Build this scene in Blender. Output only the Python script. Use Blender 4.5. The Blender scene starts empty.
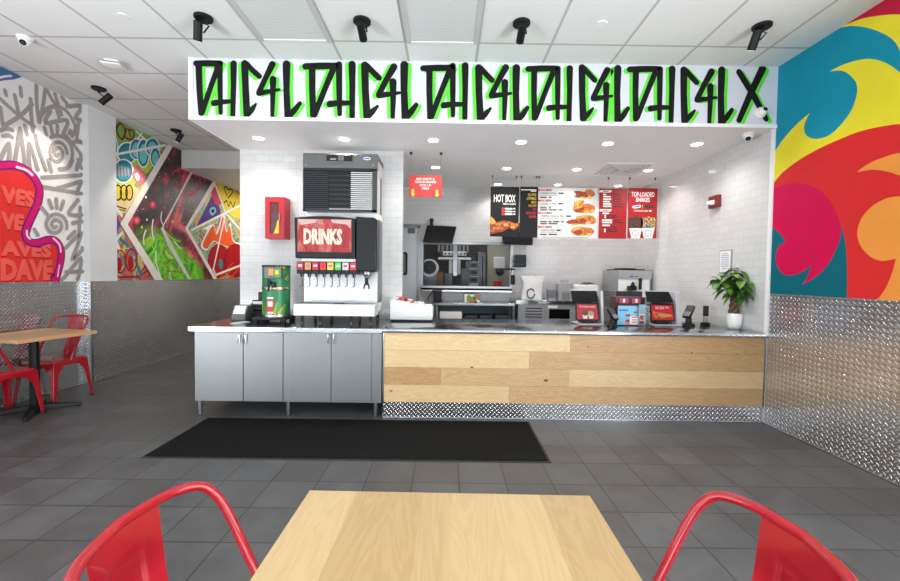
import bpy, bmesh, math, random
from mathutils import Vector, Matrix
random.seed(7)
PI = math.pi
S = bpy.context.scene
COL = S.collection

# ------------------------------------------------------------------ camera
CAM = Vector((0.0, 0.0, 1.3514))
F, CX, CY = 408.8, 448.14, 287.49
PITCH, ROLL, YAW = 0.0300, 0.0135, 0.0028
_c, _s = math.cos(YAW), math.sin(YAW)
_cp, _sp = math.cos(PITCH), math.sin(PITCH)
R0 = Vector((_c, -_s, 0)); FW = Vector((_cp*_s, _cp*_c, -_sp)); U0 = Vector((_sp*_s, _sp*_c, _cp))
RT = R0*math.cos(ROLL) + U0*math.sin(ROLL)
UP = U0*math.cos(ROLL) - R0*math.sin(ROLL)

def at(px, py, X=None, Y=None, Z=None):
    """Where the line of sight of a photo pixel meets a plane of the room."""
    d = FW + RT*((px-CX)/F) - UP*((py-CY)/F)
    if X is not None: t = (X-CAM.x)/d.x
    elif Y is not None: t = (Y-CAM.y)/d.y
    else: t = (Z-CAM.z)/d.z
    return CAM + d*t

cam_d = bpy.data.cameras.new('camera')
cam_o = bpy.data.objects.new('camera', cam_d)
COL.objects.link(cam_o)
cam_d.sensor_width = 36.0
cam_d.lens = F/900*36
cam_d.shift_x = (450-CX)/900
cam_d.shift_y = (CY-290.5)/900
cam_d.clip_start = 0.02
m = Matrix((RT, UP, -FW)).transposed().to_4x4()
m.translation = CAM
cam_o.matrix_world = m
S.camera = cam_o

# ------------------------------------------------------------------ colour and materials
def lin(c):
    return tuple((v/12.92 if v <= 0.04045 else ((v+0.055)/1.055)**2.4) for v in c)
def rgb(r, g, b):
    return lin((r/255, g/255, b/255)) + (1.0,)

class NT:
    """small node tree writer"""
    def __init__(self, mat):
        self.t = mat.node_tree; self.n = self.t.nodes; self.l = self.t.links
    def new(self, typ, **kw):
        nd = self.n.new(typ)
        for k, v in kw.items():
            if k.startswith('i_'):
                nd.inputs[k[2:].replace('_', ' ')].default_value = v
            else: setattr(nd, k, v)
        return nd
    def link(self, a, b): self.l.new(a, b)
    def math(self, op, a, b=None, c=None):
        nd = self.n.new('ShaderNodeMath'); nd.operation = op
        for i, v in enumerate((a, b, c)):
            if v is None: continue
            if isinstance(v, (int, float)): nd.inputs[i].default_value = v
            else: self.l.new(v, nd.inputs[i])
        return nd.outputs[0]
    def ramp(self, fac, stops, interp='LINEAR'):
        nd = self.n.new('ShaderNodeValToRGB'); cr = nd.color_ramp; cr.interpolation = interp
        while len(cr.elements) < len(stops): cr.elements.new(0.5)
        for e, (p, c) in zip(cr.elements, stops):
            e.position = p; e.color = c
        self.l.new(fac, nd.inputs[0]); return nd.outputs[0]
    def mix(self, fac, a, b, typ='MIX'):
        nd = self.n.new('ShaderNodeMix'); nd.data_type = 'RGBA'; nd.blend_type = typ
        if isinstance(fac, (int, float)): nd.inputs[0].default_value = fac
        else: self.l.new(fac, nd.inputs[0])
        for sock, v in ((nd.inputs[6], a), (nd.inputs[7], b)):
            if isinstance(v, tuple): sock.default_value = v
            else: self.l.new(v, sock)
        return nd.outputs[2]

def base_mat(name):
    mt = bpy.data.materials.new(name); mt.use_nodes = True
    nt = NT(mt); b = mt.node_tree.nodes['Principled BSDF']
    return mt, nt, b

def mat(name, col, rough=0.5, metal=0.0, noise=0.0, nscale=40.0, bump=0.0, bscale=200.0, spec=0.5, coat=0.0, stretch=None):
    """plain surface with a little procedural variation"""
    mt, nt, b = base_mat(name)
    b.inputs['Base Color'].default_value = col
    b.inputs['Roughness'].default_value = rough
    b.inputs['Metallic'].default_value = metal
    b.inputs['Specular IOR Level'].default_value = spec
    b.inputs['Coat Weight'].default_value = coat
    tc = nt.new('ShaderNodeTexCoord')
    src = tc.outputs['Object']
    if stretch:
        mp = nt.new('ShaderNodeMapping'); mp.inputs['Scale'].default_value = stretch
        nt.link(src, mp.inputs['Vector']); src = mp.outputs['Vector']
    if noise > 0:
        nz = nt.new('ShaderNodeTexNoise'); nz.inputs['Scale'].default_value = nscale; nz.inputs['Detail'].default_value = 4
        nt.link(src, nz.inputs['Vector'])
        lo = tuple(max(0, c*(1-noise)) for c in col[:3]) + (1,)
        hi = tuple(min(1, c*(1+noise)) for c in col[:3]) + (1,)
        nt.link(nt.ramp(nz.outputs['Fac'], [(0.3, lo), (0.7, hi)]), b.inputs['Base Color'])
    if bump > 0:
        nz = nt.new('ShaderNodeTexNoise'); nz.inputs['Scale'].default_value = bscale; nz.inputs['Detail'].default_value = 3
        nt.link(src, nz.inputs['Vector'])
        bp = nt.new('ShaderNodeBump'); bp.inputs['Strength'].default_value = bump; bp.inputs['Distance'].default_value = 0.002
        nt.link(nz.outputs['Fac'], bp.inputs['Height']); nt.link(bp.outputs['Normal'], b.inputs['Normal'])
    return mt

def emit_mat(name, col, strength):
    mt, nt, b = base_mat(name)
    b.inputs['Base Color'].default_value = (0.02, 0.02, 0.02, 1)
    b.inputs['Emission Color'].default_value = col
    b.inputs['Emission Strength'].default_value = strength
    b.inputs['Roughness'].default_value = 0.3; b.inputs['Specular IOR Level'].default_value = 0.2
    return mt

M = {}
M['white_paint'] = mat('white_paint', rgb(226, 226, 226), 0.55, noise=0.02, nscale=6, bump=0.05, bscale=300)
M['ceiling_white'] = mat('ceiling_white', rgb(242, 241, 240), 0.7, noise=0.02, nscale=4)
M['soffit_white'] = mat('soffit_white', rgb(212, 215, 223), 0.4, noise=0.015, nscale=5)
M['trim_white'] = mat('trim_white', rgb(238, 238, 238), 0.4, noise=0.01)
M['plastic_white'] = mat('plastic_white', rgb(236, 236, 234), 0.35, noise=0.02)
M['porcelain'] = mat('porcelain', rgb(244, 244, 242), 0.18, noise=0.01, coat=0.3)
M['black_plastic'] = mat('black_plastic', rgb(20, 20, 22), 0.42, noise=0.1, spec=0.3)
M['black_satin'] = mat('black_satin', rgb(22, 23, 26), 0.35, noise=0.08, spec=0.3)
M['black_metal'] = mat('black_metal', rgb(18, 18, 19), 0.5, noise=0.1, spec=0.3)
M['black_gloss'] = mat('black_gloss', rgb(12, 12, 14), 0.08, noise=0.05)
M['charcoal'] = mat('charcoal', rgb(52, 54, 58), 0.45, noise=0.08, spec=0.3)
M['gunmetal'] = mat('gunmetal', rgb(104, 104, 103), 0.42, metal=0.3, noise=0.05)
M['steel'] = mat('steel', rgb(158, 160, 162), 0.30, metal=1.0, noise=0.05, nscale=30, bump=0.04, bscale=120, stretch=(1, 1, 30))
M['steel_top'] = mat('steel_top', rgb(168, 170, 171), 0.16, metal=1.0, noise=0.03, nscale=20, bump=0.008, bscale=60, stretch=(1, 20, 1))
M['steel_brushed'] = mat('steel_brushed', rgb(134, 136, 137), 0.43, metal=0.85, noise=0.06, nscale=60, bump=0.05, bscale=160, stretch=(25, 25, 1))
M['splash_steel'] = mat('splash_steel', rgb(214, 215, 216), 0.35, metal=0.35, noise=0.04)
M['louvre_grey'] = mat('louvre_grey', rgb(66, 68, 72), 0.45, noise=0.06, spec=0.3)
M['chrome'] = mat('chrome', rgb(190, 191, 193), 0.18, metal=1.0, noise=0.02)
M['steel_mid'] = mat('steel_mid', rgb(170, 171, 172), 0.35, metal=0.6, noise=0.06, nscale=8)
M['stand_grey'] = mat('stand_grey', rgb(190, 191, 193), 0.35, noise=0.03)
M['dark_steel'] = mat('dark_steel', rgb(104, 107, 110), 0.34, metal=0.7, noise=0.1)
M['red_steel'] = mat('red_steel', rgb(166, 16, 32), 0.25, metal=0.0, noise=0.06, nscale=12, coat=0.5)
M['red_box'] = mat('red_box', rgb(186, 20, 34), 0.35, noise=0.05)
M['red_sign'] = mat('red_sign', rgb(190, 46, 44), 0.45, noise=0.03)
M['menu_red'] = mat('menu_red', rgb(164, 20, 26), 0.4, noise=0.04, nscale=6)
M['menu_black'] = mat('menu_black', rgb(30, 30, 32), 0.55, noise=0.06, nscale=8, spec=0.2)
M['menu_white'] = mat('menu_white', rgb(212, 210, 206), 0.4, noise=0.01)
M['ink_white'] = mat('ink_white', rgb(245, 242, 236), 0.5, noise=0.01)
M['ink_black'] = mat('ink_black', rgb(34, 32, 32), 0.5, noise=0.05)
M['ink_grey'] = mat('ink_grey', rgb(150, 148, 146), 0.5, noise=0.05)
M['ink_yellow'] = mat('ink_yellow', rgb(236, 208, 56), 0.5, noise=0.03)
M['ink_orange'] = mat('ink_orange', rgb(226, 150, 44), 0.5, noise=0.03)
M['ink_red'] = mat('ink_red', rgb(206, 40, 38), 0.5, noise=0.03)
M['ink_dark_red'] = mat('ink_dark_red', rgb(90, 12, 18), 0.5, noise=0.03)
M['ink_blue'] = mat('ink_blue', rgb(60, 90, 170), 0.5, noise=0.03)
M['ink_sky'] = mat('ink_sky', rgb(126, 196, 226), 0.45, noise=0.03)
M['ink_green'] = mat('ink_green', rgb(60, 160, 60), 0.5, noise=0.05)
M['graffiti_black'] = mat('graffiti_black', rgb(24, 25, 24), 0.7, noise=0.35, nscale=14, spec=0.15)
M['graffiti_green'] = mat('graffiti_green', rgb(92, 216, 54), 0.6, noise=0.08, nscale=10)
M['rubber_mat'] = mat('rubber_mat', rgb(24, 24, 24), 0.95, noise=0.4, nscale=160, bump=0.8, bscale=500, spec=0.1)
M['rubber_edge'] = mat('rubber_edge', rgb(40, 40, 40), 0.8, noise=0.1)
M['glass_dark'] = mat('glass_dark', rgb(24, 22, 24), 0.06, noise=0.2)
M['leaf'] = mat('leaf', rgb(62, 106, 36), 0.4, noise=0.35, nscale=14)
M['bark'] = mat('bark', rgb(104, 84, 62), 0.8, noise=0.3, nscale=60, bump=0.4)
M['soil'] = mat('soil', rgb(58, 42, 32), 0.9, noise=0.3, nscale=90)
M['copper'] = mat('copper', rgb(176, 140, 118), 0.25, metal=1.0, noise=0.05)
M['urn_green'] = mat('urn_green', rgb(20, 122, 72), 0.35, noise=0.12, nscale=9)
M['paper'] = mat('paper', rgb(232, 232, 236), 0.7, noise=0.02)
M['bag_white'] = mat('bag_white', rgb(236, 232, 230), 0.55, noise=0.05, nscale=25, bump=0.6, bscale=25)

def glass_mat(name, col=(1, 1, 1, 1), rough=0.0, alpha=0.3):
    mt, nt, b = base_mat(name)
    n = nt.n; out = n['Material Output']
    tr = nt.new('ShaderNodeBsdfTransparent'); tr.inputs[0].default_value = col
    gl = nt.new('ShaderNodeBsdfGlossy'); gl.inputs['Roughness'].default_value = 0.05
    fr = nt.new('ShaderNodeLayerWeight'); fr.inputs['Blend'].default_value = 0.35
    mx = nt.new('ShaderNodeMixShader')
    nt.link(nt.math('MULTIPLY', fr.outputs['Facing'], alpha), mx.inputs[0])
    nt.link(tr.outputs[0], mx.inputs[1]); nt.link(gl.outputs[0], mx.inputs[2])
    nt.link(mx.outputs[0], out.inputs['Surface'])
    return mt
M['clear_glass'] = glass_mat('clear_glass', (0.93, 0.95, 0.95, 1), alpha=0.7)
M['clear_plastic'] = glass_mat('clear_plastic', (0.82, 0.84, 0.84, 1), alpha=0.9)

# tiles and patterned metals read a UV map laid out in metres
def uvnode(nt):
    u = nt.new('ShaderNodeUVMap'); u.uv_map = 'metres'; return u.outputs[0]

def floor_mat():
    mt, nt, b = base_mat('floor_tile')
    uv = uvnode(nt)
    br = nt.new('ShaderNodeTexBrick', offset=0.0, squash=1.0)
    for k, v in (('Scale', 1.0), ('Mortar Size', 0.0034), ('Mortar Smooth', 0.0), ('Bias', 0.0), ('Brick Width', 0.3048), ('Row Height', 0.3048)):
        br.inputs[k].default_value = v
    br.inputs['Color1'].default_value = rgb(88, 89, 90); br.inputs['Color2'].default_value = rgb(78, 77, 77)
    br.inputs['Mortar'].default_value = rgb(44, 43, 42)
    nt.link(uv, br.inputs['Vector'])
    nz = nt.new('ShaderNodeTexNoise'); nz.inputs['Scale'].default_value = 5; nz.inputs['Detail'].default_value = 7; nz.inputs['Roughness'].default_value = 0.65
    nt.link(uv, nz.inputs['Vector'])
    var = nt.ramp(nz.outputs['Fac'], [(0.3, (0.72, 0.72, 0.73, 1)), (0.72, (1.24, 1.22, 1.2, 1))])
    nt.link(nt.mix(1.0, br.outputs['Color'], var, 'MULTIPLY'), b.inputs['Base Color'])
    nt.link(nt.ramp(nz.outputs['Fac'], [(0.3, (0.34, 0.34, 0.34, 1)), (0.7, (0.5, 0.5, 0.5, 1))]), b.inputs['Roughness'])
    b.inputs['Specular IOR Level'].default_value = 0.38
    bp = nt.new('ShaderNodeBump', invert=True); bp.inputs['Strength'].default_value = 0.4; bp.inputs['Distance'].default_value = 0.002
    nt.link(br.outputs['Fac'], bp.inputs['Height']); nt.link(bp.outputs['Normal'], b.inputs['Normal'])
    return mt
M['floor'] = floor_mat()

def subway_mat():
    mt, nt, b = base_mat('subway_tile')
    uv = uvnode(nt)
    br = nt.new('ShaderNodeTexBrick', offset=0.5, squash=1.0)
    for k, v in (('Scale', 1.0), ('Mortar Size', 0.0016), ('Mortar Smooth', 0.2), ('Bias', 0.0), ('Brick Width', 0.1524), ('Row Height', 0.0762)):
        br.inputs[k].default_value = v
    br.inputs['Color1'].default_value = rgb(214, 213, 212); br.inputs['Color2'].default_value = rgb(208, 207, 206)
    br.inputs['Mortar'].default_value = rgb(182, 181, 179)
    nt.link(uv, br.inputs['Vector'])
    nt.link(br.outputs['Color'], b.inputs['Base Color'])
    b.inputs['Roughness'].default_value = 0.14
    nz = nt.new('ShaderNodeTexNoise'); nz.inputs['Scale'].default_value = 5; nt.link(uv, nz.inputs['Vector'])
    h = nt.math('ADD', nt.math('MULTIPLY', br.outputs['Fac'], -1.0), nt.math('MULTIPLY', nz.outputs['Fac'], 0.5))
    bp = nt.new('ShaderNodeBump'); bp.inputs['Strength'].default_value = 0.25; bp.inputs['Distance'].default_value = 0.004
    nt.link(h, bp.inputs['Height']); nt.link(bp.outputs['Normal'], b.inputs['Normal'])
    return mt
M['subway'] = subway_mat()

def ceiling_tile_mat():
    mt, nt, b = base_mat('ceiling_tile')
    uv = uvnode(nt)
    br = nt.new('ShaderNodeTexBrick', offset=0.0, squash=1.0)
    for k, v in (('Scale', 1.0), ('Mortar Size', 0.011), ('Mortar Smooth', 0.0), ('Bias', 0.0), ('Brick Width', 0.6096), ('Row Height', 0.6096)):
        br.inputs[k].default_value = v
    br.inputs['Color1'].default_value = rgb(238, 237, 236); br.inputs['Color2'].default_value = rgb(234, 233, 232)
    br.inputs['Mortar'].default_value = rgb(190, 188, 186)
    nt.link(uv, br.inputs['Vector'])
    nz = nt.new('ShaderNodeTexNoise'); nz.inputs['Scale'].default_value = 160; nt.link(uv, nz.inputs['Vector'])
    sp = nt.ramp(nz.outputs['Fac'], [(0.3, (0.95, 0.95, 0.95, 1)), (0.6, (1, 1, 1, 1))])
    nt.link(nt.mix(1.0, br.outputs['Color'], sp, 'MULTIPLY'), b.inputs['Base Color'])
    b.inputs['Roughness'].default_value = 0.85
    bp = nt.new('ShaderNodeBump'); bp.inputs['Strength'].default_value = 0.3; bp.inputs['Distance'].default_value = 0.004
    nt.link(br.outputs['Fac'], bp.inputs['Height']); nt.link(bp.outputs['Normal'], b.inputs['Normal'])
    return mt
M['ceiling_tile'] = ceiling_tile_mat()

def diamond_mat(name, col, rough, cell=0.030, strength=1.0):
    """aluminium tread plate: raised lozenges at alternate right angles"""
    mt, nt, b = base_mat(name)
    uv = uvnode(nt)
    mp = nt.new('ShaderNodeMapping'); mp.inputs['Rotation'].default_value = (0, 0, PI/4); mp.inputs['Scale'].default_value = (1/cell, 1/cell, 1)
    nt.link(uv, mp.inputs['Vector'])
    sx = nt.new('ShaderNodeSeparateXYZ'); nt.link(mp.outputs['Vector'], sx.inputs[0])
    fx = nt.math('FLOOR', sx.outputs[0]); fy = nt.math('FLOOR', sx.outputs[1])
    lx = nt.math('SUBTRACT', nt.math('SUBTRACT', sx.outputs[0], fx), 0.5)
    ly = nt.math('SUBTRACT', nt.math('SUBTRACT', sx.outputs[1], fy), 0.5)
    par = nt.math('FLOORED_MODULO', nt.math('ADD', fx, fy), 2.0)
    inv = nt.math('SUBTRACT', 1.0, par)
    a = nt.math('ADD', nt.math('MULTIPLY', lx, par), nt.math('MULTIPLY', ly, inv))
    c = nt.math('ADD', nt.math('MULTIPLY', ly, par), nt.math('MULTIPLY', lx, inv))
    d = nt.math('ADD', nt.math('POWER', nt.math('ABSOLUTE', nt.math('DIVIDE', a, 0.52)), 1.6),
                nt.math('POWER', nt.math('ABSOLUTE', nt.math('DIVIDE', c, 0.19)), 1.6))
    h = nt.math('MAXIMUM', nt.math('SUBTRACT', 1.0, d), 0.0)
    hp = nt.math('POWER', h, 0.6)
    bp = nt.new('ShaderNodeBump'); bp.inputs['Strength'].default_value = strength; bp.inputs['Distance'].default_value = 0.0045
    nt.link(hp, bp.inputs['Height']); nt.link(bp.outputs['Normal'], b.inputs['Normal'])
    nz = nt.new('ShaderNodeTexNoise'); nz.inputs['Scale'].default_value = 7; nz.inputs['Detail'].default_value = 4
    nt.link(uv, nz.inputs['Vector'])
    lo = tuple(v*0.86 for v in col[:3]) + (1,)
    tone = nt.ramp(nz.outputs['Fac'], [(0.3, lo), (0.7, col)])
    nt.link(nt.mix(1.0, tone, nt.ramp(h, [(0.0, (0.70, 0.70, 0.71, 1)), (0.25, (1, 1, 1, 1))]), 'MULTIPLY'), b.inputs['Base Color'])
    b.inputs['Metallic'].default_value = 1.0; b.inputs['Roughness'].default_value = rough
    return mt
M['diamond'] = diamond_mat('diamond_plate', rgb(240, 240, 240), 0.24)

def wood_mat(name, light, dark, axis, rough=0.32, figure=0.35):
    """planed hardwood; each plank carries its own tone in the mesh attribute 'tone' and offset in 'shift'"""
    mt, nt, b = base_mat(name)
    tc = nt.new('ShaderNodeTexCoord')
    at_ = nt.new('ShaderNodeAttribute'); at_.attribute_name = 'tone'
    sh = nt.new('ShaderNodeAttribute'); sh.attribute_name = 'shift'
    ad = nt.new('ShaderNodeVectorMath', operation='ADD')
    nt.link(tc.outputs['Object'], ad.inputs[0]); nt.link(sh.outputs['Vector'], ad.inputs[1])
    mp = nt.new('ShaderNodeMapping'); sc = [1, 1, 1]
    for i in range(3): sc[i] = 0.9 if i == axis else 7.0
    mp.inputs['Scale'].default_value = sc
    nt.link(ad.outputs[0], mp.inputs['Vector'])
    n1 = nt.new('ShaderNodeTexNoise'); n1.inputs['Scale'].default_value = 1.3; n1.inputs['Detail'].default_value = 4; n1.inputs['Distortion'].default_value = 0.9
    nt.link(mp.outputs[0], n1.inputs['Vector'])
    rings = nt.math('SINE', nt.math('MULTIPLY', n1.outputs['Fac'], 90.0))
    mp2 = nt.new('ShaderNodeMapping'); mp2.inputs['Scale'].default_value = [4 if i == axis else 120 for i in range(3)]
    nt.link(ad.outputs[0], mp2.inputs['Vector'])
    n2 = nt.new('ShaderNodeTexNoise'); n2.inputs['Scale'].default_value = 1.0; n2.inputs['Detail'].default_value = 3
    nt.link(mp2.outputs[0], n2.inputs['Vector'])
    fig = nt.math('ADD', nt.math('MULTIPLY', nt.math('ADD', rings, 1.0), figure*0.5), nt.math('MULTIPLY', n2.outputs['Fac'], 0.35))
    grain = nt.math('MULTIPLY', fig, 0.6)
    fac = nt.math('ADD', grain, nt.math('MULTIPLY', at_.outputs['Fac'], 0.75))
    nt.link(nt.ramp(fac, [(0.1, light), (1.0, dark)]), b.inputs['Base Color'])
    b.inputs['Roughness'].default_value = rough
    return mt
M['counter_wood'] = wood_mat('counter_wood', rgb(216, 188, 143), rgb(156, 110, 62), 0, 0.45, 0.28)
M['table_wood'] = wood_mat('table_wood', rgb(202, 174, 128), rgb(156, 118, 72), 1, 0.55, 0.22)
M['left_table_wood'] = wood_mat('left_table_wood', rgb(222, 178, 130), rgb(176, 128, 84), 1, 0.3, 0.3)

# ------------------------------------------------------------------ mesh builder
def frame(axis_u, axis_v):
    u = Vector(axis_u).normalized(); v = Vector(axis_v).normalized()
    return u, v, u.cross(v)

class MB:
    def __init__(self, M0=None):
        self.bm = bmesh.new(); self.mats = []; self.M0 = M0
        self.uvl = None; self.tone = None; self.shift = None
    def mi(self, m):
        if isinstance(m, str): m = M[m]
        if m not in self.mats: self.mats.append(m)
        return self.mats.index(m)
    def _fin(self, faces, m, smooth=False):
        k = self.mi(m) if m is not None else 0
        for f in faces:
            f.material_index = k; f.smooth = smooth
        return faces
    def poly(self, pts, m=None, smooth=False):
        vs = [self.bm.verts.new(p) for p in pts]
        f = self.bm.faces.new(vs); self._fin([f], m, smooth); return f
    def box(self, a, b, m=None, rot=None, bevel=0.0, seg=2):
        """box between two corners; rot = Matrix about the box centre"""
        a = Vector(a); b = Vector(b); c = (a+b)/2; h = (b-a)/2
        vs = []
        for sx in (-1, 1):
            for sy in (-1, 1):
                for sz in (-1, 1):
                    p = Vector((sx*h.x, sy*h.y, sz*h.z))
                    if rot: p = rot @ p
                    vs.append(self.bm.verts.new(c+p))
        idx = [(0, 1, 3, 2), (4, 6, 7, 5), (0, 4, 5, 1), (2, 3, 7, 6), (0, 2, 6, 4), (1, 5, 7, 3)]
        fs = [self.bm.faces.new([vs[i] for i in q]) for q in idx]
        self._fin(fs, m)
        if bevel > 0:
            es = set(e for f in fs for e in f.edges)
            r = bmesh.ops.bevel(self.bm, geom=list(es), offset=bevel, segments=seg, affect='EDGES', profile=0.5)
            nf = [f for f in r['faces'] if f.is_valid]
            self._fin(nf, m, True)
        return fs
    def cyl(self, p0, p1, r0, m=None, r1=None, n=20, caps=True, smooth=True):
        p0 = Vector(p0); p1 = Vector(p1); r1 = r0 if r1 is None else r1
        d = (p1-p0).normalized()
        u = d.orthogonal().normalized(); v = d.cross(u)
        ra = []; rb = []
        for i in range(n):
            t = 2*PI*i/n; o = u*math.cos(t)+v*math.sin(t)
            ra.append(self.bm.verts.new(p0+o*r0)); rb.append(self.bm.verts.new(p1+o*r1))
        fs = [self.bm.faces.new((ra[i], ra[(i+1) % n], rb[(i+1) % n], rb[i])) for i in range(n)]
        self._fin(fs, m, smooth)
        if caps:
            self._fin([self.bm.faces.new(ra[::-1]), self.bm.faces.new(rb)], m)
        return fs
    def lathe(self, prof, c, m=None, n=24, axis=(0, 0, 1), smooth=True, sweep=2*PI):
        """prof: list of (radius, height) about axis through c"""
        c = Vector(c); ax = Vector(axis).normalized(); u = ax.orthogonal().normalized(); v = ax.cross(u)
        rings = []
        for r, h in prof:
            if r < 1e-6: rings.append([self.bm.verts.new(c+ax*h)])
            else: rings.append([self.bm.verts.new(c+ax*h+(u*math.cos(2*PI*i/n)+v*math.sin(2*PI*i/n))*r) for i in range(n)])
        fs = []
        for A, B in zip(rings[:-1], rings[1:]):
            for i in range(n):
                j = (i+1) % n
                if len(A) == 1 and len(B) == 1: continue
                if len(A) == 1: fs.append(self.bm.faces.new((A[0], B[j], B[i])))
                elif len(B) == 1: fs.append(self.bm.faces.new((A[i], A[j], B[0])))
                else: fs.append(self.bm.faces.new((A[i], A[j], B[j], B[i])))
        self._fin(fs, m, smooth); return fs
    def tube(self, path, r, m=None, n=10, closed=False, caps=True):
        """round tube along points; r may be a list"""
        P = [Vector(p) for p in path]; N = len(P)
        rs = r if isinstance(r, (list, tuple)) else [r]*N
        T = []
        for i in range(N):
            if closed: t = P[(i+1) % N]-P[i-1]
            else: t = P[min(i+1, N-1)]-P[max(i-1, 0)]
            T.append(t.normalized())
        u = T[0].orthogonal().normalized(); rings = []
        for i in range(N):
            u = (u - T[i]*u.dot(T[i])).normalized(); v = T[i].cross(u)
            rings.append([self.bm.verts.new(P[i]+(u*math.cos(2*PI*k/n)+v*math.sin(2*PI*k/n))*rs[i]) for k in range(n)])
        fs = []
        for i in range(N if closed else N-1):
            A, B = rings[i], rings[(i+1) % N]
            for k in range(n): fs.append(self.bm.faces.new((A[k], A[(k+1) % n], B[(k+1) % n], B[k])))
        self._fin(fs, m, True)
        if caps and not closed:
            self._fin([self.bm.faces.new(rings[0][::-1]), self.bm.faces.new(rings[-1])], m)
    def prism(self, pts, ext, m=None, smooth=False):
        """polygon (3D points, planar) pushed along ext"""
        e = Vector(ext)
        A = [self.bm.verts.new(Vector(p)) for p in pts]; B = [self.bm.verts.new(Vector(p)+e) for p in pts]
        n = len(A); fs = [self.bm.faces.new(A[::-1]), self.bm.faces.new(B)]
        self._fin(fs, m)
        sd = [self.bm.faces.new((A[i], A[(i+1) % n], B[(i+1) % n], B[i])) for i in range(n)]
        self._fin(sd, m, smooth); return fs+sd
    def loft(self, rings, m=None, caps=True, smooth=True, closed=True):
        R = [[self.bm.verts.new(Vector(p)) for p in ring] for ring in rings]
        n = len(R[0]); fs = []
        for A, B in zip(R[:-1], R[1:]):
            for i in range(n if closed else n-1):
                fs.append(self.bm.faces.new((A[i], A[(i+1) % n], B[(i+1) % n], B[i])))
        self._fin(fs, m, smooth)
        if caps: self._fin([self.bm.faces.new(R[0][::-1]), self.bm.faces.new(R[-1])], m)
        return fs
    def sphere(self, c, r, m=None, nu=16, nv=10, scale=(1, 1, 1)):
        c = Vector(c); prof = [(r*math.sin(PI*i/nv), -r*math.cos(PI*i/nv)) for i in range(nv+1)]
        prof[0] = (0, -r); prof[-1] = (0, r)
        n0 = len(self.bm.verts)
        fs = self.lathe(prof, (0, 0, 0), m, n=nu)
        self.bm.verts.ensure_lookup_table()
        for v in self.bm.verts[n0:]:
            v.co = Vector((v.co.x*scale[0], v.co.y*scale[1], v.co.z*scale[2])) + c
        return fs
    def ribbon(self, pts, w, O, U, V, N, m=None, off=0.0, thick=0.0):
        """flat paint stroke with round ends: 2D points (u,v) on plane O+u*U+v*V, raised by off along N"""
        P = [Vector(p).to_2d() for p in pts]
        ws = w if isinstance(w, (list, tuple)) else [w]*len(P)
        L = []; Rr = []
        n = len(P)
        for i in range(n):
            a = (P[i]-P[i-1]) if i > 0 else (P[1]-P[0])
            b = (P[i+1]-P[i]) if i < n-1 else a
            t = (a.normalized()+b.normalized())
            if t.length < 1e-6: t = a
            t.normalize(); nn = Vector((-t.y, t.x)); k = ws[i]/2/max(0.45, nn.dot(Vector((-a.y, a.x)).normalized()))
            L.append(P[i]+nn*k); Rr.append(P[i]-nn*k)
        def cap(c, t, r, sgn):
            out = []
            t = t.normalized(); nn = Vector((-t.y, t.x))
            for i in range(1, 6):
                a = PI*i/6
                out.append(c + (nn*math.cos(a)*sgn + t*math.sin(a)*sgn)*r)
            return out
        end = cap(P[-1], P[-1]-P[-2], ws[-1]/2, 1)
        start = cap(P[0], P[1]-P[0], ws[0]/2, -1)
        self.nrib = getattr(self, 'nrib', 0) + 1; off = off + 0.00006*self.nrib
        def w3(p): return O + U*p.x + V*p.y + N*off
        def face(ps):
            if (U.cross(V)).dot(N) > 0: ps = ps[::-1]
            try: self._fin([self.bm.faces.new([self.bm.verts.new(w3(p)) for p in ps])], m)
            except ValueError: pass
        for i in range(n-1):
            face([L[i], L[i+1], Rr[i+1], Rr[i]])
        face([L[-1]]+end+[Rr[-1]]); face([Rr[0]]+start+[L[0]])
    def uv_planar(self, u0=0.0, v0=0.0):
        """metre UVs by dominant axis of each face"""
        uv = self.bm.loops.layers.uv.new('metres')
        self.bm.normal_update()
        for f in self.bm.faces:
            n = f.normal; a = max(range(3), key=lambda i: abs(n[i]))
            for l in f.loops:
                p = l.vert.co
                q = (p.y, p.z) if a == 0 else ((p.x, p.z) if a == 1 else (p.x, p.y))
                l[uv].uv = (q[0]-u0, q[1]-v0)
    def tones(self, fs, tone, shift):
        if self.tone is None:
            self.tone = self.bm.faces.layers.float.new('tone'); self.shift = self.bm.faces.layers.float_vector.new('shift')
        for f in fs:
            if f.is_valid: f[self.tone] = tone; f[self.shift] = Vector(shift)
    def build(self, name, parent=None, m=None, bevel=0.0, seg=2, recalc=True, sharp=35):
        if recalc: bmesh.ops.recalc_face_normals(self.bm, faces=self.bm.faces[:])
        me = bpy.data.meshes.new(name)
        self.bm.to_mesh(me); self.bm.free()
        ms = self.mats or [M[m] if isinstance(m, str) else m]
        for x in ms: me.materials.append(x)
        if sharp: me.set_sharp_from_angle(angle=math.radians(sharp))
        o = bpy.data.objects.new(name, me); COL.objects.link(o)
        if parent is not None:
            o.parent = parent
        if bevel > 0:
            md = o.modifiers.new('bevel', 'BEVEL'); md.width = bevel; md.segments = seg; md.limit_method = 'ANGLE'; md.angle_limit = math.radians(40)
            md.harden_normals = False
        return o

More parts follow.
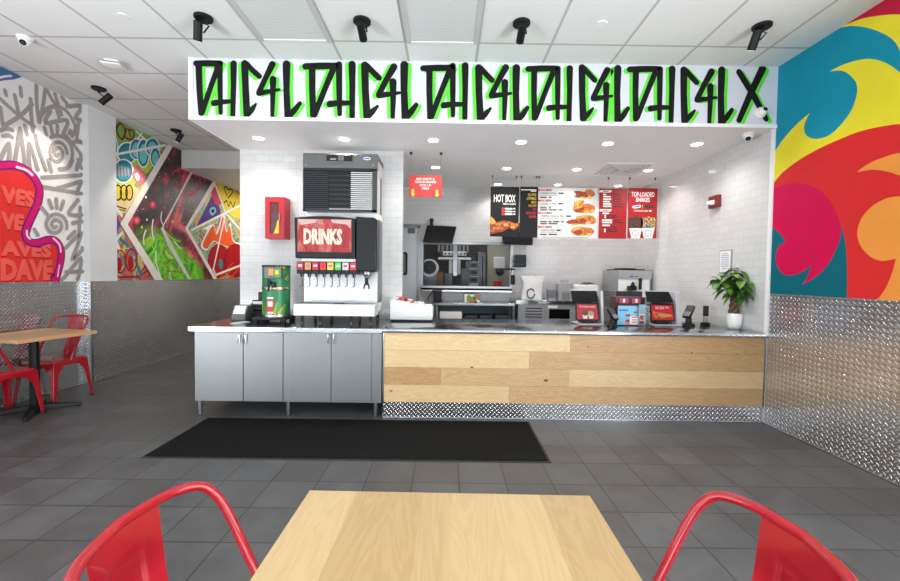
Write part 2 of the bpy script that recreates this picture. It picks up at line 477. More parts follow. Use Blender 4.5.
def tag(o, label=None, cat=None, group=None, kind=None):
    if label: o['label'] = label
    if cat: o['category'] = cat
    if group: o['group'] = group
    if kind: o['kind'] = kind
    return o
def thing(name, loc, label, cat, group=None, rz=0.0):
    o = bpy.data.objects.new(name, None); o.empty_display_size = 0.05
    COL.objects.link(o); o.location = loc; o.rotation_euler = (0, 0, rz)
    return tag(o, label, cat, group)
def struct(o): o['kind'] = 'structure'; return o
def kids(o): return [c for c in COL.objects if c.parent == o]
def dup(root, loc, rz, label, group=None):
    def cp(o, par):
        c = o.copy(); COL.objects.link(c)
        if par is not None: c.parent = par
        for ch in kids_of[o.name]: cp(ch, c)
        return c
    kids_of = {}
    for o in COL.objects: kids_of.setdefault(o.name, [])
    for o in COL.objects:
        if o.parent: kids_of[o.parent.name].append(o)
    r = cp(root, None); r.location = loc; r.rotation_euler = (0, 0, rz); r['label'] = label
    if group: r['group'] = group
    return r

def text_mesh(mb, body, O, U, V, h, m, align='CENTER', width=None, bold=0.0, off=0.0, depth=0.0008):
    """add lettering to a builder. O = anchor on the baseline, U right, V up, h = capital height, width = fit width"""
    cu = bpy.data.curves.new('tmp_text', 'FONT'); cu.body = body; cu.size = 1.0
    cu.resolution_u = 2; cu.offset = bold; cu.fill_mode = 'FRONT' if depth == 0 else 'BOTH'; cu.extrude = 0
    ob = bpy.data.objects.new('tmp_text', cu); COL.objects.link(ob)
    bpy.context.view_layer.update()
    me = bpy.data.meshes.new_from_object(ob.evaluated_get(bpy.context.evaluated_depsgraph_get()))
    bpy.data.objects.remove(ob); bpy.data.curves.remove(cu)
    if not me.vertices: return
    xs = [v.co.x for v in me.vertices]; x0, x1 = min(xs), max(xs)
    sy = h/0.69
    sx = sy if width is None else width/max(1e-6, x1-x0)
    ax = {'CENTER': (x0+x1)/2, 'LEFT': x0, 'RIGHT': x1}[align]
    U = Vector(U); V = Vector(V); O = Vector(O); N = U.cross(V)
    vs = [mb.bm.verts.new(O + U*((v.co.x-ax)*sx) + V*(v.co.y*sy) + N*off) for v in me.vertices]
    k = mb.mi(m)
    for p in me.polygons:
        try:
            f = mb.bm.faces.new([vs[i] for i in p.vertices]); f.material_index = k
        except ValueError: pass
    bpy.data.meshes.remove(me)

def smooth_path(pts, seg=6, closed=False):
    """Catmull-Rom; a point with a third value 1 is a corner"""
    P = [Vector((p[0], p[1])) for p in pts]; C = [len(p) > 2 and p[2] == 1 for p in pts]
    n = len(P); out = []
    rng = range(n) if closed else range(n-1)
    for i in rng:
        a, b = P[i], P[(i+1) % n]
        pa = P[i-1] if (closed or i > 0) else a
        nb = P[(i+2) % n] if (closed or i+2 < n) else b
        if C[i]: pa = a
        if C[(i+1) % n]: nb = b
        for k in range(seg):
            t = k/seg; t2 = t*t; t3 = t2*t
            out.append(0.5*((2*a) + (b-pa)*t + (2*pa-5*a+4*b-nb)*t2 + (3*a-pa-3*b+nb)*t3))
    if not closed: out.append(P[-1])
    return out
DAY, DLE, EXPO = 4.0, 28.0, 0.0
UPFILL, SIDE, SIDE_UPFILL, OVERHEAD = 29.0, 15.0, 70.0, 2.5  # energies of the added fill lights
# ------------------------------------------------------------------ the room
ZC, ZL = 3.290, 2.741           # dining ceiling, lowered kitchen ceiling
XR = 2.995                      # right wall
YS = 3.7765                     # soffit face
XS = -2.362                     # left end of soffit and of the tiled wall
YT = 4.672                      # tiled wall behind the drinks station
XT = -0.515                     # its right end
YB = 6.55                      # back wall of the kitchen line
ZW = 1.222                      # top of the tread plate wainscot
XL = -4.31                      # left wall (white mural)
XG = -4.29                      # left wall further back (graffiti mural)
YREAR = -3.2
YEND = 11.0

b = MB(); b.poly([(-7.2, YREAR, 0), (4, YREAR, 0), (4, YEND, 0), (-7.2, YEND, 0)], 'floor'); b.uv_planar(0.7057, 3.5328)
o = struct(b.build('floor'))
b = MB(); b.box((XT, 4.6, 0), (XR, YB, 0.003), 'ceiling_white'); struct(b.build('floor_bounce'))  # unseen pale floor added to bounce light onto the lowered ceiling
b = MB(); b.box((XL-0.3, YREAR, ZC), (XR+0.1, YEND, ZC+0.05), 'ceiling_tile'); b.uv_planar(-3.4176-0.0055, 3.4751-0.0055)
struct(b.build('ceiling'))
# lowered ceiling over counter and kitchen
b = MB(); b.box((XS, YS+0.02, ZL), (XR, YB+0.02, ZL+0.05), 'ceiling_white'); struct(b.build('ceiling_lower'))
# soffit above the counter
b = MB(); b.box((XS, YS, ZL), (XR, YS+0.09, ZC), 'soffit_white')
b.box((XS, YS+0.09, ZL+0.05), (XS+0.09, YT+0.1, ZC), 'soffit_white')
struct(b.build('wall_soffit'))
b = MB()
b.box((XS-0.008, YS-0.012, ZL-0.006), (XS+0.03, YS, ZC), 'trim_white'); b.box((XS+0.03, YS-0.012, ZL-0.006), (XR, YS, ZL+0.026), 'trim_white')
b.box((XS-0.01, YS, ZL-0.006), (XS-0.001, YT, ZL+0.03), 'trim_white')
struct(b.build('trim_1')); ZT = 0.846
# tiled wall behind the drinks station
b = MB(); b.box((XS, YT, 0), (XT, YT+0.11, ZL+0.05), 'subway'); b.uv_planar(0.03, 0.018); struct(b.build('wall_drinks'))
# right wall: painted in front, tiled behind the soffit
RW0, RW1 = -2.9, 1.2  # unseen bay added behind the camera so side light reaches the left murals
b = MB(); b.box((XR, RW1, 0), (XR+0.12, YS, ZC), 'white_paint'); b.box((XR, YREAR, 2.95), (XR+0.12, RW1, ZC), 'white_paint'); b.box((XR, YREAR, 0), (XR+0.12, RW1, 0.1), 'charcoal'); b.box((XR, YREAR, 0.1), (XR+0.12, RW0, 2.95), 'charcoal'); b.box((XR, -0.9, 0.1), (XR+0.12, -0.8, 2.95), 'charcoal'); struct(b.build('wall_right'))
b = MB(); b.box((XR, YS, 0), (XR+0.12, YB+0.1, ZL+0.05), 'subway'); b.uv_planar(0.03, 0.018); struct(b.build('wall_counter'))
# back wall of the kitchen line with door opening and pass-through
PX0, PX1 = at(423.5, 260, Y=YB).x, at(510, 260, Y=YB).x
PZ1, PZ0 = at(466, 244.5, Y=YB).z, at(466, 286, Y=YB).z
DX0, DX1, DZ = at(380, 250, Y=YB).x, at(419, 250, Y=YB).x, at(412, 226, Y=YB).z
ZB = ZL + 0.05
b = MB()
def back_strip(x0, x1, z0, z1): b.box((x0, YB, z0), (x1, YB+0.11, z1), 'subway')
back_strip(XS, DX0, 0, ZB); back_strip(DX0, DX1, DZ, ZB); back_strip(DX1, PX0, 0, ZB)
back_strip(PX0, PX1, 0, PZ0); back_strip(PX0, PX1, PZ1, ZB); back_strip(PX1, XR+0.1, 0, ZB)
b.uv_planar(0.03, 0.018); struct(b.build('wall_back'))


# left wall with the white mural, pilaster, and the wall further back
YP0, YP1 = 4.86, 5.26
# (an unseen bay added behind the camera lets side fill light in)
YW0, YW1 = -2.9, 1.3
b = MB(); b.box((XL-0.15, YW1, 0), (XL, YP0, ZC), 'white_paint'); b.box((XL-0.15, YREAR, 2.95), (XL, YW1, ZC), 'white_paint'); b.box((XL-0.15, YREAR, 0), (XL, YW1, 0.1), 'charcoal'); b.box((XL-0.15, YREAR, 0.1), (XL, YW0, 2.95), 'charcoal'); b.box((XL-0.15, -0.85, 0.1), (XL, -0.75, 2.95), 'charcoal'); struct(b.build('wall_left'))
XP = XL+0.078
b = MB(); b.box((XL-0.15, YP0, 0), (XP, YP1, ZC), 'white_paint'); struct(b.build('wall_pilaster'))
b = MB(); b.box((XG-0.15, YP1, 0), (XG, YEND, ZC), 'white_paint'); struct(b.build('wall_graffiti'))
b = MB(); b.box((XG-0.15, YEND, 0), (XR, YEND+0.1, ZC), 'white_paint'); struct(b.build('wall_far'))
b = MB(); b.box((XS+0.0, YT+0.11, 0), (XS+0.1, YB+2.9, ZC), 'white_paint'); struct(b.build('wall_corridor'))
YK = 6.62                       # lowered bulkhead of the corridor
zk = at(184, 168, Y=YK).z
b = MB(); b.box((XG, YK, zk), (XS+0.1, YEND, ZC), 'white_paint'); struct(b.build('wall_bulkhead'))

# tread plate wainscots
def plate(name, a, c, mname='diamond'):
    q = MB(); q.box(a, c, mname); q.uv_planar(); return struct(q.build(name))
plate('trim_3', (XR-0.004, RW1, 0.0), (XR, YS+0.01, ZW))
plate('trim_4', (XL, YW1, 0.0), (XL+0.004, YP0, ZW))
plate('trim_5', (XL+0.004, YP0-0.004, 0.0), (XP+0.004, YP0, ZW))
plate('trim_6', (XP, YP0, 0.0), (XP+0.004, YP1+0.004, ZW))
plate('trim_7', (XG, YP1+0.004, 0.0), (XG+0.004, YEND, ZW))
# bright angle strips on the pilaster and along the floor
b = MB(); b.box((XP-0.02, YP0-0.007, 0), (XP+0.007, YP0-0.004, ZW), 'chrome'); b.box((XP+0.004, YP0-0.007, 0), (XP+0.007, YP0+0.03, ZW), 'chrome')
struct(b.build('trim_8'))
b = MB(); b.box((XL+0.004, YP0-0.03, 0), (XL+0.03, YP0-0.007, ZW), 'chrome'); struct(b.build('trim_9'))
for nme, a, c in (('baseboard_right', (XR-0.012, RW1, 0), (XR-0.004, 3.80, 0.012)), ('baseboard_left', (XL+0.004, YW1, 0), (XL+0.014, YP0-0.03, 0.014)),
                  ('baseboard_graffiti', (XG+0.004, YP1+0.004, 0), (XG+0.012, YEND, 0.012)), ('baseboard_pilaster', (XP+0.007, YP0, 0), (XP+0.014, YP1, 0.012))):
    b = MB(); b.box(a, c, 'chrome'); struct(b.build(nme))
# white edge strip between the mural and the tiles
b = MB(); b.box((XR-0.014, YS-0.0, 0.83), (XR, YS+0.045, ZL), 'trim_white'); struct(b.build('trim_10'))

# storefront wall behind the camera: piers, header and sill around glazed bays
b = MB()
b.box((XL-0.15, YREAR-0.15, 2.95), (XR+0.12, YREAR, ZC), 'white_paint')
b.box((XL-0.15, YREAR-0.15, 0), (XR+0.12, YREAR, 0.10), 'charcoal')
for x in (-4.25, -2.3, 0.1, 1.5, 2.9): b.box((x-0.06, YREAR-0.15, 0.25), (x+0.06, YREAR, 2.95), 'charcoal')
struct(b.build('wall_front'))
# ------------------------------------------------------------------ counter and drinks station cabinet
def rc(px0, py0, px1, py1, Y):
    """x and z extent of an upright rectangle seen at depth Y"""
    a = at((px0+px1)/2, py0, Y=Y); c = at((px0+px1)/2, py1, Y=Y)
    x0 = at(px0, (py0+py1)/2, Y=Y).x; x1 = at(px1, (py0+py1)/2, Y=Y).x
    return x0, x1, c.z, a.z
YF = 3.797
XC0 = at(382.6, 370, Y=YF).x
zwb = at(570, 404.2, Y=YF).z
ctr = thing('service_counter', (0.0, 0.0, 0.0), 'long service counter clad in pale wood planks above a tread plate kick', 'counter')
# planks: rows from the top, each row a list of (x end px, tone)
b = MB()
rows = [[(570, 0.42), (765, 0.66)], [(529.5, 0.10), (765, 0.60)], [(440.5, 0.78), (569.5, 0.50), (765, 0.12)], [(509.5, 0.22), (704, 0.56), (765, 0.60)]]
zt = ZT-0.035; hrow = (zt-zwb)/4
for r, row in enumerate(rows):
    x = XC0+0.012
    for (px, tone) in row:
        x1 = at(px, 365, Y=YF).x if px < 760 else XR-0.016
        fs = b.box((x+0.0006, YF+0.004, zt-(r+1)*hrow+0.0006), (x1-0.0006, YF+0.022, zt-r*hrow-0.0006), 'counter_wood')
        b.tones(fs, tone, (random.uniform(0, 9), random.uniform(0, 3), random.uniform(0, 9)))
        x = x1
# knots
b.build('wood_front', ctr, bevel=0.0005, seg=1)
M['knot'] = mat('knot', rgb(104, 66, 36), 0.5, noise=0.3, nscale=60)
for kx, ky, rx, rz in ((546, 380.5, 0.022, 0.012), (472, 367.5, 0.014, 0.008), (692, 353, 0.010, 0.008), (391, 391, 0.014, 0.007), (588, 347, 0.007, 0.006)):
    b = MB(); p = at(kx, ky, Y=YF); n = 18
    b.poly([(p.x+rx*math.cos(2*PI*i/n)*(1+0.15*math.sin(3*i)), YF+0.0034, p.z+rz*math.sin(2*PI*i/n)*(1+0.12*math.cos(5*i))) for i in range(n)], 'knot'); b.build('wood_knot', ctr)
b = MB(); b.box((XC0+0.012, YF+0.0225, zwb+0.004), (XR-0.006, YF+0.06, ZT-0.036), 'charcoal'); b.build('backing', ctr)
b = MB(); b.box((XC0, YF, zwb-0.004), (XC0+0.012, YF+0.03, ZT-0.035), 'chrome'); b.build('edge_strip', ctr); b = MB(); b.box((XR-0.016, YF, zwb-0.004), (XR-0.006, YF+0.03, ZT-0.035), 'chrome')
b.build('edge_strip', ctr)
b = MB(); b.box((XC0+0.004, YF+0.014, 0.0), (XR-0.006, YF+0.05, zwb+0.0), 'diamond'); b.uv_planar()
b.build('kick_plate', ctr)
b = MB(); b.box((XC0+0.004, YF+0.004, 0.0), (XR-0.014, YF+0.014, 0.010), 'chrome'); b.build('base_strip', ctr)
# side and rear of the counter carcass
b = MB(); b.box((XC0+0.012, YF+0.06, 0.02), (XC0+0.04, 4.60, ZT-0.036), 'steel_brushed'); b.box((XC0+0.04, YF+0.06, 0.42), (XR-0.01, 4.60, 0.44), 'steel_brushed')
b.build('carcass', ctr)

# continuous stainless worktop
YCB = 4.76
wt = MB(); wt.box((XC0-0.002, YF-0.02, ZT-0.035), (XR-0.005, YCB, ZT), 'steel_top', bevel=0.004)
o = tag(wt.build('counter_worktop'), 'shiny stainless worktop lying along the wood clad counter', 'worktop')

# ---- steel cabinet under the drinks machines
cx0, cx1, cz0, _ = rc(194.6, 330, 381.6, 402, YF+0.012)
cab = thing('drinks_cabinet', ((cx0+cx1)/2, 4.2, 0), 'brushed steel four-door base cabinet on short legs under the soda machine', 'cabinet')
cab_o = Vector(cab.location)
def cbox(name, a, c, m, par=None, bev=0.0, lab=None):
    q = MB(); q.box(Vector(a)-cab_o, Vector(c)-cab_o, m); r = q.build(name, par or cab, bevel=bev)
    if lab: r['label'] = lab
    return r
cbox('carcass', (cx0, YF+0.014, cz0), (cx1, 4.655, ZT-0.045), 'steel_brushed', bev=0.002)
cbox('counter_top', (cx0-0.045, YF-0.012, ZT-0.046), (XC0-0.006, 4.668, ZT), 'steel_top', bev=0.004)
for (a, c, hx) in ((203.4, 242.7, 239.2), (243.3, 282.6, 245.6), (292.6, 330.8, 328.6), (331.4, 371.2, 334.2)):
    x0, x1, z0, z1 = rc(a, 332.5, c, 401.2, YF)
    d = cbox('door', (x0+0.001, YF+0.004, z0), (x1-0.001, YF+0.014, z1), 'steel_brushed', bev=0.0015)
    hp = at(hx, 338.8, Y=YF)
    q = MB(); x, z = hp.x-cab_o.x, hp.z; y = YF+0.004-cab_o.y
    q.box((x-0.012, y-0.003, z-0.052), (x+0.012, y, z+0.052), 'steel'); q.tube([(x, y-0.002, z-0.045), (x, y-0.022, z-0.04), (x, y-0.024, z), (x, y-0.022, z+0.04), (x, y-0.002, z+0.045)], 0.006, 'chrome', n=8)
    q.build('handle', d)
for px in (200.2, 288.3, 375.6):
    for yy in (YF+0.05, 4.60):
        x = at(px, 408, Y=YF+0.05).x
        q = MB(); p = Vector((x, yy, 0))-cab_o
        q.cyl(p+Vector((0, 0, 0.045)), p+Vector((0, 0, cz0+0.002)), 0.021, 'steel', n=16)
        q.cyl(p+Vector((0, 0, 0.012)), p+Vector((0, 0, 0.045)), 0.013, 'steel', n=12); q.cyl(p, p+Vector((0, 0, 0.012)), 0.02, 'dark_steel', n=14)
        q.build('leg', cab)

# ---- black entrance mat
q = MB()
A, Bq, Cq, D = at(193.5, 418.6, Z=0.008), at(524.5, 419.5, Z=0.008), at(551.5, 461.5, Z=0.008), at(150, 457.8, Z=0.008)
x0 = (A.x+D.x)/2; x1 = (Bq.x+Cq.x)/2; y1 = (A.y+Bq.y)/2; y0 = (Cq.y+D.y)/2
mt_ = thing('floor_mat', ((x0+x1)/2+0.015, (y0+y1)/2, 0), 'long black carpet mat lying on the floor tiles before the drinks cabinet', 'mat')
hx, hy = (x1-x0)/2, (y1-y0)/2
q.box((-hx, -hy, 0.0), (hx, hy, 0.004), 'rubber_edge'); q.build('rubber_border', mt_)
q = MB(); q.box((-hx+0.02, -hy+0.02, 0.004), (hx-0.02, hy-0.02, 0.010), 'rubber_mat'); q.build('carpet_pile', mt_)
# ------------------------------------------------------------------ soda machine, ice maker, tea urn
class Part:
    """collects world-space shapes for one child of a thing standing at an origin (no rotation)"""
    def __init__(self, root): self.r = root; self.o = Vector(root.location)
    def new(self): self.q = MB(); return self
    def box(self, a, c, m, **k): self.q.box(Vector(a)-self.o, Vector(c)-self.o, m, **k); return self
    def cyl(self, a, c, r, m, **k): self.q.cyl(Vector(a)-self.o, Vector(c)-self.o, r, m, **k); return self
    def tube(self, p, r, m, **k): self.q.tube([Vector(v)-self.o for v in p], r, m, **k); return self
    def prism(self, p, e, m, **k): self.q.prism([Vector(v)-self.o for v in p], e, m, **k); return self
    def poly(self, p, m, **k): self.q.poly([Vector(v)-self.o for v in p], m, **k); return self
    def sphere(self, c, r, m, **k): self.q.sphere(Vector(c)-self.o, r, m, **k); return self
    def lathe(self, prof, c, m, **k): self.q.lathe(prof, Vector(c)-self.o, m, **k); return self
    def text(self, s, O, U, V, h, m, **k): text_mesh(self.q, s, Vector(O)-self.o, U, V, h, m, **k); return self
    def done(self, name, par=None, label=None, **k):
        r = self.q.build(name, par or self.r, **k)
        if label: r['label'] = label
        return r
EX, EY, EZ = Vector((1, 0, 0)), Vector((0, 1, 0)), Vector((0, 0, 1))

YTR, YHD, YSP, YIC, YBK = 4.09, 4.11, 4.33, 4.24, 4.648
ix0, ix1, iz0, iz1 = rc(303.0, 152.9, 376.6, 211.5, YIC)
sx0, sx1, sz0, sz1 = rc(299.6, 212, 377.2, 303, YSP)
sx1 = ix1
soda = thing('soda_dispenser', ((ix0+ix1)/2, 4.35, ZT), 'tall soda fountain with lit drinks screen and eight nozzles on the steel cabinet', 'drink dispenser')
P = Part(soda)
tx0, tx1, tz0, tz1 = rc(293.2, 304.2, 374.6, 316.2, YTR)
zb = tz0
# cabinet of the dispenser behind the splash panel
P.new().box((ix0-0.01, YSP, zb+0.02), (ix1, YBK, iz0-0.002), 'plastic_white').done('housing', bevel=0.004)
P.new().box((ix0-0.012, YSP-0.008, tz1), (ix1-0.0, YSP-0.0005, at(340, 259, Y=YSP).z+0.05), 'splash_steel').done('splash_panel')
# side seams
P.new().box((ix1, YSP+0.02, tz1), (ix1+0.004, YBK-0.03, iz0-0.06), 'steel_brushed').done('side_panel')
# drip tray with rim and grille
tr = P.new().box((tx0, YTR, tz0), (tx1, YSP-0.008, tz1), 'splash_steel').done('drip_tray', bevel=0.006)
P.new()
for i in range(26):
    x = tx0+0.03+i*(tx1-tx0-0.06)/25
    P.box((x-0.005, YTR+0.03, tz1-0.001), (x+0.005, YSP-0.03, tz1+0.004), 'dark_steel')
P.done('drip_grille', tr)
px = at(341, 301, Y=YTR+0.1).x
P.new().box((px-0.05, YTR+0.012, tz1), (px+0.05, YTR+0.05, tz1+0.008), 'black_plastic').done('drain_cover', tr)
for xx in (tx0+0.07, tx0+0.25, tx1-0.25, tx1-0.05):
    for yy in (YTR+0.06, YBK-0.08):
        P.new().cyl((xx, yy, ZT), (xx, yy, ZT+0.014), 0.02, 'dark_steel', n=14).cyl((xx, yy, ZT+0.014), (xx, yy, zb+0.025), 0.014, 'black_plastic', n=12).done('leg')
# head with bowed top edge: a front outline pushed back
hx0, hx1, hz0, hz1 = rc(294.0, 218, 355.0, 258.5, YHD)
n = 14; top = [(hx0+(hx1-hx0)*i/n, hz1+0.028*math.sin(PI*(0.12+0.76*i/n))-0.008) for i in range(n+1)]
out = [(hx0+0.012, hz0), (hx1, hz0+0.004)] + [(x, z) for x, z in reversed(top)]
hd = P.new().prism([(x, YHD, z) for x, z in out], (0, YSP-YHD, 0), 'black_satin').done('head', bevel=0.010, seg=3)
gx0, gx1, gz0, gz1 = rc(355.0, 217.5, 376.4, 271.5, YHD)
oz = [(gx0, gz0+0.012), (gx0+0.02, gz0), (gx1-0.02, gz0-0.004), (gx1, gz0+0.02), (gx1, gz1-0.01), (gx1-0.04, gz1+0.004), (gx0, gz1+0.012)]
P.new().prism([(x, YHD+0.018, z) for x, z in oz], (0, YSP-YHD-0.018, 0), 'black_satin').done('side_hump', bevel=0.014, seg=3)
# screen
wx0, wx1, wz0, wz1 = rc(297.6, 219.3, 351.6, 252.0, YHD)
def screen_mat():
    mt, nt, bb = base_mat('drinks_screen')
    tc = nt.new('ShaderNodeTexCoord')
    nz = nt.new('ShaderNodeTexNoise'); nz.inputs['Scale'].default_value = 7; nz.inputs['Detail'].default_value = 3; nz.inputs['Distortion'].default_value = 1.2
    mp = nt.new('ShaderNodeMapping'); mp.inputs['Scale'].default_value = (1.6, 1, 0.5); nt.link(tc.outputs['Object'], mp.inputs[0]); nt.link(mp.outputs[0], nz.inputs['Vector'])
    c = nt.ramp(nz.outputs['Fac'], [(0.3, rgb(176, 30, 40)), (0.5, rgb(208, 76, 76)), (0.68, rgb(226, 140, 136)), (0.8, rgb(236, 190, 184))])
    nt.link(c, bb.inputs['Emission Color']); bb.inputs['Emission Strength'].default_value = 0.85
    bb.inputs['Base Color'].default_value = rgb(60, 14, 16); bb.inputs['Roughness'].default_value = 0.12
    return mt
M['drinks_screen'] = screen_mat()
M['screen_white'] = emit_mat('screen_white', rgb(255, 236, 214), 1.25)
M['screen_glow'] = emit_mat('screen_glow', rgb(228, 70, 62), 0.9)
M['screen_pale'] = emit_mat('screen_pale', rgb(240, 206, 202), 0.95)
sc = P.new().box((wx0, YHD-0.003, wz0), (wx1, YHD+0.002, wz1), 'drinks_screen').done('screen', hd, 'lit red screen reading DRINKS')
zl = at(323, 243.4, Y=YHD).z; zh = at(323, 229.6, Y=YHD).z
P.new().text('DRINKS', (at(323, 240, Y=YHD).x, YHD-0.005, zl), EX, EZ, zh-zl, 'screen_white', width=at(342.4, 236, Y=YHD).x-at(304, 236, Y=YHD).x, bold=0.045)
cxm = at(325.5, 225, Y=YHD).x
P.poly([(cxm-0.022, YHD-0.0038, wz1-0.001), (cxm-0.026, YHD-0.0038, wz1-0.03), (cxm-0.01, YHD-0.0038, wz1-0.045), (cxm-0.014, YHD-0.0038, wz0+0.05), (cxm+0.014, YHD-0.0038, wz0+0.05), (cxm+0.01, YHD-0.0038, wz1-0.045), (cxm+0.026, YHD-0.0038, wz1-0.03), (cxm+0.022, YHD-0.0038, wz1-0.001)], 'screen_glow')
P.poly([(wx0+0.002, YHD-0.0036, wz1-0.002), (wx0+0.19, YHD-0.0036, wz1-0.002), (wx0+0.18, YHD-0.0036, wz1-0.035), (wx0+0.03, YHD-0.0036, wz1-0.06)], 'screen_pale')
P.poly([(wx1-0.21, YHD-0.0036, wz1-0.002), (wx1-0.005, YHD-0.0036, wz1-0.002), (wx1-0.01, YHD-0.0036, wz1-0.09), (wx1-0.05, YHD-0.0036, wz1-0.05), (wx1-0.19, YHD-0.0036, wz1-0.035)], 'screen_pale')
P.done('screen_picture', hd)
# white strip under the head, then the eight valves
P.new().box((hx0+0.06, YHD+0.05, hz0-0.03), (hx1+0.01, YSP-0.009, hz0), 'plastic_white').done('valve_rail')
vcol = [('v1', (170, 26, 50)), ('v2', (230, 140, 60)), ('v3', (190, 22, 66)), ('v4', (214, 36, 40)), ('v5', (236, 196, 70)), ('v6', (70, 196, 60)), ('v7', (206, 196, 200)), ('v8', (212, 28, 48))]
dots = [(240, 230, 230), (120, 130, 190), (240, 220, 220), (190, 20, 26), (200, 60, 140), (220, 240, 220), (190, 70, 80), (240, 220, 220)]
for i, (nm, c) in enumerate(vcol):
    M[nm] = mat('flavour_card_%d' % i, rgb(*c), 0.35, noise=0.1, nscale=80); M[nm+'d'] = mat('flavour_mark_%d' % i, rgb(*dots[i]), 0.4, noise=0.05)
    cx = at(299.9+7.55*i, 268, Y=YHD).x; z1 = at(325, 261.8, Y=YHD).z; z0 = at(325, 270.2, Y=YHD).z; zz = at(325, 274.0, Y=YHD).z
    w = 0.0335
    v = P.new().box((cx-w-0.003, YHD+0.012, zz), (cx+w+0.003, YSP-0.03, z1), 'black_plastic').done('valve', bevel=0.003)
    P.new().box((cx-w+0.003, YHD+0.009, z0+0.004), (cx+w-0.003, YHD+0.012, z1-0.006), nm).box((cx-w*0.55, YHD+0.0075, (z0+z1)/2-0.008), (cx+w*0.55, YHD+0.009, (z0+z1)/2+0.012), nm+'d').done('flavour_card', v)
    P.new().cyl((cx, YHD+0.06, zz), (cx, YHD+0.06, zz-0.035), 0.02, 'black_plastic', r1=0.013, n=14).done('nozzle', v)
    ze = at(325, 287.0, Y=YHD).z
    P.new().tube([(cx+0.012, YHD+0.035, zz), (cx+0.012, YHD+0.035, zz-0.03), (cx+0.010, YHD+0.04, zz-0.07), (cx+0.008, YHD+0.05, ze+0.012), (cx-0.006, YHD+0.052, ze), (cx-0.014, YHD+0.045, ze+0.006)], 0.0055, 'dark_steel', n=8).done('lever', v)
# ice chute
c = at(367, 272, Y=YHD+0.08); zb2 = at(367, 289, Y=YHD+0.08).z
ch = P.new().lathe([(0.05, 0.0), (0.052, -0.03), (0.03, -0.055), (0.03, -0.075)], (c.x, YHD+0.1, gz0), 'steel').done('ice_chute')
P.new().box((c.x-0.018, YHD+0.06, zb2+0.04), (c.x+0.018, YHD+0.075, gz0-0.06), 'black_plastic').tube([(c.x-0.028, YHD+0.06, zb2), (c.x-0.018, YHD+0.065, zb2+0.05), (c.x, YHD+0.065, zb2+0.06), (c.x+0.018, YHD+0.065, zb2+0.05), (c.x+0.028, YHD+0.06, zb2)], 0.008, 'black_plastic', n=8).done('ice_lever', ch)

# ---- ice maker on top
ice = thing('ice_maker', ((ix0+ix1)/2, 4.44, iz0), 'grey slatted ice maker stacked on top of the soda fountain', 'ice machine')
P = Part(ice)
zh = at(340, 169.0, Y=YIC).z
M['ice_side'] = mat('ice_side', rgb(206, 206, 204), 0.4, noise=0.04)
P.new().box((ix0+0.004, YIC+0.03, iz0), (ix1-0.002, YBK, iz1-0.006), 'ice_side').done('body', bevel=0.003)
prof = [(YIC+0.03, zh), (YIC, zh+0.01), (YIC+0.004, iz1-0.02), (YIC+0.02, iz1), (YBK, iz1), (YBK, iz1-0.05), (YIC+0.06, iz1-0.05), (YIC+0.06, zh)]
hdr = P.new().prism([(ix0-0.004, y, z) for y, z in prof], (ix1-ix0+0.008, 0, 0), 'gunmetal').done('top_cover', bevel=0.004)
zc_ = at(340, 166.0, Y=YIC).z
x0, x1, z0, z1 = rc(325.5, 155.2, 353.5, 161.3, YIC)
P.new().box((x0, YIC-0.004, z0-0.012), (x1+0.003, YIC+0.006, z1+0.006), 'gunmetal').done('panel_frame', hdr, bevel=0.003)
P.new().box((x0+0.012, YIC-0.006, z0), (x1-0.01, YIC-0.003, z1), 'black_gloss').box((x0+0.13, YIC-0.0075, z0+0.006), (x0+0.19, YIC-0.005, z1-0.004), 'gunmetal').box((x0+0.05, YIC-0.0072, z0+0.012), (x0+0.11, YIC-0.0055, z0+0.028), 'ink_grey').done('control_panel', hdr)
x0, x1, z0, z1 = rc(363.8, 157.3, 370.2, 159.8, YIC)
ov = [((x0+x1)/2+(x1-x0)/2*1.15*math.cos(2*PI*i/20), YIC-0.002, (z0+z1)/2+(z1-z0)/2*1.25*math.sin(2*PI*i/20)) for i in range(20)]
P.new().prism(ov, (0, 0.01, 0), 'plastic_white').box((x0+0.006, YIC-0.0035, (z0+z1)/2-0.007), (x1-0.006, YIC-0.0015, (z0+z1)/2+0.007), 'ink_blue').done('badge', hdr)
P.new()
for xx in (306.0, 373.0):
    p = at(xx, 165.0, Y=YIC); P.cyl((p.x, YIC-0.003, p.z), (p.x, YIC+0.01, p.z), 0.008, 'steel', n=10)
P.done('screw', hdr)
# louvre front: dark frame, slats in three fields
zl0, zl1 = iz0, zh-0.002
fr = P.new().box((ix0-0.004, YIC+0.006, zl0), (ix0+0.012, YIC+0.035, zl1), 'charcoal').box((ix1-0.045, YIC+0.006, zl0), (ix1+0.002, YIC+0.035, zl1), 'louvre_grey').box((ix0, YIC+0.006, zl0), (ix1, YIC+0.035, zl0+0.022), 'charcoal').box((ix0, YIC+0.006, zl1-0.01), (ix1, YIC+0.035, zl1), 'charcoal').box((ix0, YIC+0.028, zl0), (ix1, YIC+0.032, zl1), 'black_plastic').done('louvre_frame')
xa, xb_ = at(328, 190, Y=YIC).x, at(350.5, 190, Y=YIC).x
for nm, a, c, mm in (('louvre_field', ix0+0.012, xa, 'louvre_grey'), ('louvre_field', xb_, ix1-0.045, 'plastic_white')):
    P.new()
    for i in range(19):
        z = zl0+0.026+i*(zl1-zl0-0.04)/19
        P.prism([(a, YIC+0.012, z), (a, YIC+0.026, z+0.010), (a, YIC+0.026, z+0.015), (a, YIC+0.010, z+0.006)], (c-a, 0, 0), mm)
    P.done(nm, fr)
P.new()
for i in range(8):
    z = zl0+0.03+i*(zl1-zl0-0.05)/8; P.box((xa, YIC+0.022, z), (xb_, YIC+0.027, z+0.012), 'charcoal')
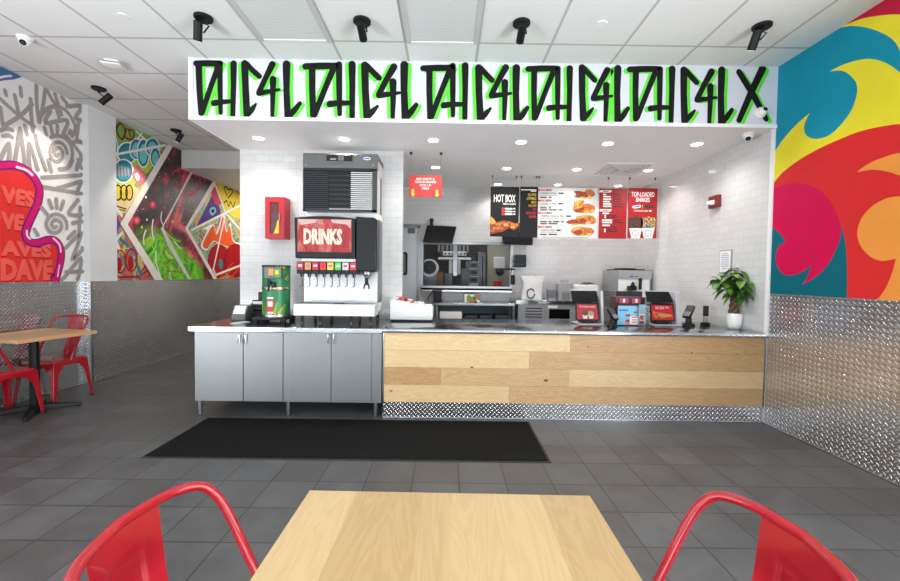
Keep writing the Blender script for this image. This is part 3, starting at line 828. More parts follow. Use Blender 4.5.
P.box((xa+0.006, YIC+0.018, zl0+0.024), (xb_-0.006, YIC+0.026, zl0+0.034), 'steel').done('louvre_field', fr)
P.new()
for i in range(22):
    z = iz0-0.0+0.02+i*0.018; P.box((ix1-0.003, YBK-0.17, z), (ix1+0.001, YBK-0.08, z+0.010), 'black_plastic')
P.done('side_vent')

# ---- tea urn
YU = 4.26
ux0, ux1, uz0, uz1 = rc(263.2, 265.2, 289.8, 316.0, YU)
ur = (ux1-ux0)/2; uc = (ux0+ux1)/2
stx0, stx1, stz0, stz1 = rc(253.2, 318.6, 286, 327, YU-0.12)
st = thing('urn_stand', (uc, YU, ZT), 'low black stand under the green tea urn', 'stand'); P = Part(st)
P.new().box((stx0, YU-0.15, stz1-0.012), (ux1+0.01, YU+0.15, uz0-0.0005), 'black_plastic').done('platform', bevel=0.004)
for xx in (stx0+0.025, ux1-0.02):
    for yy in (YU-0.125, YU+0.125): P.new().box((xx-0.025, yy-0.02, ZT), (xx+0.025, yy+0.02, stz1-0.012), 'black_plastic').done('leg', bevel=0.002)
urn = thing('tea_urn', (uc, YU, uz0), 'round green leaf-print tea urn with black tap beside the soda machine', 'drink urn'); P = Part(urn)
H = uz1-uz0
P.new().lathe([(0, 0.001), (ur, 0.001), (ur, 0.018), (ur-0.002, 0.02), (ur-0.002, H*0.53), (ur-0.002, H*0.58), (ur-0.002, H-0.02), (ur-0.012, H-0.012), (0, H-0.012)], (uc, YU, uz0), 'urn_green', n=40).done('body')
P.new().lathe([(ur, 0.0), (ur+0.003, 0.002), (ur+0.003, 0.026), (ur-0.001, 0.028)], (uc, YU, uz0), 'steel', n=40).done('base_ring')
P.new().lathe([(ur-0.001, H*0.53), (ur+0.002, H*0.535), (ur+0.002, H*0.575), (ur-0.001, H*0.58)], (uc, YU, uz0), 'copper', n=40).done('band')
P.new().lathe([(ur-0.002, H-0.018), (ur+0.003, H-0.014), (ur+0.003, H-0.004), (ur-0.006, H), (0.03, H), (0, H)], (uc, YU, uz0), 'charcoal', n=40).done('lid')
def on_urn(a, z, r=0.0): return Vector((uc+(ur+r)*math.sin(a), YU-(ur+r)*math.cos(a), z))
def urn_patch(a0, a1, z0, z1, m, r, n=8):
    for i in range(n):
        p, q = a0+(a1-a0)*i/n, a0+(a1-a0)*(i+1)/n
        P.poly([on_urn(p, z0, r), on_urn(q, z0, r), on_urn(q, z1, r), on_urn(p, z1, r)], m)
zz = lambda py: at(276, py, Y=YU-ur).z
bx0, bx1 = at(264.6, 272, Y=YU-ur).x, at(281.7, 272, Y=YU-ur).x
pl = P.new().box((bx0, YU-ur-0.012, zz(278.3)), (bx1, YU-ur+0.05, zz(267.2)), 'gunmetal').done('display_panel', bevel=0.004)
w = bx1-bx0; zc0, zc1 = zz(275.4), zz(268.8)
P.new().box((bx0+w*0.26, YU-ur-0.0135, zc0), (bx0+w*0.55, YU-ur-0.012, zc1), 'ink_orange').box((bx0+w*0.6, YU-ur-0.0135, zz(277)), (bx0+w*0.93, YU-ur-0.012, zc1), 'ink_green').box((bx0+w*0.26, YU-ur-0.0135, zz(277)), (bx0+w*0.55, YU-ur-0.012, zc0-0.004), 'ink_blue').box((bx0+w*0.66, YU-ur-0.0142, zc0+0.01), (bx0+w*0.84, YU-ur-0.0135, zc1-0.015), 'ink_yellow').done('label', pl)
fx = at(269.5, 286, Y=YU-ur-0.03).x
tp = P.new().cyl((fx, YU-ur+0.02, zz(283)), (fx, YU-ur-0.05, zz(283)), 0.018, 'black_plastic', n=14).cyl((fx, YU-ur-0.045, zz(279.4)), (fx, YU-ur-0.045, zz(291.4)), 0.015, 'black_plastic', r1=0.010, n=14).done('tap')
P.new().box((fx-0.012, YU-ur-0.055, zz(280.5)), (fx+0.012, YU-ur-0.035, zz(278.6)), 'black_plastic').box((fx+0.022, YU-ur-0.03, zz(287.5)), (fx+0.05, YU-ur+0.01, zz(282)), 'black_plastic').done('tap_handle', tp)
# printed cup and leaves, wrapped on the barrel
P.new()
aa = lambda px: math.asin(max(-1, min(1, (at(px, 300, Y=YU-ur*0.6).x-uc)/ur)))
urn_patch(aa(269.2), aa(275.6), zz(314), zz(297.8), 'ink_red', 0.0012); urn_patch(aa(270.2), aa(274.8), zz(306.5), zz(301.5), 'ink_white', 0.0018); urn_patch(aa(269.4), aa(275.4), zz(299), zz(297.2), 'ink_white', 0.0018)
urn_patch(aa(269.8), aa(275.2), zz(313.6), zz(312), 'ink_white', 0.0018)
M['leaf_yellow'] = mat('leaf_yellow', rgb(196, 206, 40), 0.45, noise=0.2)
def frond(a, z, da, dz, k=6):
    for i in range(k):
        t = i/(k-1); A = a+da*t; Z = z+dz*t
        for s in (-1, 1):
            L = 0.05*(1-0.5*t); b0 = on_urn(A, Z, 0.0012)
            tip = on_urn(A+s*L/ur*0.8, Z+L*0.75, 0.0012); m1 = on_urn(A+s*L/ur*0.35+0.03, Z+L*0.45, 0.0012); m2 = on_urn(A+s*L/ur*0.5-0.03, Z+L*0.3, 0.0012)
            P.poly([b0, m1, tip, m2], 'leaf_yellow')
frond(aa(278.5), zz(315), 0.12, 0.11); frond(aa(282), zz(315), 0.35, 0.09); frond(aa(265.3), zz(315), -0.15, 0.12); frond(aa(284), zz(274), 0.1, 0.06, 4); frond(aa(281), zz(270), 0.3, 0.02, 4)
frond(aa(286), zz(281), 0.1, 0.05, 3)
P.done('printed_pattern', recalc=False)

# ---- black lid organiser and napkin dispenser, papers
ox0, ox1, oz0, oz1 = rc(247.5, 304.5, 264, 326, 4.43)
org = thing('lid_organizer', ((ox0+ox1)/2, 4.5, ZT), 'black stepped lid and straw organizer left of the tea urn', 'organizer'); P = Part(org)
prof = [(4.42, ZT), (4.42, ZT+0.06), (4.46, ZT+0.10), (4.46, ZT+0.15), (4.53, ZT+0.17), (4.53, ZT+0.20), (4.60, ZT+0.20), (4.60, ZT)]
P.new().prism([(ox0, y, z) for y, z in prof], (0.16, 0, 0), 'black_plastic').done('body', bevel=0.004)
P.new().box((ox0+0.02, 4.445, ZT+0.105), (ox0+0.14, 4.46, ZT+0.125), 'charcoal').box((ox0+0.03, 4.485, ZT+0.16), (ox0+0.13, 4.522, ZT+0.19), 'plastic_white').done('lid_stack')
x0, x1, z0, z1 = rc(258.2, 292, 264, 306, 4.56)
P.new().box((x0, 4.56, ZT+0.19), (x1+0.01, 4.595, z1), 'black_plastic').box((x0+0.02, 4.556, ZT+0.22), (x0+0.04, 4.56, z1-0.02), 'charcoal').done('back_panel', bevel=0.003)
nx0, nx1, nz0, nz1 = rc(232.4, 305.5, 247.6, 319.5, 4.3)
nap = thing('napkin_dispenser', ((nx0+nx1)/2, 4.36, ZT), 'low grey and clear napkin dispenser at the left end of the steel cabinet', 'dispenser'); P = Part(nap)
P.new().prism([(nx0, y, z) for y, z in ((4.27, ZT), (4.27, ZT+0.05), (4.33, nz1-0.01), (4.46, nz1), (4.46, ZT))], (nx1-nx0-0.01, 0, 0), 'gunmetal').done('case', bevel=0.006)
P.new().box((nx0+0.02, 4.285, ZT+0.055), (nx1-0.03, 4.30, ZT+0.072), 'paper').prism([(nx0+0.015, y, z) for y, z in ((4.284, ZT+0.065), (4.326, nz1-0.014), (4.33, nz1-0.004), (4.28, ZT+0.072))], (nx1-nx0-0.04, 0, 0), 'plastic_white').done('napkins')
for k, (a, c, yy, rot) in enumerate(((232.5, 243, 4.06, 0.1), (238, 247, 4.13, -0.35))):
    x0, x1 = at(a, 322, Y=yy).x, at(c, 322, Y=yy).x
    q = MB(); q.box((-(x1-x0)/2, -0.05, 0), ((x1-x0)/2, 0.05, 0.006), 'paper')
    o = q.build('napkin'); o.location = ((x0+x1)/2, yy, ZT); o.rotation_euler = (0, 0, rot)
    tag(o, ['flat white napkin nearest the front edge of the steel cabinet top', 'flat white napkin lying askew nearer the lid organizer'][k], 'napkin', 'napkins on the cabinet top')

# ---- red cabinet on the tiled wall
rx0, rx1, rz0, rz1 = rc(265.3, 197.0, 285.0, 238.7, YT-0.15)
fc = thing('extinguisher_cabinet', ((rx0+rx1)/2, YT, rz0), 'red wall-hung fire cabinet with glazed door left of the soda machine', 'fire cabinet'); P = Part(fc)
yf = YT-0.15
P.new().box((rx0, yf+0.006, rz0), (rx1+0.0, YT-0.0005, rz1), 'red_box').done('body', bevel=0.003)
x0, x1, z0, z1 = rc(270.3, 202.0, 279.2, 233.5, yf)
d = P.new().box((rx0+0.002, yf-0.012, rz0+0.002), (x0, yf+0.006, rz1-0.002), 'red_box').box((x1, yf-0.012, rz0+0.002), (rx1-0.002, yf+0.006, rz1-0.002), 'red_box').box((x0, yf-0.012, z1), (x1, yf+0.006, rz1-0.002), 'red_box').box((x0, yf-0.012, rz0+0.002), (x1, yf+0.006, z0), 'red_box').done('door')
M['cabinet_glass'] = mat('cabinet_glass', rgb(92, 34, 36), 0.06, noise=0.4, nscale=12)
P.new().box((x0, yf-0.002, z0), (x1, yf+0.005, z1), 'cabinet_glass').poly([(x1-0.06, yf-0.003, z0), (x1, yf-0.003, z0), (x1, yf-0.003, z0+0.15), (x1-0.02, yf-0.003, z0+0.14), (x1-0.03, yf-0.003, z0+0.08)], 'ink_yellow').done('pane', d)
x0, x1, z0, z1 = rc(280.2, 213, 281.2, 222.5, yf)
P.new().tube([(x0, yf-0.012, z0), (x0, yf-0.028, z0+0.01), (x0, yf-0.028, z1-0.01), (x0, yf-0.012, z1)], 0.005, 'chrome', n=8).done('handle', d)
# ------------------------------------------------------------------ hanging signs and menu boards
def hang_wires(P, px_list, Y, ztop, zc=ZL):
    for px in px_list:
        x = at(px, 182, Y=Y).x
        P.new().cyl((x, Y+0.006, ztop-0.004), (x, Y+0.006, zc-0.03), 0.0012, 'steel', n=6).cyl((x, Y+0.006, zc-0.03), (x, Y+0.006, zc), 0.010, 'dark_steel', n=10).done('hanging_wire')
def bars(P, rows, m, Y):
    """rows of illegible small print: px rectangles"""
    for (a, y0, c, y1) in rows:
        x0, x1, z0, z1 = rc(a, y0, c, y1, Y)
        P.poly([(x0, Y-0.0012, z0), (x1, Y-0.0012, z0), (x1, Y-0.0012, z1), (x0, Y-0.0012, z1)], m)
def words_(P, s, a, y0, c, y1, m, Y, off=0.0014, bold=0.01):
    x0, x1, z0, z1 = rc(a, y0, c, y1, Y)
    P.text(s, ((x0+x1)/2, Y-off, z0), EX, EZ, z1-z0, m, width=x1-x0, bold=bold)

# red order sign
YR = 4.68
x0, x1, z0, z1 = rc(409.2, 175.4, 442.1, 196.9, YR)
sg = thing('pickup_sign', ((x0+x1)/2, YR, z0), 'small red sign with two yellow arrows hanging from the white ceiling', 'sign'); P = Part(sg)
P.new().box((x0, YR, z0), (x1, YR+0.008, z1), 'red_sign').done('panel', bevel=0.001)
P.new()
s = 16.6
def q_(x, y): return (405+x/s, 170+y/s)
for t, a, y0, c, y1 in (('3RD PARTY &', 188, 132, 492, 166), ('ONLINE ORDERS', 162, 182, 520, 216), ('PICK UP', 248, 238, 432, 270), ('HERE', 282, 290, 398, 322)):
    p, q = q_(a, y0), q_(c, y1); words_(P, t, p[0], p[1], q[0], q[1], 'ink_white', YR)
P.done('lettering')
for ax in (130, 532):
    P.new(); yy = 318 if ax < 300 else 332
    pts = [(ax-18, yy), (ax+18, yy), (ax+18, yy+72), (ax+36, yy+72), (ax, yy+120), (ax-36, yy+72), (ax-18, yy+72)]
    P.poly([tuple(at(*q_(*p), Y=YR-0.0014)) for p in pts], 'ink_yellow'); P.done('arrow')
for px in (411.0, 441.0):
    x = at(px, 160, Y=YR).x
    P.new().cyl((x, YR+0.004, z1-0.003), (x, YR+0.004, ZL-0.03), 0.0012, 'steel', n=6).lathe([(0.004, 0), (0.016, 0.012), (0.016, 0.03)], (x, YR+0.004, ZL-0.03), 'charcoal', n=14).done('hanging_wire')

# ---- menu boards

YM = 5.70
M['fried'] = mat('fried_food', rgb(196, 112, 48), 0.5, noise=0.55, nscale=22)
M['fried_dark'] = mat('fried_dark', rgb(150, 56, 26), 0.5, noise=0.5, nscale=26)
M['bun'] = mat('bun', rgb(222, 160, 62), 0.5, noise=0.3, nscale=20)
M['sauce'] = mat('sauce', rgb(226, 176, 132), 0.5, noise=0.1)
M['pickle'] = mat('pickle', rgb(182, 180, 70), 0.5, noise=0.2)
M['choc'] = mat('choc_top', rgb(78, 50, 42), 0.5, noise=0.6, nscale=45)
def sprinkle_mat():
    mt, nt, bb = base_mat('sprinkles'); tc = nt.new('ShaderNodeTexCoord'); v = nt.new('ShaderNodeTexVoronoi'); v.inputs['Scale'].default_value = 60
    nt.link(tc.outputs['Object'], v.inputs['Vector']); hs = nt.new('ShaderNodeSeparateColor'); nt.link(v.outputs['Color'], hs.inputs[0])
    nt.link(nt.ramp(hs.outputs[0], [(0, rgb(70, 90, 170)), (0.2, rgb(206, 110, 40)), (0.4, rgb(90, 60, 52)), (0.6, rgb(214, 190, 70)), (0.8, rgb(90, 150, 80)), (0.92, rgb(220, 210, 200))], 'CONSTANT'), bb.inputs['Base Color'])
    return mt
M['sprinkles'] = sprinkle_mat()
def blob(P, pts, m, Y, off):
    ps = smooth_path(pts, 4, True)
    P.poly([tuple(at(p.x, p.y, Y=Y-off)) for p in ps], m)
def board(name, label, px0, py0, px1, py1, m, wires):
    x0, x1, z0, z1 = rc(px0, py0, px1, py1, YM)
    t = thing(name, ((x0+x1)/2, YM, z0), label, 'menu board', 'menu boards hanging over the kitchen line'); P = Part(t)
    P.new().box((x0, YM, z0), (x1, YM+0.012, z1), m).done('panel', bevel=0.001)
    hang_wires(P, wires, YM, z1)
    return P
def tr(s, ox, oy):
    return lambda x, y: (ox+x/s, oy+y/s)
# 1 hot box
P = board('menu_board', 'black HOT BOX menu board with fries, leftmost of the hanging menus', 490.4, 186.8, 518.8, 236.6, 'menu_black', (492.5, 516.5))
T = tr(8.932, 486, 180)
P.new(); a = T(70, 132); c = T(264, 196); words_(P, 'HOT BOX', a[0], a[1], c[0], c[1], 'ink_white', YM, bold=0.015)
a = T(152, 206); c = T(266, 222); words_(P, 'FRIES & 2 SLIDERS', a[0], a[1], c[0], c[1], 'ink_white', YM)
for y in (256, 281, 305):
    a = T(170, y-6); c = T(236, y+7); bars(P, [(a[0], a[1], c[0], c[1])], 'ink_white', YM); a = T(244, y-5); c = T(262, y+6); bars(P, [(a[0], a[1], c[0], c[1])], 'ink_white', YM)
    a = T(140, y-10); c = T(166, y+10); bars(P, [(a[0], a[1], c[0], c[1])], 'ink_red', YM)
P.done('lettering')
P.new(); blob(P, [T(38, 330), T(70, 345), T(90, 375), T(150, 362), T(215, 370), T(262, 385), T(292, 380), T(292, 415), T(250, 445), T(205, 430), T(150, 460), T(95, 470), T(60, 480), T(38, 470)], 'fried_dark', YM, 0.0012)
blob(P, [T(38, 332), T(62, 342), T(86, 372), T(70, 392), T(38, 388)], 'bun', YM, 0.0016)
for (x, y, r) in ((110, 395, 24), (150, 385, 20), (185, 400, 24), (225, 395, 22), (262, 400, 20), (130, 430, 22), (85, 430, 22), (240, 420, 18), (60, 455, 16), (200, 380, 15)):
    blob(P, [T(x+r*math.cos(k)*1.2, y+r*0.6*math.sin(k)+3*math.sin(3*k)) for k in [i*PI/4 for i in range(8)]], 'fried' if (x+y) % 3 else 'bun', YM, 0.002)
P.done('food_picture')
# 2 heat levels
P = board('menu_board', 'black menu board listing heat levels in yellow to red, second of the hanging menus', 519.9, 186.8, 537.8, 237.6, 'menu_black', (521.5, 537.0))
P.new()
for s_, x, y0, y1, m in (('NO SPICE', 376, 120, 142, 'ink_yellow'), ('LITE MILD', 366, 153, 176, 'ink_yellow'), ('MILD', 406, 188, 209, 'ink_yellow'), ('MEDIUM', 380, 219, 240, 'ink_orange'), ('HOT', 418, 252, 273, 'ink_red'), ('EXTRA HOT', 360, 284, 306, 'ink_red'), ('REAPER', 386, 317, 338, 'ink_red')):
    a = T(x, y0); c = T(448, y1); words_(P, s_, a[0], a[1], c[0], c[1], m, YM)
a = T(314, 84); c = T(450, 92); bars(P, [(a[0], a[1], c[0], c[1])], 'ink_white', YM); a = T(400, 96); c = T(448, 104); bars(P, [(a[0], a[1], c[0], c[1])], 'ink_white', YM)
P.done('lettering')
# 3 white combo board
P = board('menu_board', 'wide white combo menu board with four food pictures, widest of the hanging menus', 538.4, 187.8, 597.6, 238.4, 'menu_white', (539.5,))
T = tr(9.686, 535, 182)
M['food_mats'] = M['bun']
P.new()
for y, num in ((78, 1), (180, 2), (300, 3), (436, 4)):
    a = T(30, y-9); c = T(118, y+9); bars(P, [(a[0], a[1], c[0], c[1])], 'ink_red', YM); a = T(116, y-9); c = T(160, y+9); bars(P, [(a[0], a[1], c[0], c[1])], 'ink_black', YM)
    a = T(50, y-5); c = T(112, y+5); x0_, x1_, z0_, z1_ = rc(a[0], a[1], c[0], c[1], YM)
    P.text('COMBO', ((x0_+x1_)/2, YM-0.002, z0_), EX, EZ, z1_-z0_, 'ink_white', width=x1_-x0_)
    a = T(124, y-6); c = T(152, y+6); x0_, x1_, z0_, z1_ = rc(a[0], a[1], c[0], c[1], YM)
    P.text('#%d' % num, ((x0_+x1_)/2, YM-0.002, z0_), EX, EZ, z1_-z0_, 'ink_white', width=x1_-x0_)
for s_, x, y, xe, pr, pe in (('2 TENDERS W/ FRIES', 50, 110, 208, 226, 276), ('2 SLIDERS W/ FRIES', 50, 211, 206, 222, 272), ('1 TENDER & 1 SLIDER W/ FRIES', 50, 331, 280, 300, 350), ('1 SLIDER W/ FRIES', 50, 468, 190, 204, 250)):
    a = T(x, y-9); c = T(xe, y+9); words_(P, s_, a[0], a[1], c[0], c[1], 'ink_black', YM)
    a = T(pr, y-7); c = T(pe, y+7); bars(P, [(a[0], a[1], c[0], c[1])], 'ink_black', YM)
for (x, y, xe) in ((50, 131, 242), (50, 235, 240), (50, 356, 268), (50, 488, 220), (70, 536, 520)):
    a = T(x, y-2); c = T(xe, y+3); bars(P, [(a[0], a[1], c[0], c[1])], 'ink_grey', YM)
for (x, y, xe) in ((50, 149, 112), (134, 149, 160), (50, 250, 112), (132, 250, 156), (50, 270, 118), (132, 270, 214), (228, 270, 268), (50, 384, 116), (130, 384, 160), (174, 384, 236), (250, 384, 280), (50, 404, 116), (130, 404, 218), (48, 508, 112), (132, 508, 214)):
    a = T(x, y-6); c = T(xe, y+6); bars(P, [(a[0], a[1], c[0], c[1])], 'ink_black', YM)
P.done('lettering')
def food(P, parts):
    for pts, m, off in parts: blob(P, [T(*p) for p in pts], m, YM, off)
P.new(); food(P, [([(376, 92), (420, 86), (480, 95), (500, 75), (555, 78), (582, 115), (560, 140), (500, 150), (430, 155), (380, 140), (400, 120)], 'fried_dark', 0.0012), ([(485, 85), (520, 72), (560, 82), (580, 115), (555, 130), (510, 125)], 'fried', 0.0018), ([(430, 148), (470, 142), (500, 160), (440, 162)], 'pickle', 0.0018), ([(508, 140), (530, 132), (550, 142), (545, 164), (515, 164)], 'sauce', 0.0022)]); P.done('food_picture')
P.new(); food(P, [([(375, 235), (380, 195), (430, 175), (475, 182), (470, 210), (530, 212), (575, 235), (580, 280), (550, 300), (470, 300), (400, 295), (370, 270)], 'fried', 0.0012), ([(380, 225), (395, 192), (440, 176), (460, 186), (430, 205), (420, 230)], 'bun', 0.0018), ([(372, 262), (410, 245), (470, 240), (475, 262), (440, 290), (390, 290)], 'fried_dark', 0.0018), ([(378, 262), (420, 236), (470, 232), (440, 250)], 'bun', 0.0022), ([(470, 292), (520, 282), (530, 300), (490, 306)], 'pickle', 0.0018), ([(545, 270), (575, 268), (575, 296), (548, 296)], 'sauce', 0.0022)]); P.done('food_picture')
P.new(); food(P, [([(300, 390), (340, 372), (395, 360), (400, 335), (480, 322), (560, 330), (592, 375), (580, 400), (500, 412), (400, 405), (340, 405)], 'fried', 0.0012), ([(300, 390), (340, 368), (400, 362), (420, 395), (340, 406)], 'fried_dark', 0.0018), ([(395, 345), (450, 325), (510, 328), (480, 345), (430, 352)], 'bun', 0.0018), ([(430, 370), (470, 350), (500, 380), (450, 400)], 'fried_dark', 0.002), ([(350, 408), (400, 400), (420, 412), (370, 418)], 'pickle', 0.0018), ([(495, 390), (530, 384), (545, 400), (520, 412), (498, 410)], 'sauce', 0.0022)]); P.done('food_picture')
P.new(); food(P, [([(348, 475), (375, 445), (440, 432), (480, 440), (540, 445), (572, 475), (555, 505), (500, 515), (420, 522), (370, 500)], 'fried', 0.0012), ([(370, 458), (410, 438), (450, 436), (440, 455), (390, 470)], 'bun', 0.0018), ([(380, 480), (430, 462), (460, 480), (440, 510), (395, 505)], 'fried_dark', 0.002), ([(505, 500), (540, 495), (545, 522), (510, 522)], 'sauce', 0.0022), ([(430, 515), (470, 508), (490, 520), (450, 526)], 'pickle', 0.0018)]); P.done('food_picture')
# 4 red list board
P = board('menu_board', 'red menu board with two white headings and price lists right of the combo board', 599.2, 188.6, 626.6, 238.6, 'menu_red', (608.6,))
T = tr(9.677, 595, 182)
P.new()
for y, s_ in ((91, 'SIDES'), (274, 'DRINKS')):
    a = T(44, y-11); c = T(164, y+11); x0, x1, z0, z1 = rc(a[0], a[1], c[0], c[1], YM)
    P.poly([(x0, YM-0.0012, z0), (x1-0.02, YM-0.0012, z0), (x1, YM-0.0012, z1), (x0, YM-0.0012, z1)], 'ink_white')
    a = T(76, y-6); c = T(132, y+6); bars(P, [(a[0], a[1], c[0], c[1])], 'ink_grey', YM-0.0006)
for (x, y, xe) in ((78, 121, 108), (78, 142, 152), (78, 166, 156), (78, 189, 142), (78, 212, 156), (78, 235, 158), (72, 303, 136), (92, 324, 106), (92, 342, 106), (68, 370, 166), (68, 391, 164), (70, 420, 144), (88, 460, 102), (88, 478, 102)):
    a = T(x, y-7); c = T(xe, y+7); bars(P, [(a[0], a[1], c[0], c[1])], 'ink_white', YM)
for (x, y, xe) in ((172, 123, 250), (172, 146, 250), (172, 168, 254), (172, 191, 250), (172, 215, 278), (172, 238, 276), (116, 322, 210), (116, 340, 210), (174, 371, 242), (174, 392, 270), (116, 462, 216), (116, 480, 216), (70, 436, 210)):
    a = T(x, y-6); c = T(xe, y+6); bars(P, [(a[0], a[1], c[0], c[1])], 'ink_dark_red', YM)
P.done('lettering')
# 5 shakes board
P = board('menu_board', 'red TOP-LOADED SHAKES menu board with two topped cups, rightmost of the hanging menus', 628.3, 188.2, 657.0, 238.2, 'menu_red', (630.0, 655.4))
P.new()
a = T(352, 98); c = T(576, 142); words_(P, 'TOP-LOADED', a[0], a[1], c[0], c[1], 'ink_white', YM, bold=0.02)
a = T(396, 152); c = T(530, 192); words_(P, 'SHAKES', a[0], a[1], c[0], c[1], 'ink_white', YM, bold=0.02)
a = T(378, 272); c = T(512, 287); words_(P, 'UPGRADE ANY SHAKE', a[0], a[1], c[0], c[1], 'ink_white', YM); a = T(522, 272); c = T(546, 287); bars(P, [(a[0], a[1], c[0], c[1])], 'ink_white', YM)
a = T(458, 218); c = T(461, 258); bars(P, [(a[0], a[1], c[0], c[1])], 'ink_yellow', YM)
P.done('lettering')
P.new()
blob(P, [T(368, 232), T(436, 222), T(438, 246), T(370, 254)], 'ink_white', YM, 0.0012); blob(P, [T(376, 238), T(430, 230), T(430, 242), T(378, 248)], 'ink_blue', YM, 0.0016)
blob(P, [T(480, 226), T(552, 224), T(566, 238), T(552, 254), T(482, 252)], 'choc', YM, 0.0012); P.done('sweet_picture')
for cx_, m_ in ((392, 'choc'), (514, 'sprinkles')):
    P.new(); xs = (cx_-64, cx_+66)
    P.poly([tuple(at(*T(*p), Y=YM-0.0012)) for p in ((cx_-66, 430), (cx_+66, 430), (cx_+40, 545), (cx_-40, 545))], 'ink_white')
    P.poly([tuple(at(*T(cx_+16*2*math.cos(2*PI*i/20), 497+34*math.sin(2*PI*i/20)), Y=YM-0.0016)) for i in range(20)], 'ink_grey')
    P.poly([tuple(at(*T(cx_+26*math.cos(2*PI*i/20), 497+27*math.sin(2*PI*i/20)), Y=YM-0.0019)) for i in range(20)], 'ink_white')
    blob(P, [T(cx_-66, 350), T(cx_-30, 345), T(cx_, 332), T(cx_+40, 345), T(cx_+68, 352), T(cx_+66, 440), T(cx_+20, 446), T(cx_-30, 446), T(cx_-66, 440)], m_, YM, 0.0022)
    P.done('shake_picture')

# ---- graffiti lettering on the soffit, stroke by stroke
g = thing('graffiti_lettering', (0.3, YS, ZL), 'black spray-painted lettering with neon green shadow across the white soffit', 'graffiti')
YG = YS-0.0008
go = Vector(g.location)
G = {'D': [([(65, 72), (130, 70), (205, 70)], [30, 32, 30]), ([(80, 78), (84, 220), (93, 372)], [34, 32, 30]), ([(196, 84), (150, 210), (100, 366)], [30, 27, 28])],
     'H': [([(203, 70), (204, 220), (207, 368)], [28, 27, 22]), ([(168, 310), (215, 302), (264, 298)], [32, 26, 22]), ([(283, 70), (282, 200), (277, 384)], [34, 28, 26])],
     'C': [([(347, 68), (352, 220), (360, 376)], [36, 34, 36]), ([(358, 70), (395, 110), (432, 144)], [28, 28, 28]), ([(362, 374), (390, 345), (412, 312)], [34, 28, 12])],
     '4': [([(508, 70), (470, 150), (430, 240)], [34, 28, 28]), ([(430, 246), (490, 234), (548, 222)], [30, 24, 14]), ([(512, 160), (510, 270), (508, 384)], [34, 26, 20])],
     'L': [([(590, 68), (590, 220), (597, 386)], [40, 32, 34]), ([(597, 386), (635, 348), (668, 304)], [36, 30, 22])]}
G2 = {'D': [([(62, 74), (140, 70), (222, 68)], [30, 32, 30]), ([(98, 84), (99, 220), (105, 372)], [32, 30, 30]), ([(212, 84), (166, 210), (112, 366)], [30, 27, 28])],
      'H': [([(236, 68), (238, 220), (241, 368)], [30, 28, 22]), ([(188, 308), (240, 300), (306, 300)], [32, 26, 22]), ([(306, 66), (308, 200), (308, 384)], [34, 28, 26])],
      'C': [([(376, 68), (380, 220), (390, 376)], [36, 33, 36]), ([(386, 70), (420, 108), (452, 142)], [28, 28, 28]), ([(392, 374), (418, 348), (446, 314)], [34, 28, 14])],
      '4': [([(530, 70), (490, 150), (452, 236)], [34, 28, 28]), ([(452, 242), (505, 236), (562, 226)], [30, 24, 14]), ([(526, 160), (528, 270), (526, 384)], [34, 26, 20])],
      'L': [([(590, 68), (590, 220), (597, 386)], [38, 32, 34]), ([(597, 386), (630, 350), (656, 308)], [36, 30, 22])]}
starts = [(193.6, 286.6, 0.0, (1, -1, -1, 1, 1)), (303.8, 404.9, 0.35, (-1, -1, -1, -1, 1)), (420.4, 516.2, 0.8, (1, -1, -1, -1, -1)), (526.5, 618.1, 1.1, (-1, -1, 1, 1, -1)), (628.0, 721.3, 1.5, (-1, -1, 1, 1, 1))]
k0 = 5.806
def gl(mb, strokes, conv, sgn, dy, scl):
    for pts, w in strokes:                          # neon shadow first, then black above it
        mb.ribbon([conv(x+sgn*19, y+dy) for x, y in pts], [v*scl*1.12 for v in w], Vector((0, 0, 0)), EX, EZ, Vector((0, -1, 0)), 'graffiti_green', off=-(YG-go.y))
    for pts, w in strokes:
        mb.ribbon([conv(x, y) for x, y in pts], [v*scl*1.14 for v in w], Vector((0, 0, 0)), EX, EZ, Vector((0, -1, 0)), 'graffiti_black', off=-(YG-0.0012-go.y))
for gi, (s0, s1, jit, sg_) in enumerate(starts):
    rs = random.Random(gi)
    A0 = at(s0, 62+0.012*(s0-190), Y=YS); L1 = at(s1, 62+0.012*(s1-190), Y=YS)
    ref0, ref1 = 50.0, 590.0
    for li, ch in enumerate('DHC4L'):
        jx, jy = (rs.uniform(-4, 4), rs.uniform(-6, 8)) if gi else (0, 0)
        def conv(x, y, jx=jx, jy=jy):
            X = A0.x + (x+jx-ref0)/(ref1-ref0)*(L1.x-A0.x)
            v = (y+jy-42)/(392-42)                     # 0 soffit top .. 1 soffit bottom
            return (X-go.x, ZC-0.004 - v*(ZC-ZL-0.03) - go.z)
        mb = MB(); sc_ = (L1.x-A0.x)/(ref1-ref0)
        gl(mb, (G2 if gi else G)[ch], conv, sg_[li], 5 if li % 2 else 9, sc_*1.0)
        mb.build('letter', g, recalc=False, sharp=0)
mb = MB()
def conv(x, y):
    p = at(630+x/k0, 50+y/k0, Y=YS); return (p.x-go.x, p.z-go.z)
gl(mb, [([(632, 128), (720, 270), (790, 402)], [30, 32, 26]), ([(768, 110), (705, 240), (632, 408)], [38, 34, 28])], conv, 1, 10, (YS/F)/k0)
mb.build('letter', g, recalc=False, sharp=0)
# ------------------------------------------------------------------ things on the service counter
def upright(P, pxs, Y, m): pass
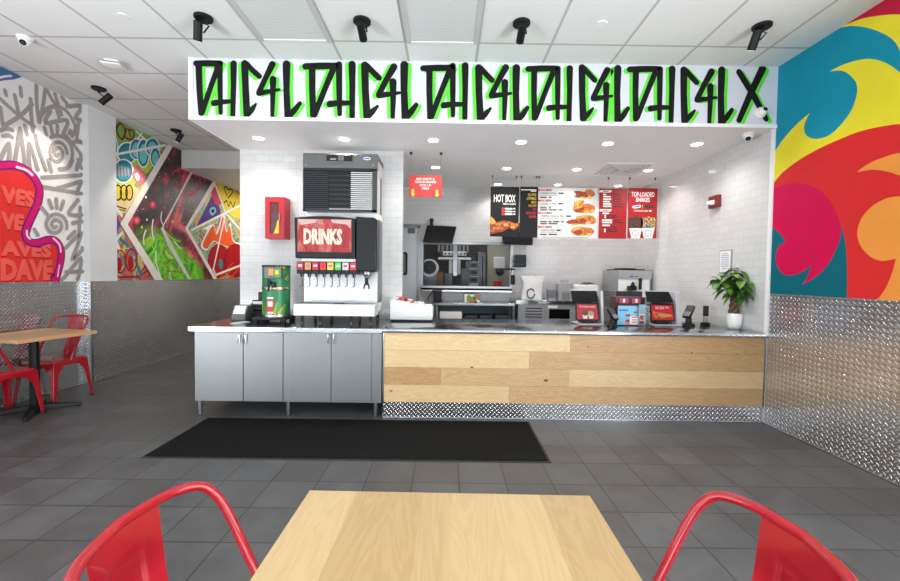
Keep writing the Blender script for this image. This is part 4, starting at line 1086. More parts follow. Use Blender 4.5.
# white packet tray
Yt = 4.42
x0, x1, z0, z1 = rc(390.2, 299.2, 432.4, 322.2, Yt)
z1r = at(430, 307.8, Y=Yt).z; z1l = at(391, 299.2, Y=Yt).z
tray = thing('packet_bin', ((x0+x1)/2, Yt+0.17, ZT), 'white slope-topped bin of sauce packets at the left end of the counter', 'bin'); P = Part(tray)
P.new().box((x0+0.004, Yt+0.004, ZT), (x1-0.004, Yt+0.336, ZT+0.018), 'black_plastic').done('base')
P.new()
for yy in (Yt, Yt+0.328):
    P.prism([(x0, yy, ZT+0.018), (x1, yy, ZT+0.018), (x1, yy, z1r), (x0+0.02, yy, z1l), (x0, yy, z1l-0.02)], (0, 0.012, 0), 'plastic_white')
P.box((x0, Yt+0.012, ZT+0.018), (x0+0.01, Yt+0.328, z1l-0.02), 'plastic_white').box((x1-0.01, Yt+0.012, ZT+0.018), (x1, Yt+0.328, z1r), 'plastic_white').box((x0, Yt+0.012, ZT+0.018), (x1, Yt+0.328, ZT+0.03), 'plastic_white')
P.prism([(x0+0.01, Yt+0.012, ZT+0.03), (x1-0.01, Yt+0.012, ZT+0.03), (x1-0.01, Yt+0.012, z1r-0.03), (x0+0.01, Yt+0.012, z1l-0.04)], (0, 0.31, 0), 'plastic_white')
P.done('box')
rnd = random.Random(5)
for i in range(26):
    t = rnd.random(); x = x0+0.03+t*(x1-x0-0.06); y = Yt+0.03+rnd.random()*0.27
    z = z1l-0.035+t*(z1r-z1l+0.01)+0.014+rnd.uniform(0, 0.03)
    red = 0.12 < t < 0.52 and rnd.random() < 0.6
    q = MB(); q.box((-0.035, -0.02, -0.006), (0.035, 0.02, 0.006), 'ink_red' if red else 'paper', bevel=0.004, seg=1)
    o = q.build('sauce_packet'); o.location = (x, y, z); o.rotation_euler = (rnd.uniform(-.3, .3), rnd.uniform(-.2, .4), rnd.uniform(0, 3))
    tag(o, 'small red packet heaped in the white bin on the counter' if red else 'small white packet heaped in the white bin on the counter', 'packet', 'red packets in the white bin' if red else 'white packets in the white bin')

# ---- point of sale stations
M['matt_black'] = mat('matt_black', rgb(14, 14, 15), 0.7, noise=0.1, spec=0.1)
def pos(px, fx0, fx1, fy0, fy1, bx, Y, label, pic):
    """px: slanted top panel (left, right, top y, bottom y, top-left shift); f*: customer screen; bx: right side frame"""
    x0, x1, z0, z1 = rc(fx0, fy0, fx1, fy1, Y+0.03)
    t = thing('order_terminal', ((x0+x1)/2, Y+0.12, ZT), label, 'cash register', 'order terminals on the counter'); P = Part(t)
    sxl = x0-0.03
    a, c, b0, b1 = bx
    # white stand: base, side frame, spine
    X1 = at(c, 310, Y=Y+0.03).x; X0 = at(a, 310, Y=Y+0.03).x
    zt_ = at(c, px[2]-0.5, Y=Y+0.05).z
    P.new().box((x0-0.0, Y-0.02, ZT), (X1, Y+0.26, ZT+0.012), 'stand_grey').prism([(X0, Y+0.0, ZT+0.012), (X0, Y+0.26, ZT+0.012), (X0, Y+0.30, zt_), (X0, Y+0.06, zt_)], (X1-X0, 0, 0), 'stand_grey').box((x0+0.05, Y+0.13, ZT+0.012), (X0, Y+0.16, zt_-0.06), 'gunmetal').done('stand', bevel=0.004)
    # cashier screen, leaning forward over the top: seen from behind
    pl, pr, pt, pb = px[:4]
    A = at(pl, pb, Y=Y+0.02); B = at(pr, pb-1, Y=Y+0.02); zt2 = at(pl, pt, Y=Y+0.18).z
    xl = A.x; xr = X0; sh = px[4]
    P.new().prism([(xl, Y+0.02, A.z), (xr-0.04, Y+0.02, A.z), (xr+0.01, Y+0.2, zt2), (xl+sh, Y+0.2, zt2)], (0, 0.012, 0.014), 'matt_black').done('cashier_screen', bevel=0.002)
    P.new().box((xl+sh, Y+0.2, zt2+0.010), (xr+0.005, Y+0.215, zt2+0.022), 'stand_grey').done('screen_bezel')
    # customer display
    d = P.new().prism([(x0-0.012, Y+0.02, z0-0.012), (x1+0.012, Y+0.02, z0-0.012), (x1+0.002, Y+0.05, z1+0.012), (x0-0.012, Y+0.05, z1+0.012)], (0, 0.02, 0.004), 'black_plastic').done('customer_display', bevel=0.002)
    def on(u, v, off=0.0015):
        v2 = v; xx = (x0)+(x1-x0)*u-0.010*v2*u; return (xx, Y+0.02+0.03*(0.06+v*0.88)-off, z0+(z1-z0)*v)
    P.new().poly([on(0, 0, 0.0006), on(1, 0, 0.0006), on(1, 1, 0.0006), on(0, 1, 0.0006)], 'screen_red')
    pic(P, on)
    P.done('screen_picture', d, recalc=False)
    P.new().box((x0+0.06, Y+0.05, ZT+0.012), (x1-0.04, Y+0.08, z0-0.004), 'black_plastic').done('display_foot')
    return t
M['screen_red'] = emit_mat('screen_red', rgb(206, 22, 44), 0.75)
M['screen_w2'] = emit_mat('screen_w2', rgb(240, 232, 228), 0.8)
M['screen_or'] = emit_mat('screen_or', rgb(222, 130, 40), 0.75)
M['screen_br'] = emit_mat('screen_br', rgb(110, 74, 60), 0.6)
M['screen_mx'] = emit_mat('screen_mx', rgb(190, 180, 120), 0.7)
def ell(on, u, v, ru, rv, off, n=14): return [on(u+ru*math.cos(2*PI*i/n), v+rv*math.sin(2*PI*i/n), off) for i in range(n)]
def words_on(P, on, s, u0, u1, v0, v1, m):
    a, b_, c = Vector(on(u0, v0, 0.003)), Vector(on(u1, v0, 0.003)), Vector(on(u0, v1, 0.003))
    P.text(s, (a+b_)/2, (b_-a).normalized(), (c-a).normalized(), (c-a).length, m, width=(b_-a).length, bold=0.01)
def pic1(P, on):
    words_on(P, on, 'TOP-LOADED SHAKES', 0.1, 0.9, 0.78, 0.9, 'screen_w2')
    for u, m_ in ((0.38, 'screen_br'), (0.66, 'screen_mx')):
        P.poly([on(u-0.13, 0.32, 0.002), on(u+0.13, 0.32, 0.002), on(u+0.09, 0.04, 0.002), on(u-0.09, 0.04, 0.002)], 'screen_w2')
        P.poly(ell(on, u, 0.40, 0.15, 0.16, 0.0026), m_)
def pic2(P, on):
    words_on(P, on, 'HOT BOX', 0.18, 0.6, 0.72, 0.9, 'screen_w2'); words_on(P, on, 'FRIES', 0.66, 0.82, 0.78, 0.9, 'screen_w2')
    P.poly([on(0.04, 0.62, 0.002), on(0.2, 0.5, 0.002), on(0.5, 0.46, 0.002), on(0.92, 0.36, 0.002), on(0.94, 0.22, 0.002), on(0.7, 0.2, 0.002), on(0.5, 0.14, 0.002), on(0.2, 0.12, 0.002), on(0.08, 0.3, 0.002)], 'screen_or')
    for u, v in ((0.2, 0.36), (0.36, 0.3), (0.52, 0.34), (0.66, 0.28), (0.3, 0.2), (0.8, 0.3)): P.poly(ell(on, u, v, 0.07, 0.06, 0.0026, 8), 'screen_br' if u < 0.35 else 'screen_mx')
pos((572.2, 600.5, 291.6, 302.0, 0.04), 577.2, 598.2, 304.4, 319.2, (601.2, 603.6, 0, 0), 4.30, 'order terminal showing a shakes picture, left one of the two on the counter', pic1)
pos((647.2, 675.5, 292.5, 302.2, 0.065), 652.0, 673.8, 305.2, 319.8, (676.4, 680.6, 0, 0), 4.30, 'order terminal showing HOT BOX fries, right one of the two on the counter', pic2)

# ---- card readers on round bases
def reader(px, pyb, pyt, w, Y, label, tilt, rz, sc=1.0):
    p = at(px, pyb, Z=ZT); p = at(px, 320, Y=Y)
    t = thing('card_reader', (p.x, Y, ZT), label, 'card reader', 'card readers on the counter', rz); t.scale = (sc, sc, sc)
    q = MB(); q.lathe([(0, 0), (0.062, 0), (0.062, 0.012), (0.05, 0.026), (0.03, 0.034), (0, 0.034)], (0, 0, 0), 'black_plastic', n=28); q.build('base', t)
    q = MB(); q.lathe([(0.034, 0.03), (0.03, 0.045), (0.026, 0.10), (0.03, 0.115), (0, 0.118)], (0, 0, 0), 'black_satin', n=20); q.build('post', t)
    R = Matrix.Rotation(tilt, 3, 'X')
    def tp(x, y, z): v = R @ Vector((x, y, z)); return v + Vector((0, 0.0, 0.15))
    q = MB(); q.box((-0.04, -0.085, -0.018), (0.04, 0.085, 0.018), 'black_plastic', rot=R, bevel=0.008); 
    for v in q.bm.verts: v.co += Vector((0, 0, 0.15))
    b_ = q.build('terminal', t)
    q = MB(); q.poly([tp(-0.03, -0.005, 0.0195), tp(0.03, -0.005, 0.0195), tp(0.03, 0.07, 0.0195), tp(-0.03, 0.07, 0.0195)], 'charcoal'); q.build('screen', b_, recalc=False)
    q = MB()
    for i in range(3):
        for j in range(4):
            a = tp(-0.028+i*0.02, -0.075+j*0.016, 0.0195); 
            q.poly([tp(-0.028+i*0.02, -0.075+j*0.016, 0.0195), tp(-0.012+i*0.02, -0.075+j*0.016, 0.0195), tp(-0.012+i*0.02, -0.063+j*0.016, 0.0195), tp(-0.028+i*0.02, -0.063+j*0.016, 0.0195)], 'ink_grey')
    q.build('keypad', b_, recalc=False)
reader(612.6, 326, 307, 8, 4.19, 'black card reader standing left of the blue leaflet holder', 0.8, 0.3, 0.85)
reader(688.6, 327, 306, 13, 4.34, 'black card reader standing right of the HOT BOX terminal', 0.75, -0.9)
# handheld in a cradle
p = at(705.2, 322.5, Y=4.42)
t = thing('barcode_scanner', (p.x, 4.42, ZT), 'black handheld scanner upright in a small clear cradle left of the plant', 'scanner'); P = Part(t)
P.new().lathe([(0, 0), (0.045, 0), (0.048, 0.01), (0.044, 0.028), (0.02, 0.034), (0, 0.034)], (p.x, 4.42, ZT), 'black_plastic', n=24).done('base')
P.new().box((p.x-0.02, 4.41, ZT+0.034), (p.x+0.02, 4.43, ZT+0.10), 'clear_plastic').done('cradle')
zz0, zz1 = at(705, 315, Y=4.42).z, at(705, 305.8, Y=4.42).z
P.new().box((p.x-0.022, 4.395, zz0-0.01), (p.x+0.022, 4.435, zz1), 'black_plastic').done('handset', bevel=0.006)
P.new().box((p.x-0.015, 4.394, zz0+0.01), (p.x+0.015, 4.3955, zz1-0.02), 'charcoal').done('screen')

# ---- leaflet holders and picture box between the terminals
Yl = 4.28
x0, x1, z0, z1 = rc(617.4, 305.4, 638.0, 325.2, Yl)
t = thing('leaflet_stand', ((x0+x1)/2, Yl+0.03, ZT), 'sky-blue price leaflet standing in a frame between the two terminals', 'sign stand'); P = Part(t)
P.new().prism([(x0-0.004, Yl, ZT+0.002), (x1+0.004, Yl, ZT+0.002), (x1+0.004, Yl+0.03, z1), (x0+0.018, Yl+0.03, z1)], (0, 0.008, 0.002), 'black_plastic').box((x0, Yl, ZT), (x1, Yl+0.07, ZT+0.006), 'black_plastic').done('frame')
def on2(u, v, off=0.0012): return (x0+0.018*v+(x1-x0-0.018*v)*u, Yl+0.03*v-off, ZT+0.010+(z1-0.006-ZT-0.01)*v)
P.new().poly([on2(0, 0), on2(1, 0), on2(1, 1), on2(0, 1)], 'ink_sky')
P.poly([on2(0.62, 0.02, 0.002), on2(1, 0.02, 0.002), on2(1, 0.42, 0.002), on2(0.62, 0.44, 0.002)], 'ink_white')
for u, v, ru, rv in ((0.52, 0.5, 0.14, 0.07), (0.5, 0.2, 0.11, 0.09), (0.9, 0.66, 0.08, 0.05)):
    P.poly([on2(u+ru*math.cos(2*PI*i/14), v+rv*math.sin(2*PI*i/14), 0.0026) for i in range(14)], 'ink_red')
for v in (0.12, 0.24, 0.36): P.poly([on2(0.7, v, 0.0026), on2(0.95, v, 0.0026), on2(0.95, v+0.05, 0.0026), on2(0.7, v+0.05, 0.0026)], 'ink_red')
for a_, b_, v in ((0.06, 0.2, 0.72), (0.22, 0.4, 0.72), (0.42, 0.52, 0.72)): P.poly([on2(a_, v, 0.0026), on2(b_, v, 0.0026), on2(b_, v+0.08, 0.0026), on2(a_+0.03, v+0.1, 0.0026)], 'ink_blue')
P.poly([on2(0.44, 0.16, 0.003), on2(0.56, 0.1, 0.003), on2(0.58, 0.02, 0.003), on2(0.44, 0.02, 0.003)], 'ink_orange')
P.done('leaflet', recalc=False)
x0, x1, z0, z1 = rc(638.6, 303.6, 649.6, 326.0, Yl-0.02)
t = thing('leaflet_holder', ((x0+x1)/2, Yl, ZT), 'clear acrylic box with red and blue leaflets beside the sky-blue leaflet', 'leaflet holder'); P = Part(t)
P.new().box((x0, Yl-0.02, ZT), (x0+0.003, Yl+0.05, z1), 'clear_plastic').box((x1-0.003, Yl-0.02, ZT), (x1, Yl+0.05, z1), 'clear_plastic').box((x0, Yl-0.02, ZT), (x1, Yl-0.017, z1-0.03), 'clear_plastic').box((x0, Yl-0.02, ZT), (x1, Yl+0.05, ZT+0.004), 'clear_plastic').done('holder')
P.new().box((x0+0.008, Yl+0.0, ZT+0.005), (x0+0.075, Yl+0.01, z1-0.012), 'ink_sky').box((x0+0.014, Yl-0.002, ZT+0.012), (x0+0.07, Yl+0.0, ZT+0.125), 'ink_white').box((x0+0.018, Yl-0.003, ZT+0.02), (x0+0.066, Yl-0.002, ZT+0.055), 'ink_red').box((x0+0.018, Yl-0.003, ZT+0.065), (x0+0.066, Yl-0.002, ZT+0.11), 'ink_red').done('leaflets')
M['maroon'] = mat('maroon', rgb(84, 34, 40), 0.4, noise=0.08)
Yb = 4.52
x0, x1, z0, z1 = rc(615.5, 297.2, 645.0, 306.5, Yb)
t = thing('picture_box', ((x0+x1)/2, Yb+0.08, ZT), 'maroon box with two pink pictures standing behind the blue leaflet', 'box'); P = Part(t)
P.new().box((x0, Yb, ZT), (x1, Yb+0.16, z1), 'maroon').done('box', bevel=0.002)
M['ink_pink'] = mat('ink_pink', rgb(190, 80, 104), 0.5, noise=0.2)
for a, c in ((619.6, 628.4), (632.0, 640.6)):
    xa, xb, za, zb3 = rc(a, 298.4, c, 303.4, Yb); xm = (xa+xb)/2
    P.new().box((xa, Yb-0.002, za), (xb, Yb, zb3), 'ink_pink').box((xm-0.012, Yb-0.003, za+0.008), (xm+0.012, Yb-0.002, zb3-0.006), 'ink_white').done('picture')

# ---- plant in a white pot
Yp = 4.13; p = at(734.4, 320, Y=Yp)
pot_r = 0.067; zt_ = at(734, 313.3, Y=Yp).z
plant = thing('potted_plant', (p.x, Yp, ZT), 'leafy green braided-trunk plant in a white pot at the right end of the counter', 'plant')
q = MB(); hp = zt_-ZT
q.lathe([(0, 0.0), (pot_r*0.62, 0.0), (pot_r*0.80, 0.012), (pot_r*0.94, 0.05), (pot_r, hp*0.75), (pot_r, hp), (pot_r-0.006, hp), (pot_r-0.008, hp-0.012), (0, hp-0.016)], (0, 0, 0), 'porcelain', n=36); pot = q.build('pot', plant)
q = MB(); q.lathe([(0, hp-0.010), (pot_r-0.009, hp-0.012)], (0, 0, 0), 'soil', n=24); q.build('soil', pot, recalc=False)
for k in range(4):
    q = MB(); pts = []
    for i in range(15):
        t_ = i/14; a = 2*PI*(k/4)+t_*5.2
        r_ = 0.036*(1-0.35*t_)
        pts.append((r_*math.cos(a)-0.01+0.006*t_, r_*math.sin(a), hp-0.02+t_*0.20))
    q.tube(pts, [0.019-0.006*i/14 for i in range(15)], 'bark', n=10); q.build('trunk', plant)
rl = random.Random(11)
M['leaf_light'] = mat('leaf_light', rgb(112, 152, 52), 0.38, noise=0.3, nscale=14); M['leaf_dark'] = mat('leaf_dark', rgb(48, 92, 34), 0.4, noise=0.3, nscale=14)
def leaf(q, base, d, L, w, m, droop):
    d = Vector(d).normalized(); side = d.cross(Vector((0, 0, 1)))
    side = side.normalized() if side.length > 1e-3 else Vector((1, 0, 0))
    up = side.cross(d).normalized(); prof = [0.05, 0.55, 0.95, 1.0, 0.7, 0.06]; k = len(prof)
    C = [Vector(base)+d*(L*i/(k-1))-Vector((0, 0, 1))*droop*L*(i/(k-1))**2 for i in range(k)]
    Lf = [q.bm.verts.new(C[i]+side*w*prof[i]+up*w*0.25*prof[i]) for i in range(k)]; Ce = [q.bm.verts.new(c) for c in C]; Rt = [q.bm.verts.new(C[i]-side*w*prof[i]+up*w*0.25*prof[i]) for i in range(k)]
    fs = []
    for i in range(k-1): fs += [q.bm.faces.new((Lf[i], Ce[i], Ce[i+1], Lf[i+1])), q.bm.faces.new((Ce[i], Rt[i], Rt[i+1], Ce[i+1]))]
    q._fin(fs, m, True)
top = hp+0.20
stems = []
heads = [(-0.165, 0.03, top+0.14), (-0.07, -0.05, top+0.20), (0.02, 0.0, top+0.235), (0.05, 0.06, top+0.17), (0.055, -0.07, top+0.10), (-0.02, -0.08, top+0.12), (-0.10, -0.02, top+0.07), (0.03, 0.08, top+0.14), (0.06, -0.04, top+0.03), (-0.03, 0.07, top+0.17), (-0.04, -0.06, top+0.03), (0.01, -0.09, top+0.05)]
for hx_, hy_, hz_ in heads:
    q = MB(); c0 = Vector((-0.005+hx_*0.1, hy_*0.1, top-0.005)); c2 = Vector((hx_, hy_, hz_)); c1 = (c0+c2)/2+Vector((0, 0, 0.05))
    q.tube([(c0*(1-t_)**2+c1*2*t_*(1-t_)+c2*t_*t_) for t_ in [i/6 for i in range(7)]], 0.0028, 'leaf', n=6)
    q.build('stem', plant)
    nl = 8
    for i in range(nl):
        q = MB(); a = 2*PI*i/nl+rl.uniform(-.2, .2); el = rl.uniform(-0.5, 0.5)
        if c2.x+p.x+0.11*math.cos(a) > XR-0.02: a = PI-a; el += 0.3
        leaf(q, c2+Vector((rl.uniform(-.012, .012), rl.uniform(-.012, .012), rl.uniform(-.03, .02))), (math.cos(a), math.sin(a), el), rl.uniform(0.10, 0.145), rl.uniform(0.029, 0.04), rl.choice(['leaf', 'leaf', 'leaf_light', 'leaf_dark']), rl.uniform(0.3, 0.9))
        q.build('leaf', plant, recalc=False) if len(kids(plant)) < 118 else q.bm.free()
# little card leaning by the pot
xk, xk1, zk0, zk1 = rc(741.2, 301.6, 746.6, 312.8, Yp+0.04)
q = MB(); q.box((-0.028, -0.002, 0), (0.028, 0.002, 0.06), 'ink_blue'); q.box((-0.028, -0.003, 0.06), (0.028, 0.002, 0.12), 'ink_orange')
q.box((-0.001, -0.001, -0.10), (0.001, 0.001, 0.0), 'steel')
o = q.build('picture_card'); o.location = ((xk+xk1)/2-0.01, Yp+0.10, ZT+0.10); tag(o, 'small orange and blue picture card on a pick behind the white plant pot', 'card')

# ---- on the tiled right wall
def wall_rect(px0, py0, px1, py1, X):
    a = at(px0, (py0+py1)/2, X=X); c = at(px1, (py0+py1)/2, X=X); zt_ = at((px0+px1)/2, py0, X=X).z; zb_ = at((px0+px1)/2, py1, X=X).z
    return min(a.y, c.y), max(a.y, c.y), zb_, zt_
y0, y1, z0, z1 = wall_rect(720.2, 250.0, 732.4, 273.2, XR)
t = thing('framed_notice', (XR, (y0+y1)/2, z0), 'small framed paper notice on the tiled wall above the plant', 'notice'); P = Part(t)
P.new().box((XR-0.012, y0, z0), (XR-0.0005, y1, z1), 'ink_grey').done('frame', bevel=0.002)
P.new().box((XR-0.0135, y0+0.012, z0+0.012), (XR-0.012, y1-0.012, z1-0.012), 'paper').done('paper')
P.new()
for i in range(9):
    z = z1-0.04-i*(z1-z0-0.07)/9; w_ = (y1-y0)*(0.32 if i not in (0, 8) else 0.2); ym = (y0+y1)/2
    P.box((XR-0.0142, ym-w_, z-0.004), (XR-0.0135, ym+w_, z+0.003), 'ink_grey')
P.done('print')
y0, y1, z0, z1 = wall_rect(712.0, 195.8, 721.6, 207.8, XR)
t = thing('fire_strobe', (XR, (y0+y1)/2, z0), 'dark red fire alarm strobe high on the tiled right wall', 'fire alarm'); P = Part(t)
M['alarm_red'] = mat('alarm_red', rgb(116, 24, 26), 0.35, noise=0.05)
P.new().box((XR-0.045, y0, z0), (XR-0.0005, y1, z1), 'alarm_red').done('housing', bevel=0.006)
ym = (y0+y1)/2; zm = z0+(z1-z0)*0.42
P.new().prism([(XR-0.045, ym-0.035, zm-0.028), (XR-0.09, ym-0.02, zm-0.018), (XR-0.09, ym-0.02, zm+0.018), (XR-0.045, ym-0.035, zm+0.028)], (0, 0.06, 0), 'plastic_white').done('lens', bevel=0.004)
# ------------------------------------------------------------------ kitchen line along the back wall
# stainless frame of the pass-through
fr0, fr1 = at(420.0, 262, Y=YB).x, at(513.2, 262, Y=YB).x
fz1, fz0 = at(466, 241.8, Y=YB).z, at(466, 288.2, Y=YB).z
q = MB(); d0, d1 = YB-0.02, YB+0.13
q.box((fr0, d0, fz0), (PX0, d1, fz1), 'steel'); q.box((PX1, d0, fz0), (fr1, d1, fz1), 'steel'); q.box((PX0, d0, PZ1), (PX1, d1, fz1), 'steel'); q.box((PX0, d0-0.06, fz0), (PX1, d1+0.1, PZ0), 'steel')
q.box((fr0+0.03, YB-0.14, fz0-0.03), (fr1-0.03, d0, fz0), 'steel_top'); q.box((fr0+0.03, YB-0.14, fz0-0.055), (fr1-0.03, YB-0.135, fz0), 'steel_top')
struct(q.build('window_1', bevel=0.002))
# swing door left of it
q = MB(); q.box((DX0, YB-0.012, 0), (at(416.9, 260, Y=YB).x, YB+0.03, DZ-0.03), 'steel_door' if False else 'plastic_white'); dr = q.build('door_1'); struct(dr); tag(dr, 'pale metal kitchen swing door with dark-rimmed window', 'door')
M['door_metal'] = mat('door_metal', rgb(196, 200, 203), 0.35, metal=0.35, noise=0.04)
dr.data.materials[0] = M['door_metal']
x0, x1, z0, z1 = rc(395.5, 252.0, 407.6, 275.2, YB)
def rrect(x0, x1, z0, z1, r, y, n=5):
    out = []
    for cx_, cz_, a0 in ((x1-r, z1-r, 0), (x0+r, z1-r, PI/2), (x0+r, z0+r, PI), (x1-r, z0+r, 1.5*PI)):
        for i in range(n+1): a = a0+i*PI/2/n; out.append((cx_+r*math.cos(a), y, cz_+r*math.sin(a)))
    return out
q = MB(); q.prism(rrect(x0, x1, z0, z1, 0.04, YB-0.022), (0, 0.012, 0), 'black_plastic'); q.build('window_gasket', dr)
q = MB(); q.prism(rrect(x0+0.03, x1-0.03, z0+0.03, z1-0.03, 0.03, YB-0.025), (0, 0.004, 0), 'dark_steel'); q.build('pane', dr)
x0, x1, z0, z1 = rc(407.8, 228.2, 415.2, 233.6, YB)
q = MB(); q.box((x0, YB-0.02, z0), (x1, YB-0.011, z1), 'gunmetal'); q.build('door_closer', dr)
q = MB(); xs = at(416.9, 260, Y=YB).x
q.box((xs, YB-0.03, 0), (DX1+0.02, YB+0.11, DZ), 'steel'); q.box((DX0, YB-0.03, DZ-0.03), (DX1+0.02, YB+0.11, DZ+0.03), 'steel')
struct(q.build('trim_11'))

# screens hung from the ceiling
def monitor(name, c4, Y, label, mount_px, tiltx):
    A, B, C, D = [at(px, py, Y=Y+dy) for (px, py), dy in zip(c4, (0.10, 0.10, 0, 0))]     # top edge sits further back
    t = thing(name, tuple((A+B)/2), label, 'screen'); P = Part(t)
    n = (B-A).cross(D-A).normalized()
    if n.y > 0: n = -n
    P.new().prism([A, B, C, D], -n*0.035, 'black_satin').done('case', bevel=0.003)
    ins = lambda p, c: p+(c-p)*0.05
    c = (A+B+C+D)/4
    P.new().prism([ins(p, c)+n*0.001 for p in (A, B, C, D)], -n*0.004, 'glass_dark').done('screen')
    m_ = at(*mount_px, Y=Y+0.13)
    P.new().cyl((m_.x, Y+0.13, A.z-0.03), (m_.x, Y+0.13, ZL-0.01 if tiltx else m_.z), 0.014 if tiltx else 0.022, 'black_metal', n=12)
    if not tiltx: P.box((m_.x-0.03, Y+0.10, m_.z-0.01), (m_.x+0.03, YB+0.0, m_.z+0.03), 'black_metal')
    P.box((m_.x-0.04, Y+0.09, A.z-0.10), (m_.x+0.04, Y+0.14, A.z-0.0), 'black_metal')
    P.done('mount')
monitor('wall_monitor', ((427.0, 225.2), (456.6, 226.4), (452.4, 242.6), (422.8, 241.6)), 6.270, 'black wall-hung order monitor tilted over the left end of the pass-through', (431.6, 220.5), False)
monitor('wall_monitor', ((501.5, 232.0), (533.4, 232.6), (532.8, 244.2), (503.4, 243.0)), 6.390, 'black order monitor half hidden under the HOT BOX menu', (518, 225), False)

# ---- rooms seen through the pass-through
M['kitchen_grey'] = mat('kitchen_grey', rgb(96, 92, 88), 0.6, noise=0.3, nscale=3)
q = MB(); q.box((-3.2, 9.650, 0), (3.2, 9.750, 3.0), 'kitchen_grey'); struct(q.build('wall_kitchen'))
q = MB(); q.box((-2.3, YB+0.11, 2.75), (3.1, 9.650, 2.8), 'ceiling_white'); struct(q.build('ceiling_kitchen'))
M['kitchen_beige'] = mat('kitchen_beige', rgb(168, 162, 150), 0.5, noise=0.05)
xk = at(487.5, 262, Y=8.250).x
q = MB(); q.box((xk, 8.250, 0), (xk+1.6, 8.350, 2.75), 'kitchen_beige'); struct(q.build('wall_kitchen_return'))
# hood with T bracket (bright exhaust hood edge and shelf)
Yk = 7.850
def kx(px): return at(px, 262, Y=Yk).x
def kz(py): return at(466, py, Y=Yk).z
t = thing('heated_shelf', (kx(455), Yk, kz(276)), 'bright steel warming shelf and post in the middle of the pass-through view', 'shelf'); P = Part(t)
P.new().box((kx(438), Yk, kz(259.8)), (kx(471.2), Yk+0.35, kz(257.4)), 'steel').done('shelf_board', bevel=0.003)
P.new().box((kx(452.8), Yk-0.03, kz(276.4)), (kx(457.4), Yk, kz(240.0)), 'steel').done('front_post', bevel=0.008)
P.new().box((kx(449), Yk+0.06, kz(274.6)), (kx(460.8), Yk+0.10, kz(259.8)), 'plastic_white').done('back_panel')
P.new().box((kx(443), Yk+0.02, kz(256.0)), (kx(466.0), Yk+0.3, kz(251.5)), 'plastic_white', bevel=0.01)
for i in range(6): x = kx(444.5+i*3.9); P.box((x, Yk+0.012, kz(254.6)), (x+0.03, Yk+0.021, kz(252.9)), 'charcoal')
P.done('heat_lamp_bar')
for px in (441.5, 466.9): P.new().cyl((kx(px), Yk+0.1, kz(257.4)), (kx(px), Yk+0.1, 2.75), 0.008, 'steel', n=8).done('hanging_rod')
t = thing('vent_hood', (kx(455), 8.750, 2.0), 'long grey exhaust hood high in the kitchen behind', 'hood'); P = Part(t)
P.new().box((kx(437), 8.400, kz(251)), (kx(470), 9.250, 2.74), 'steel_brushed').done('hood', bevel=0.004)
P.new()
for i in range(7): x = kx(439)+i*0.085; P.box((x, 8.392, kz(250)), (x+0.05, 8.402, kz(243)), 'charcoal')
P.done('filter')
# round covered machine on the left
Y2 = 7.550
p = at(429.6, 267.8, Y=Y2)
t = thing('kitchen_machine', (p.x, Y2, p.z-0.3), 'round grey machine with pale rim seen left in the pass-through', 'kitchen machine'); P = Part(t)
P.new().cyl((p.x, Y2+0.05, p.z), (p.x, Y2+0.25, p.z), 0.165, 'sauce' if False else 'plastic_white', n=36).done('rim')
P.new().cyl((p.x-0.005, Y2, p.z+0.01), (p.x-0.005, Y2+0.05, p.z+0.01), 0.125, 'charcoal', n=32).cyl((p.x-0.005, Y2-0.006, p.z), (p.x-0.005, Y2, p.z), 0.014, 'ink_blue', n=12).done('cover')
P.new().box((p.x-0.17, Y2+0.06, 1.05), (p.x+0.17, Y2+0.24, p.z-0.1), 'dark_steel').done('stand')
t = thing('prep_table', (kx(450), 7.800, 0.0), 'dark steel prep table in the kitchen under the warming shelf', 'table'); P = Part(t)
zt9 = 1.05
P.new().box((kx(421), 7.400, zt9-0.04), (kx(486), 8.200, zt9), 'dark_steel').done('table_top')
for xx in (kx(424), kx(484)):
    for yy in (7.450, 8.150): P.new().cyl((xx, yy, 0), (xx, yy, zt9-0.04), 0.02, 'steel', n=10).done('leg')
def kitem(name, label, cat, a, y0, c, y1, dep, m, Y=7.650):
    xa, xb, za, zb_ = rc(a, y0, c, y1, Y); q = MB(); q.box((-(xb-xa)/2, 0, 0), ((xb-xa)/2, dep, zb_-zt9), m, bevel=0.01)
    o = q.build(name); o.location = ((xa+xb)/2, Y, zt9); return tag(o, label, cat)
M['cardboard'] = mat('cardboard', rgb(134, 96, 60), 0.7, noise=0.1); M['grey_tub'] = mat('grey_tub', rgb(96, 106, 110), 0.4, noise=0.05)
kitem('cardboard_box', 'brown carton right of the round machine in the pass-through', 'box', 437.6, 272, 443.2, 283, 0.10, 'cardboard', 7.42)
kitem('storage_tub', 'grey tub beside the brown carton in the pass-through', 'tub', 444, 273.4, 452.4, 283, 0.28, 'grey_tub')
kitem('storage_tub', 'taller rounded grey tub right of the warming shelf post in the pass-through', 'tub', 461.2, 268.4, 469.0, 283, 0.22, 'grey_tub')
xt_, _, zt2, _ = rc(433.6, 271, 434, 273, 7.650)
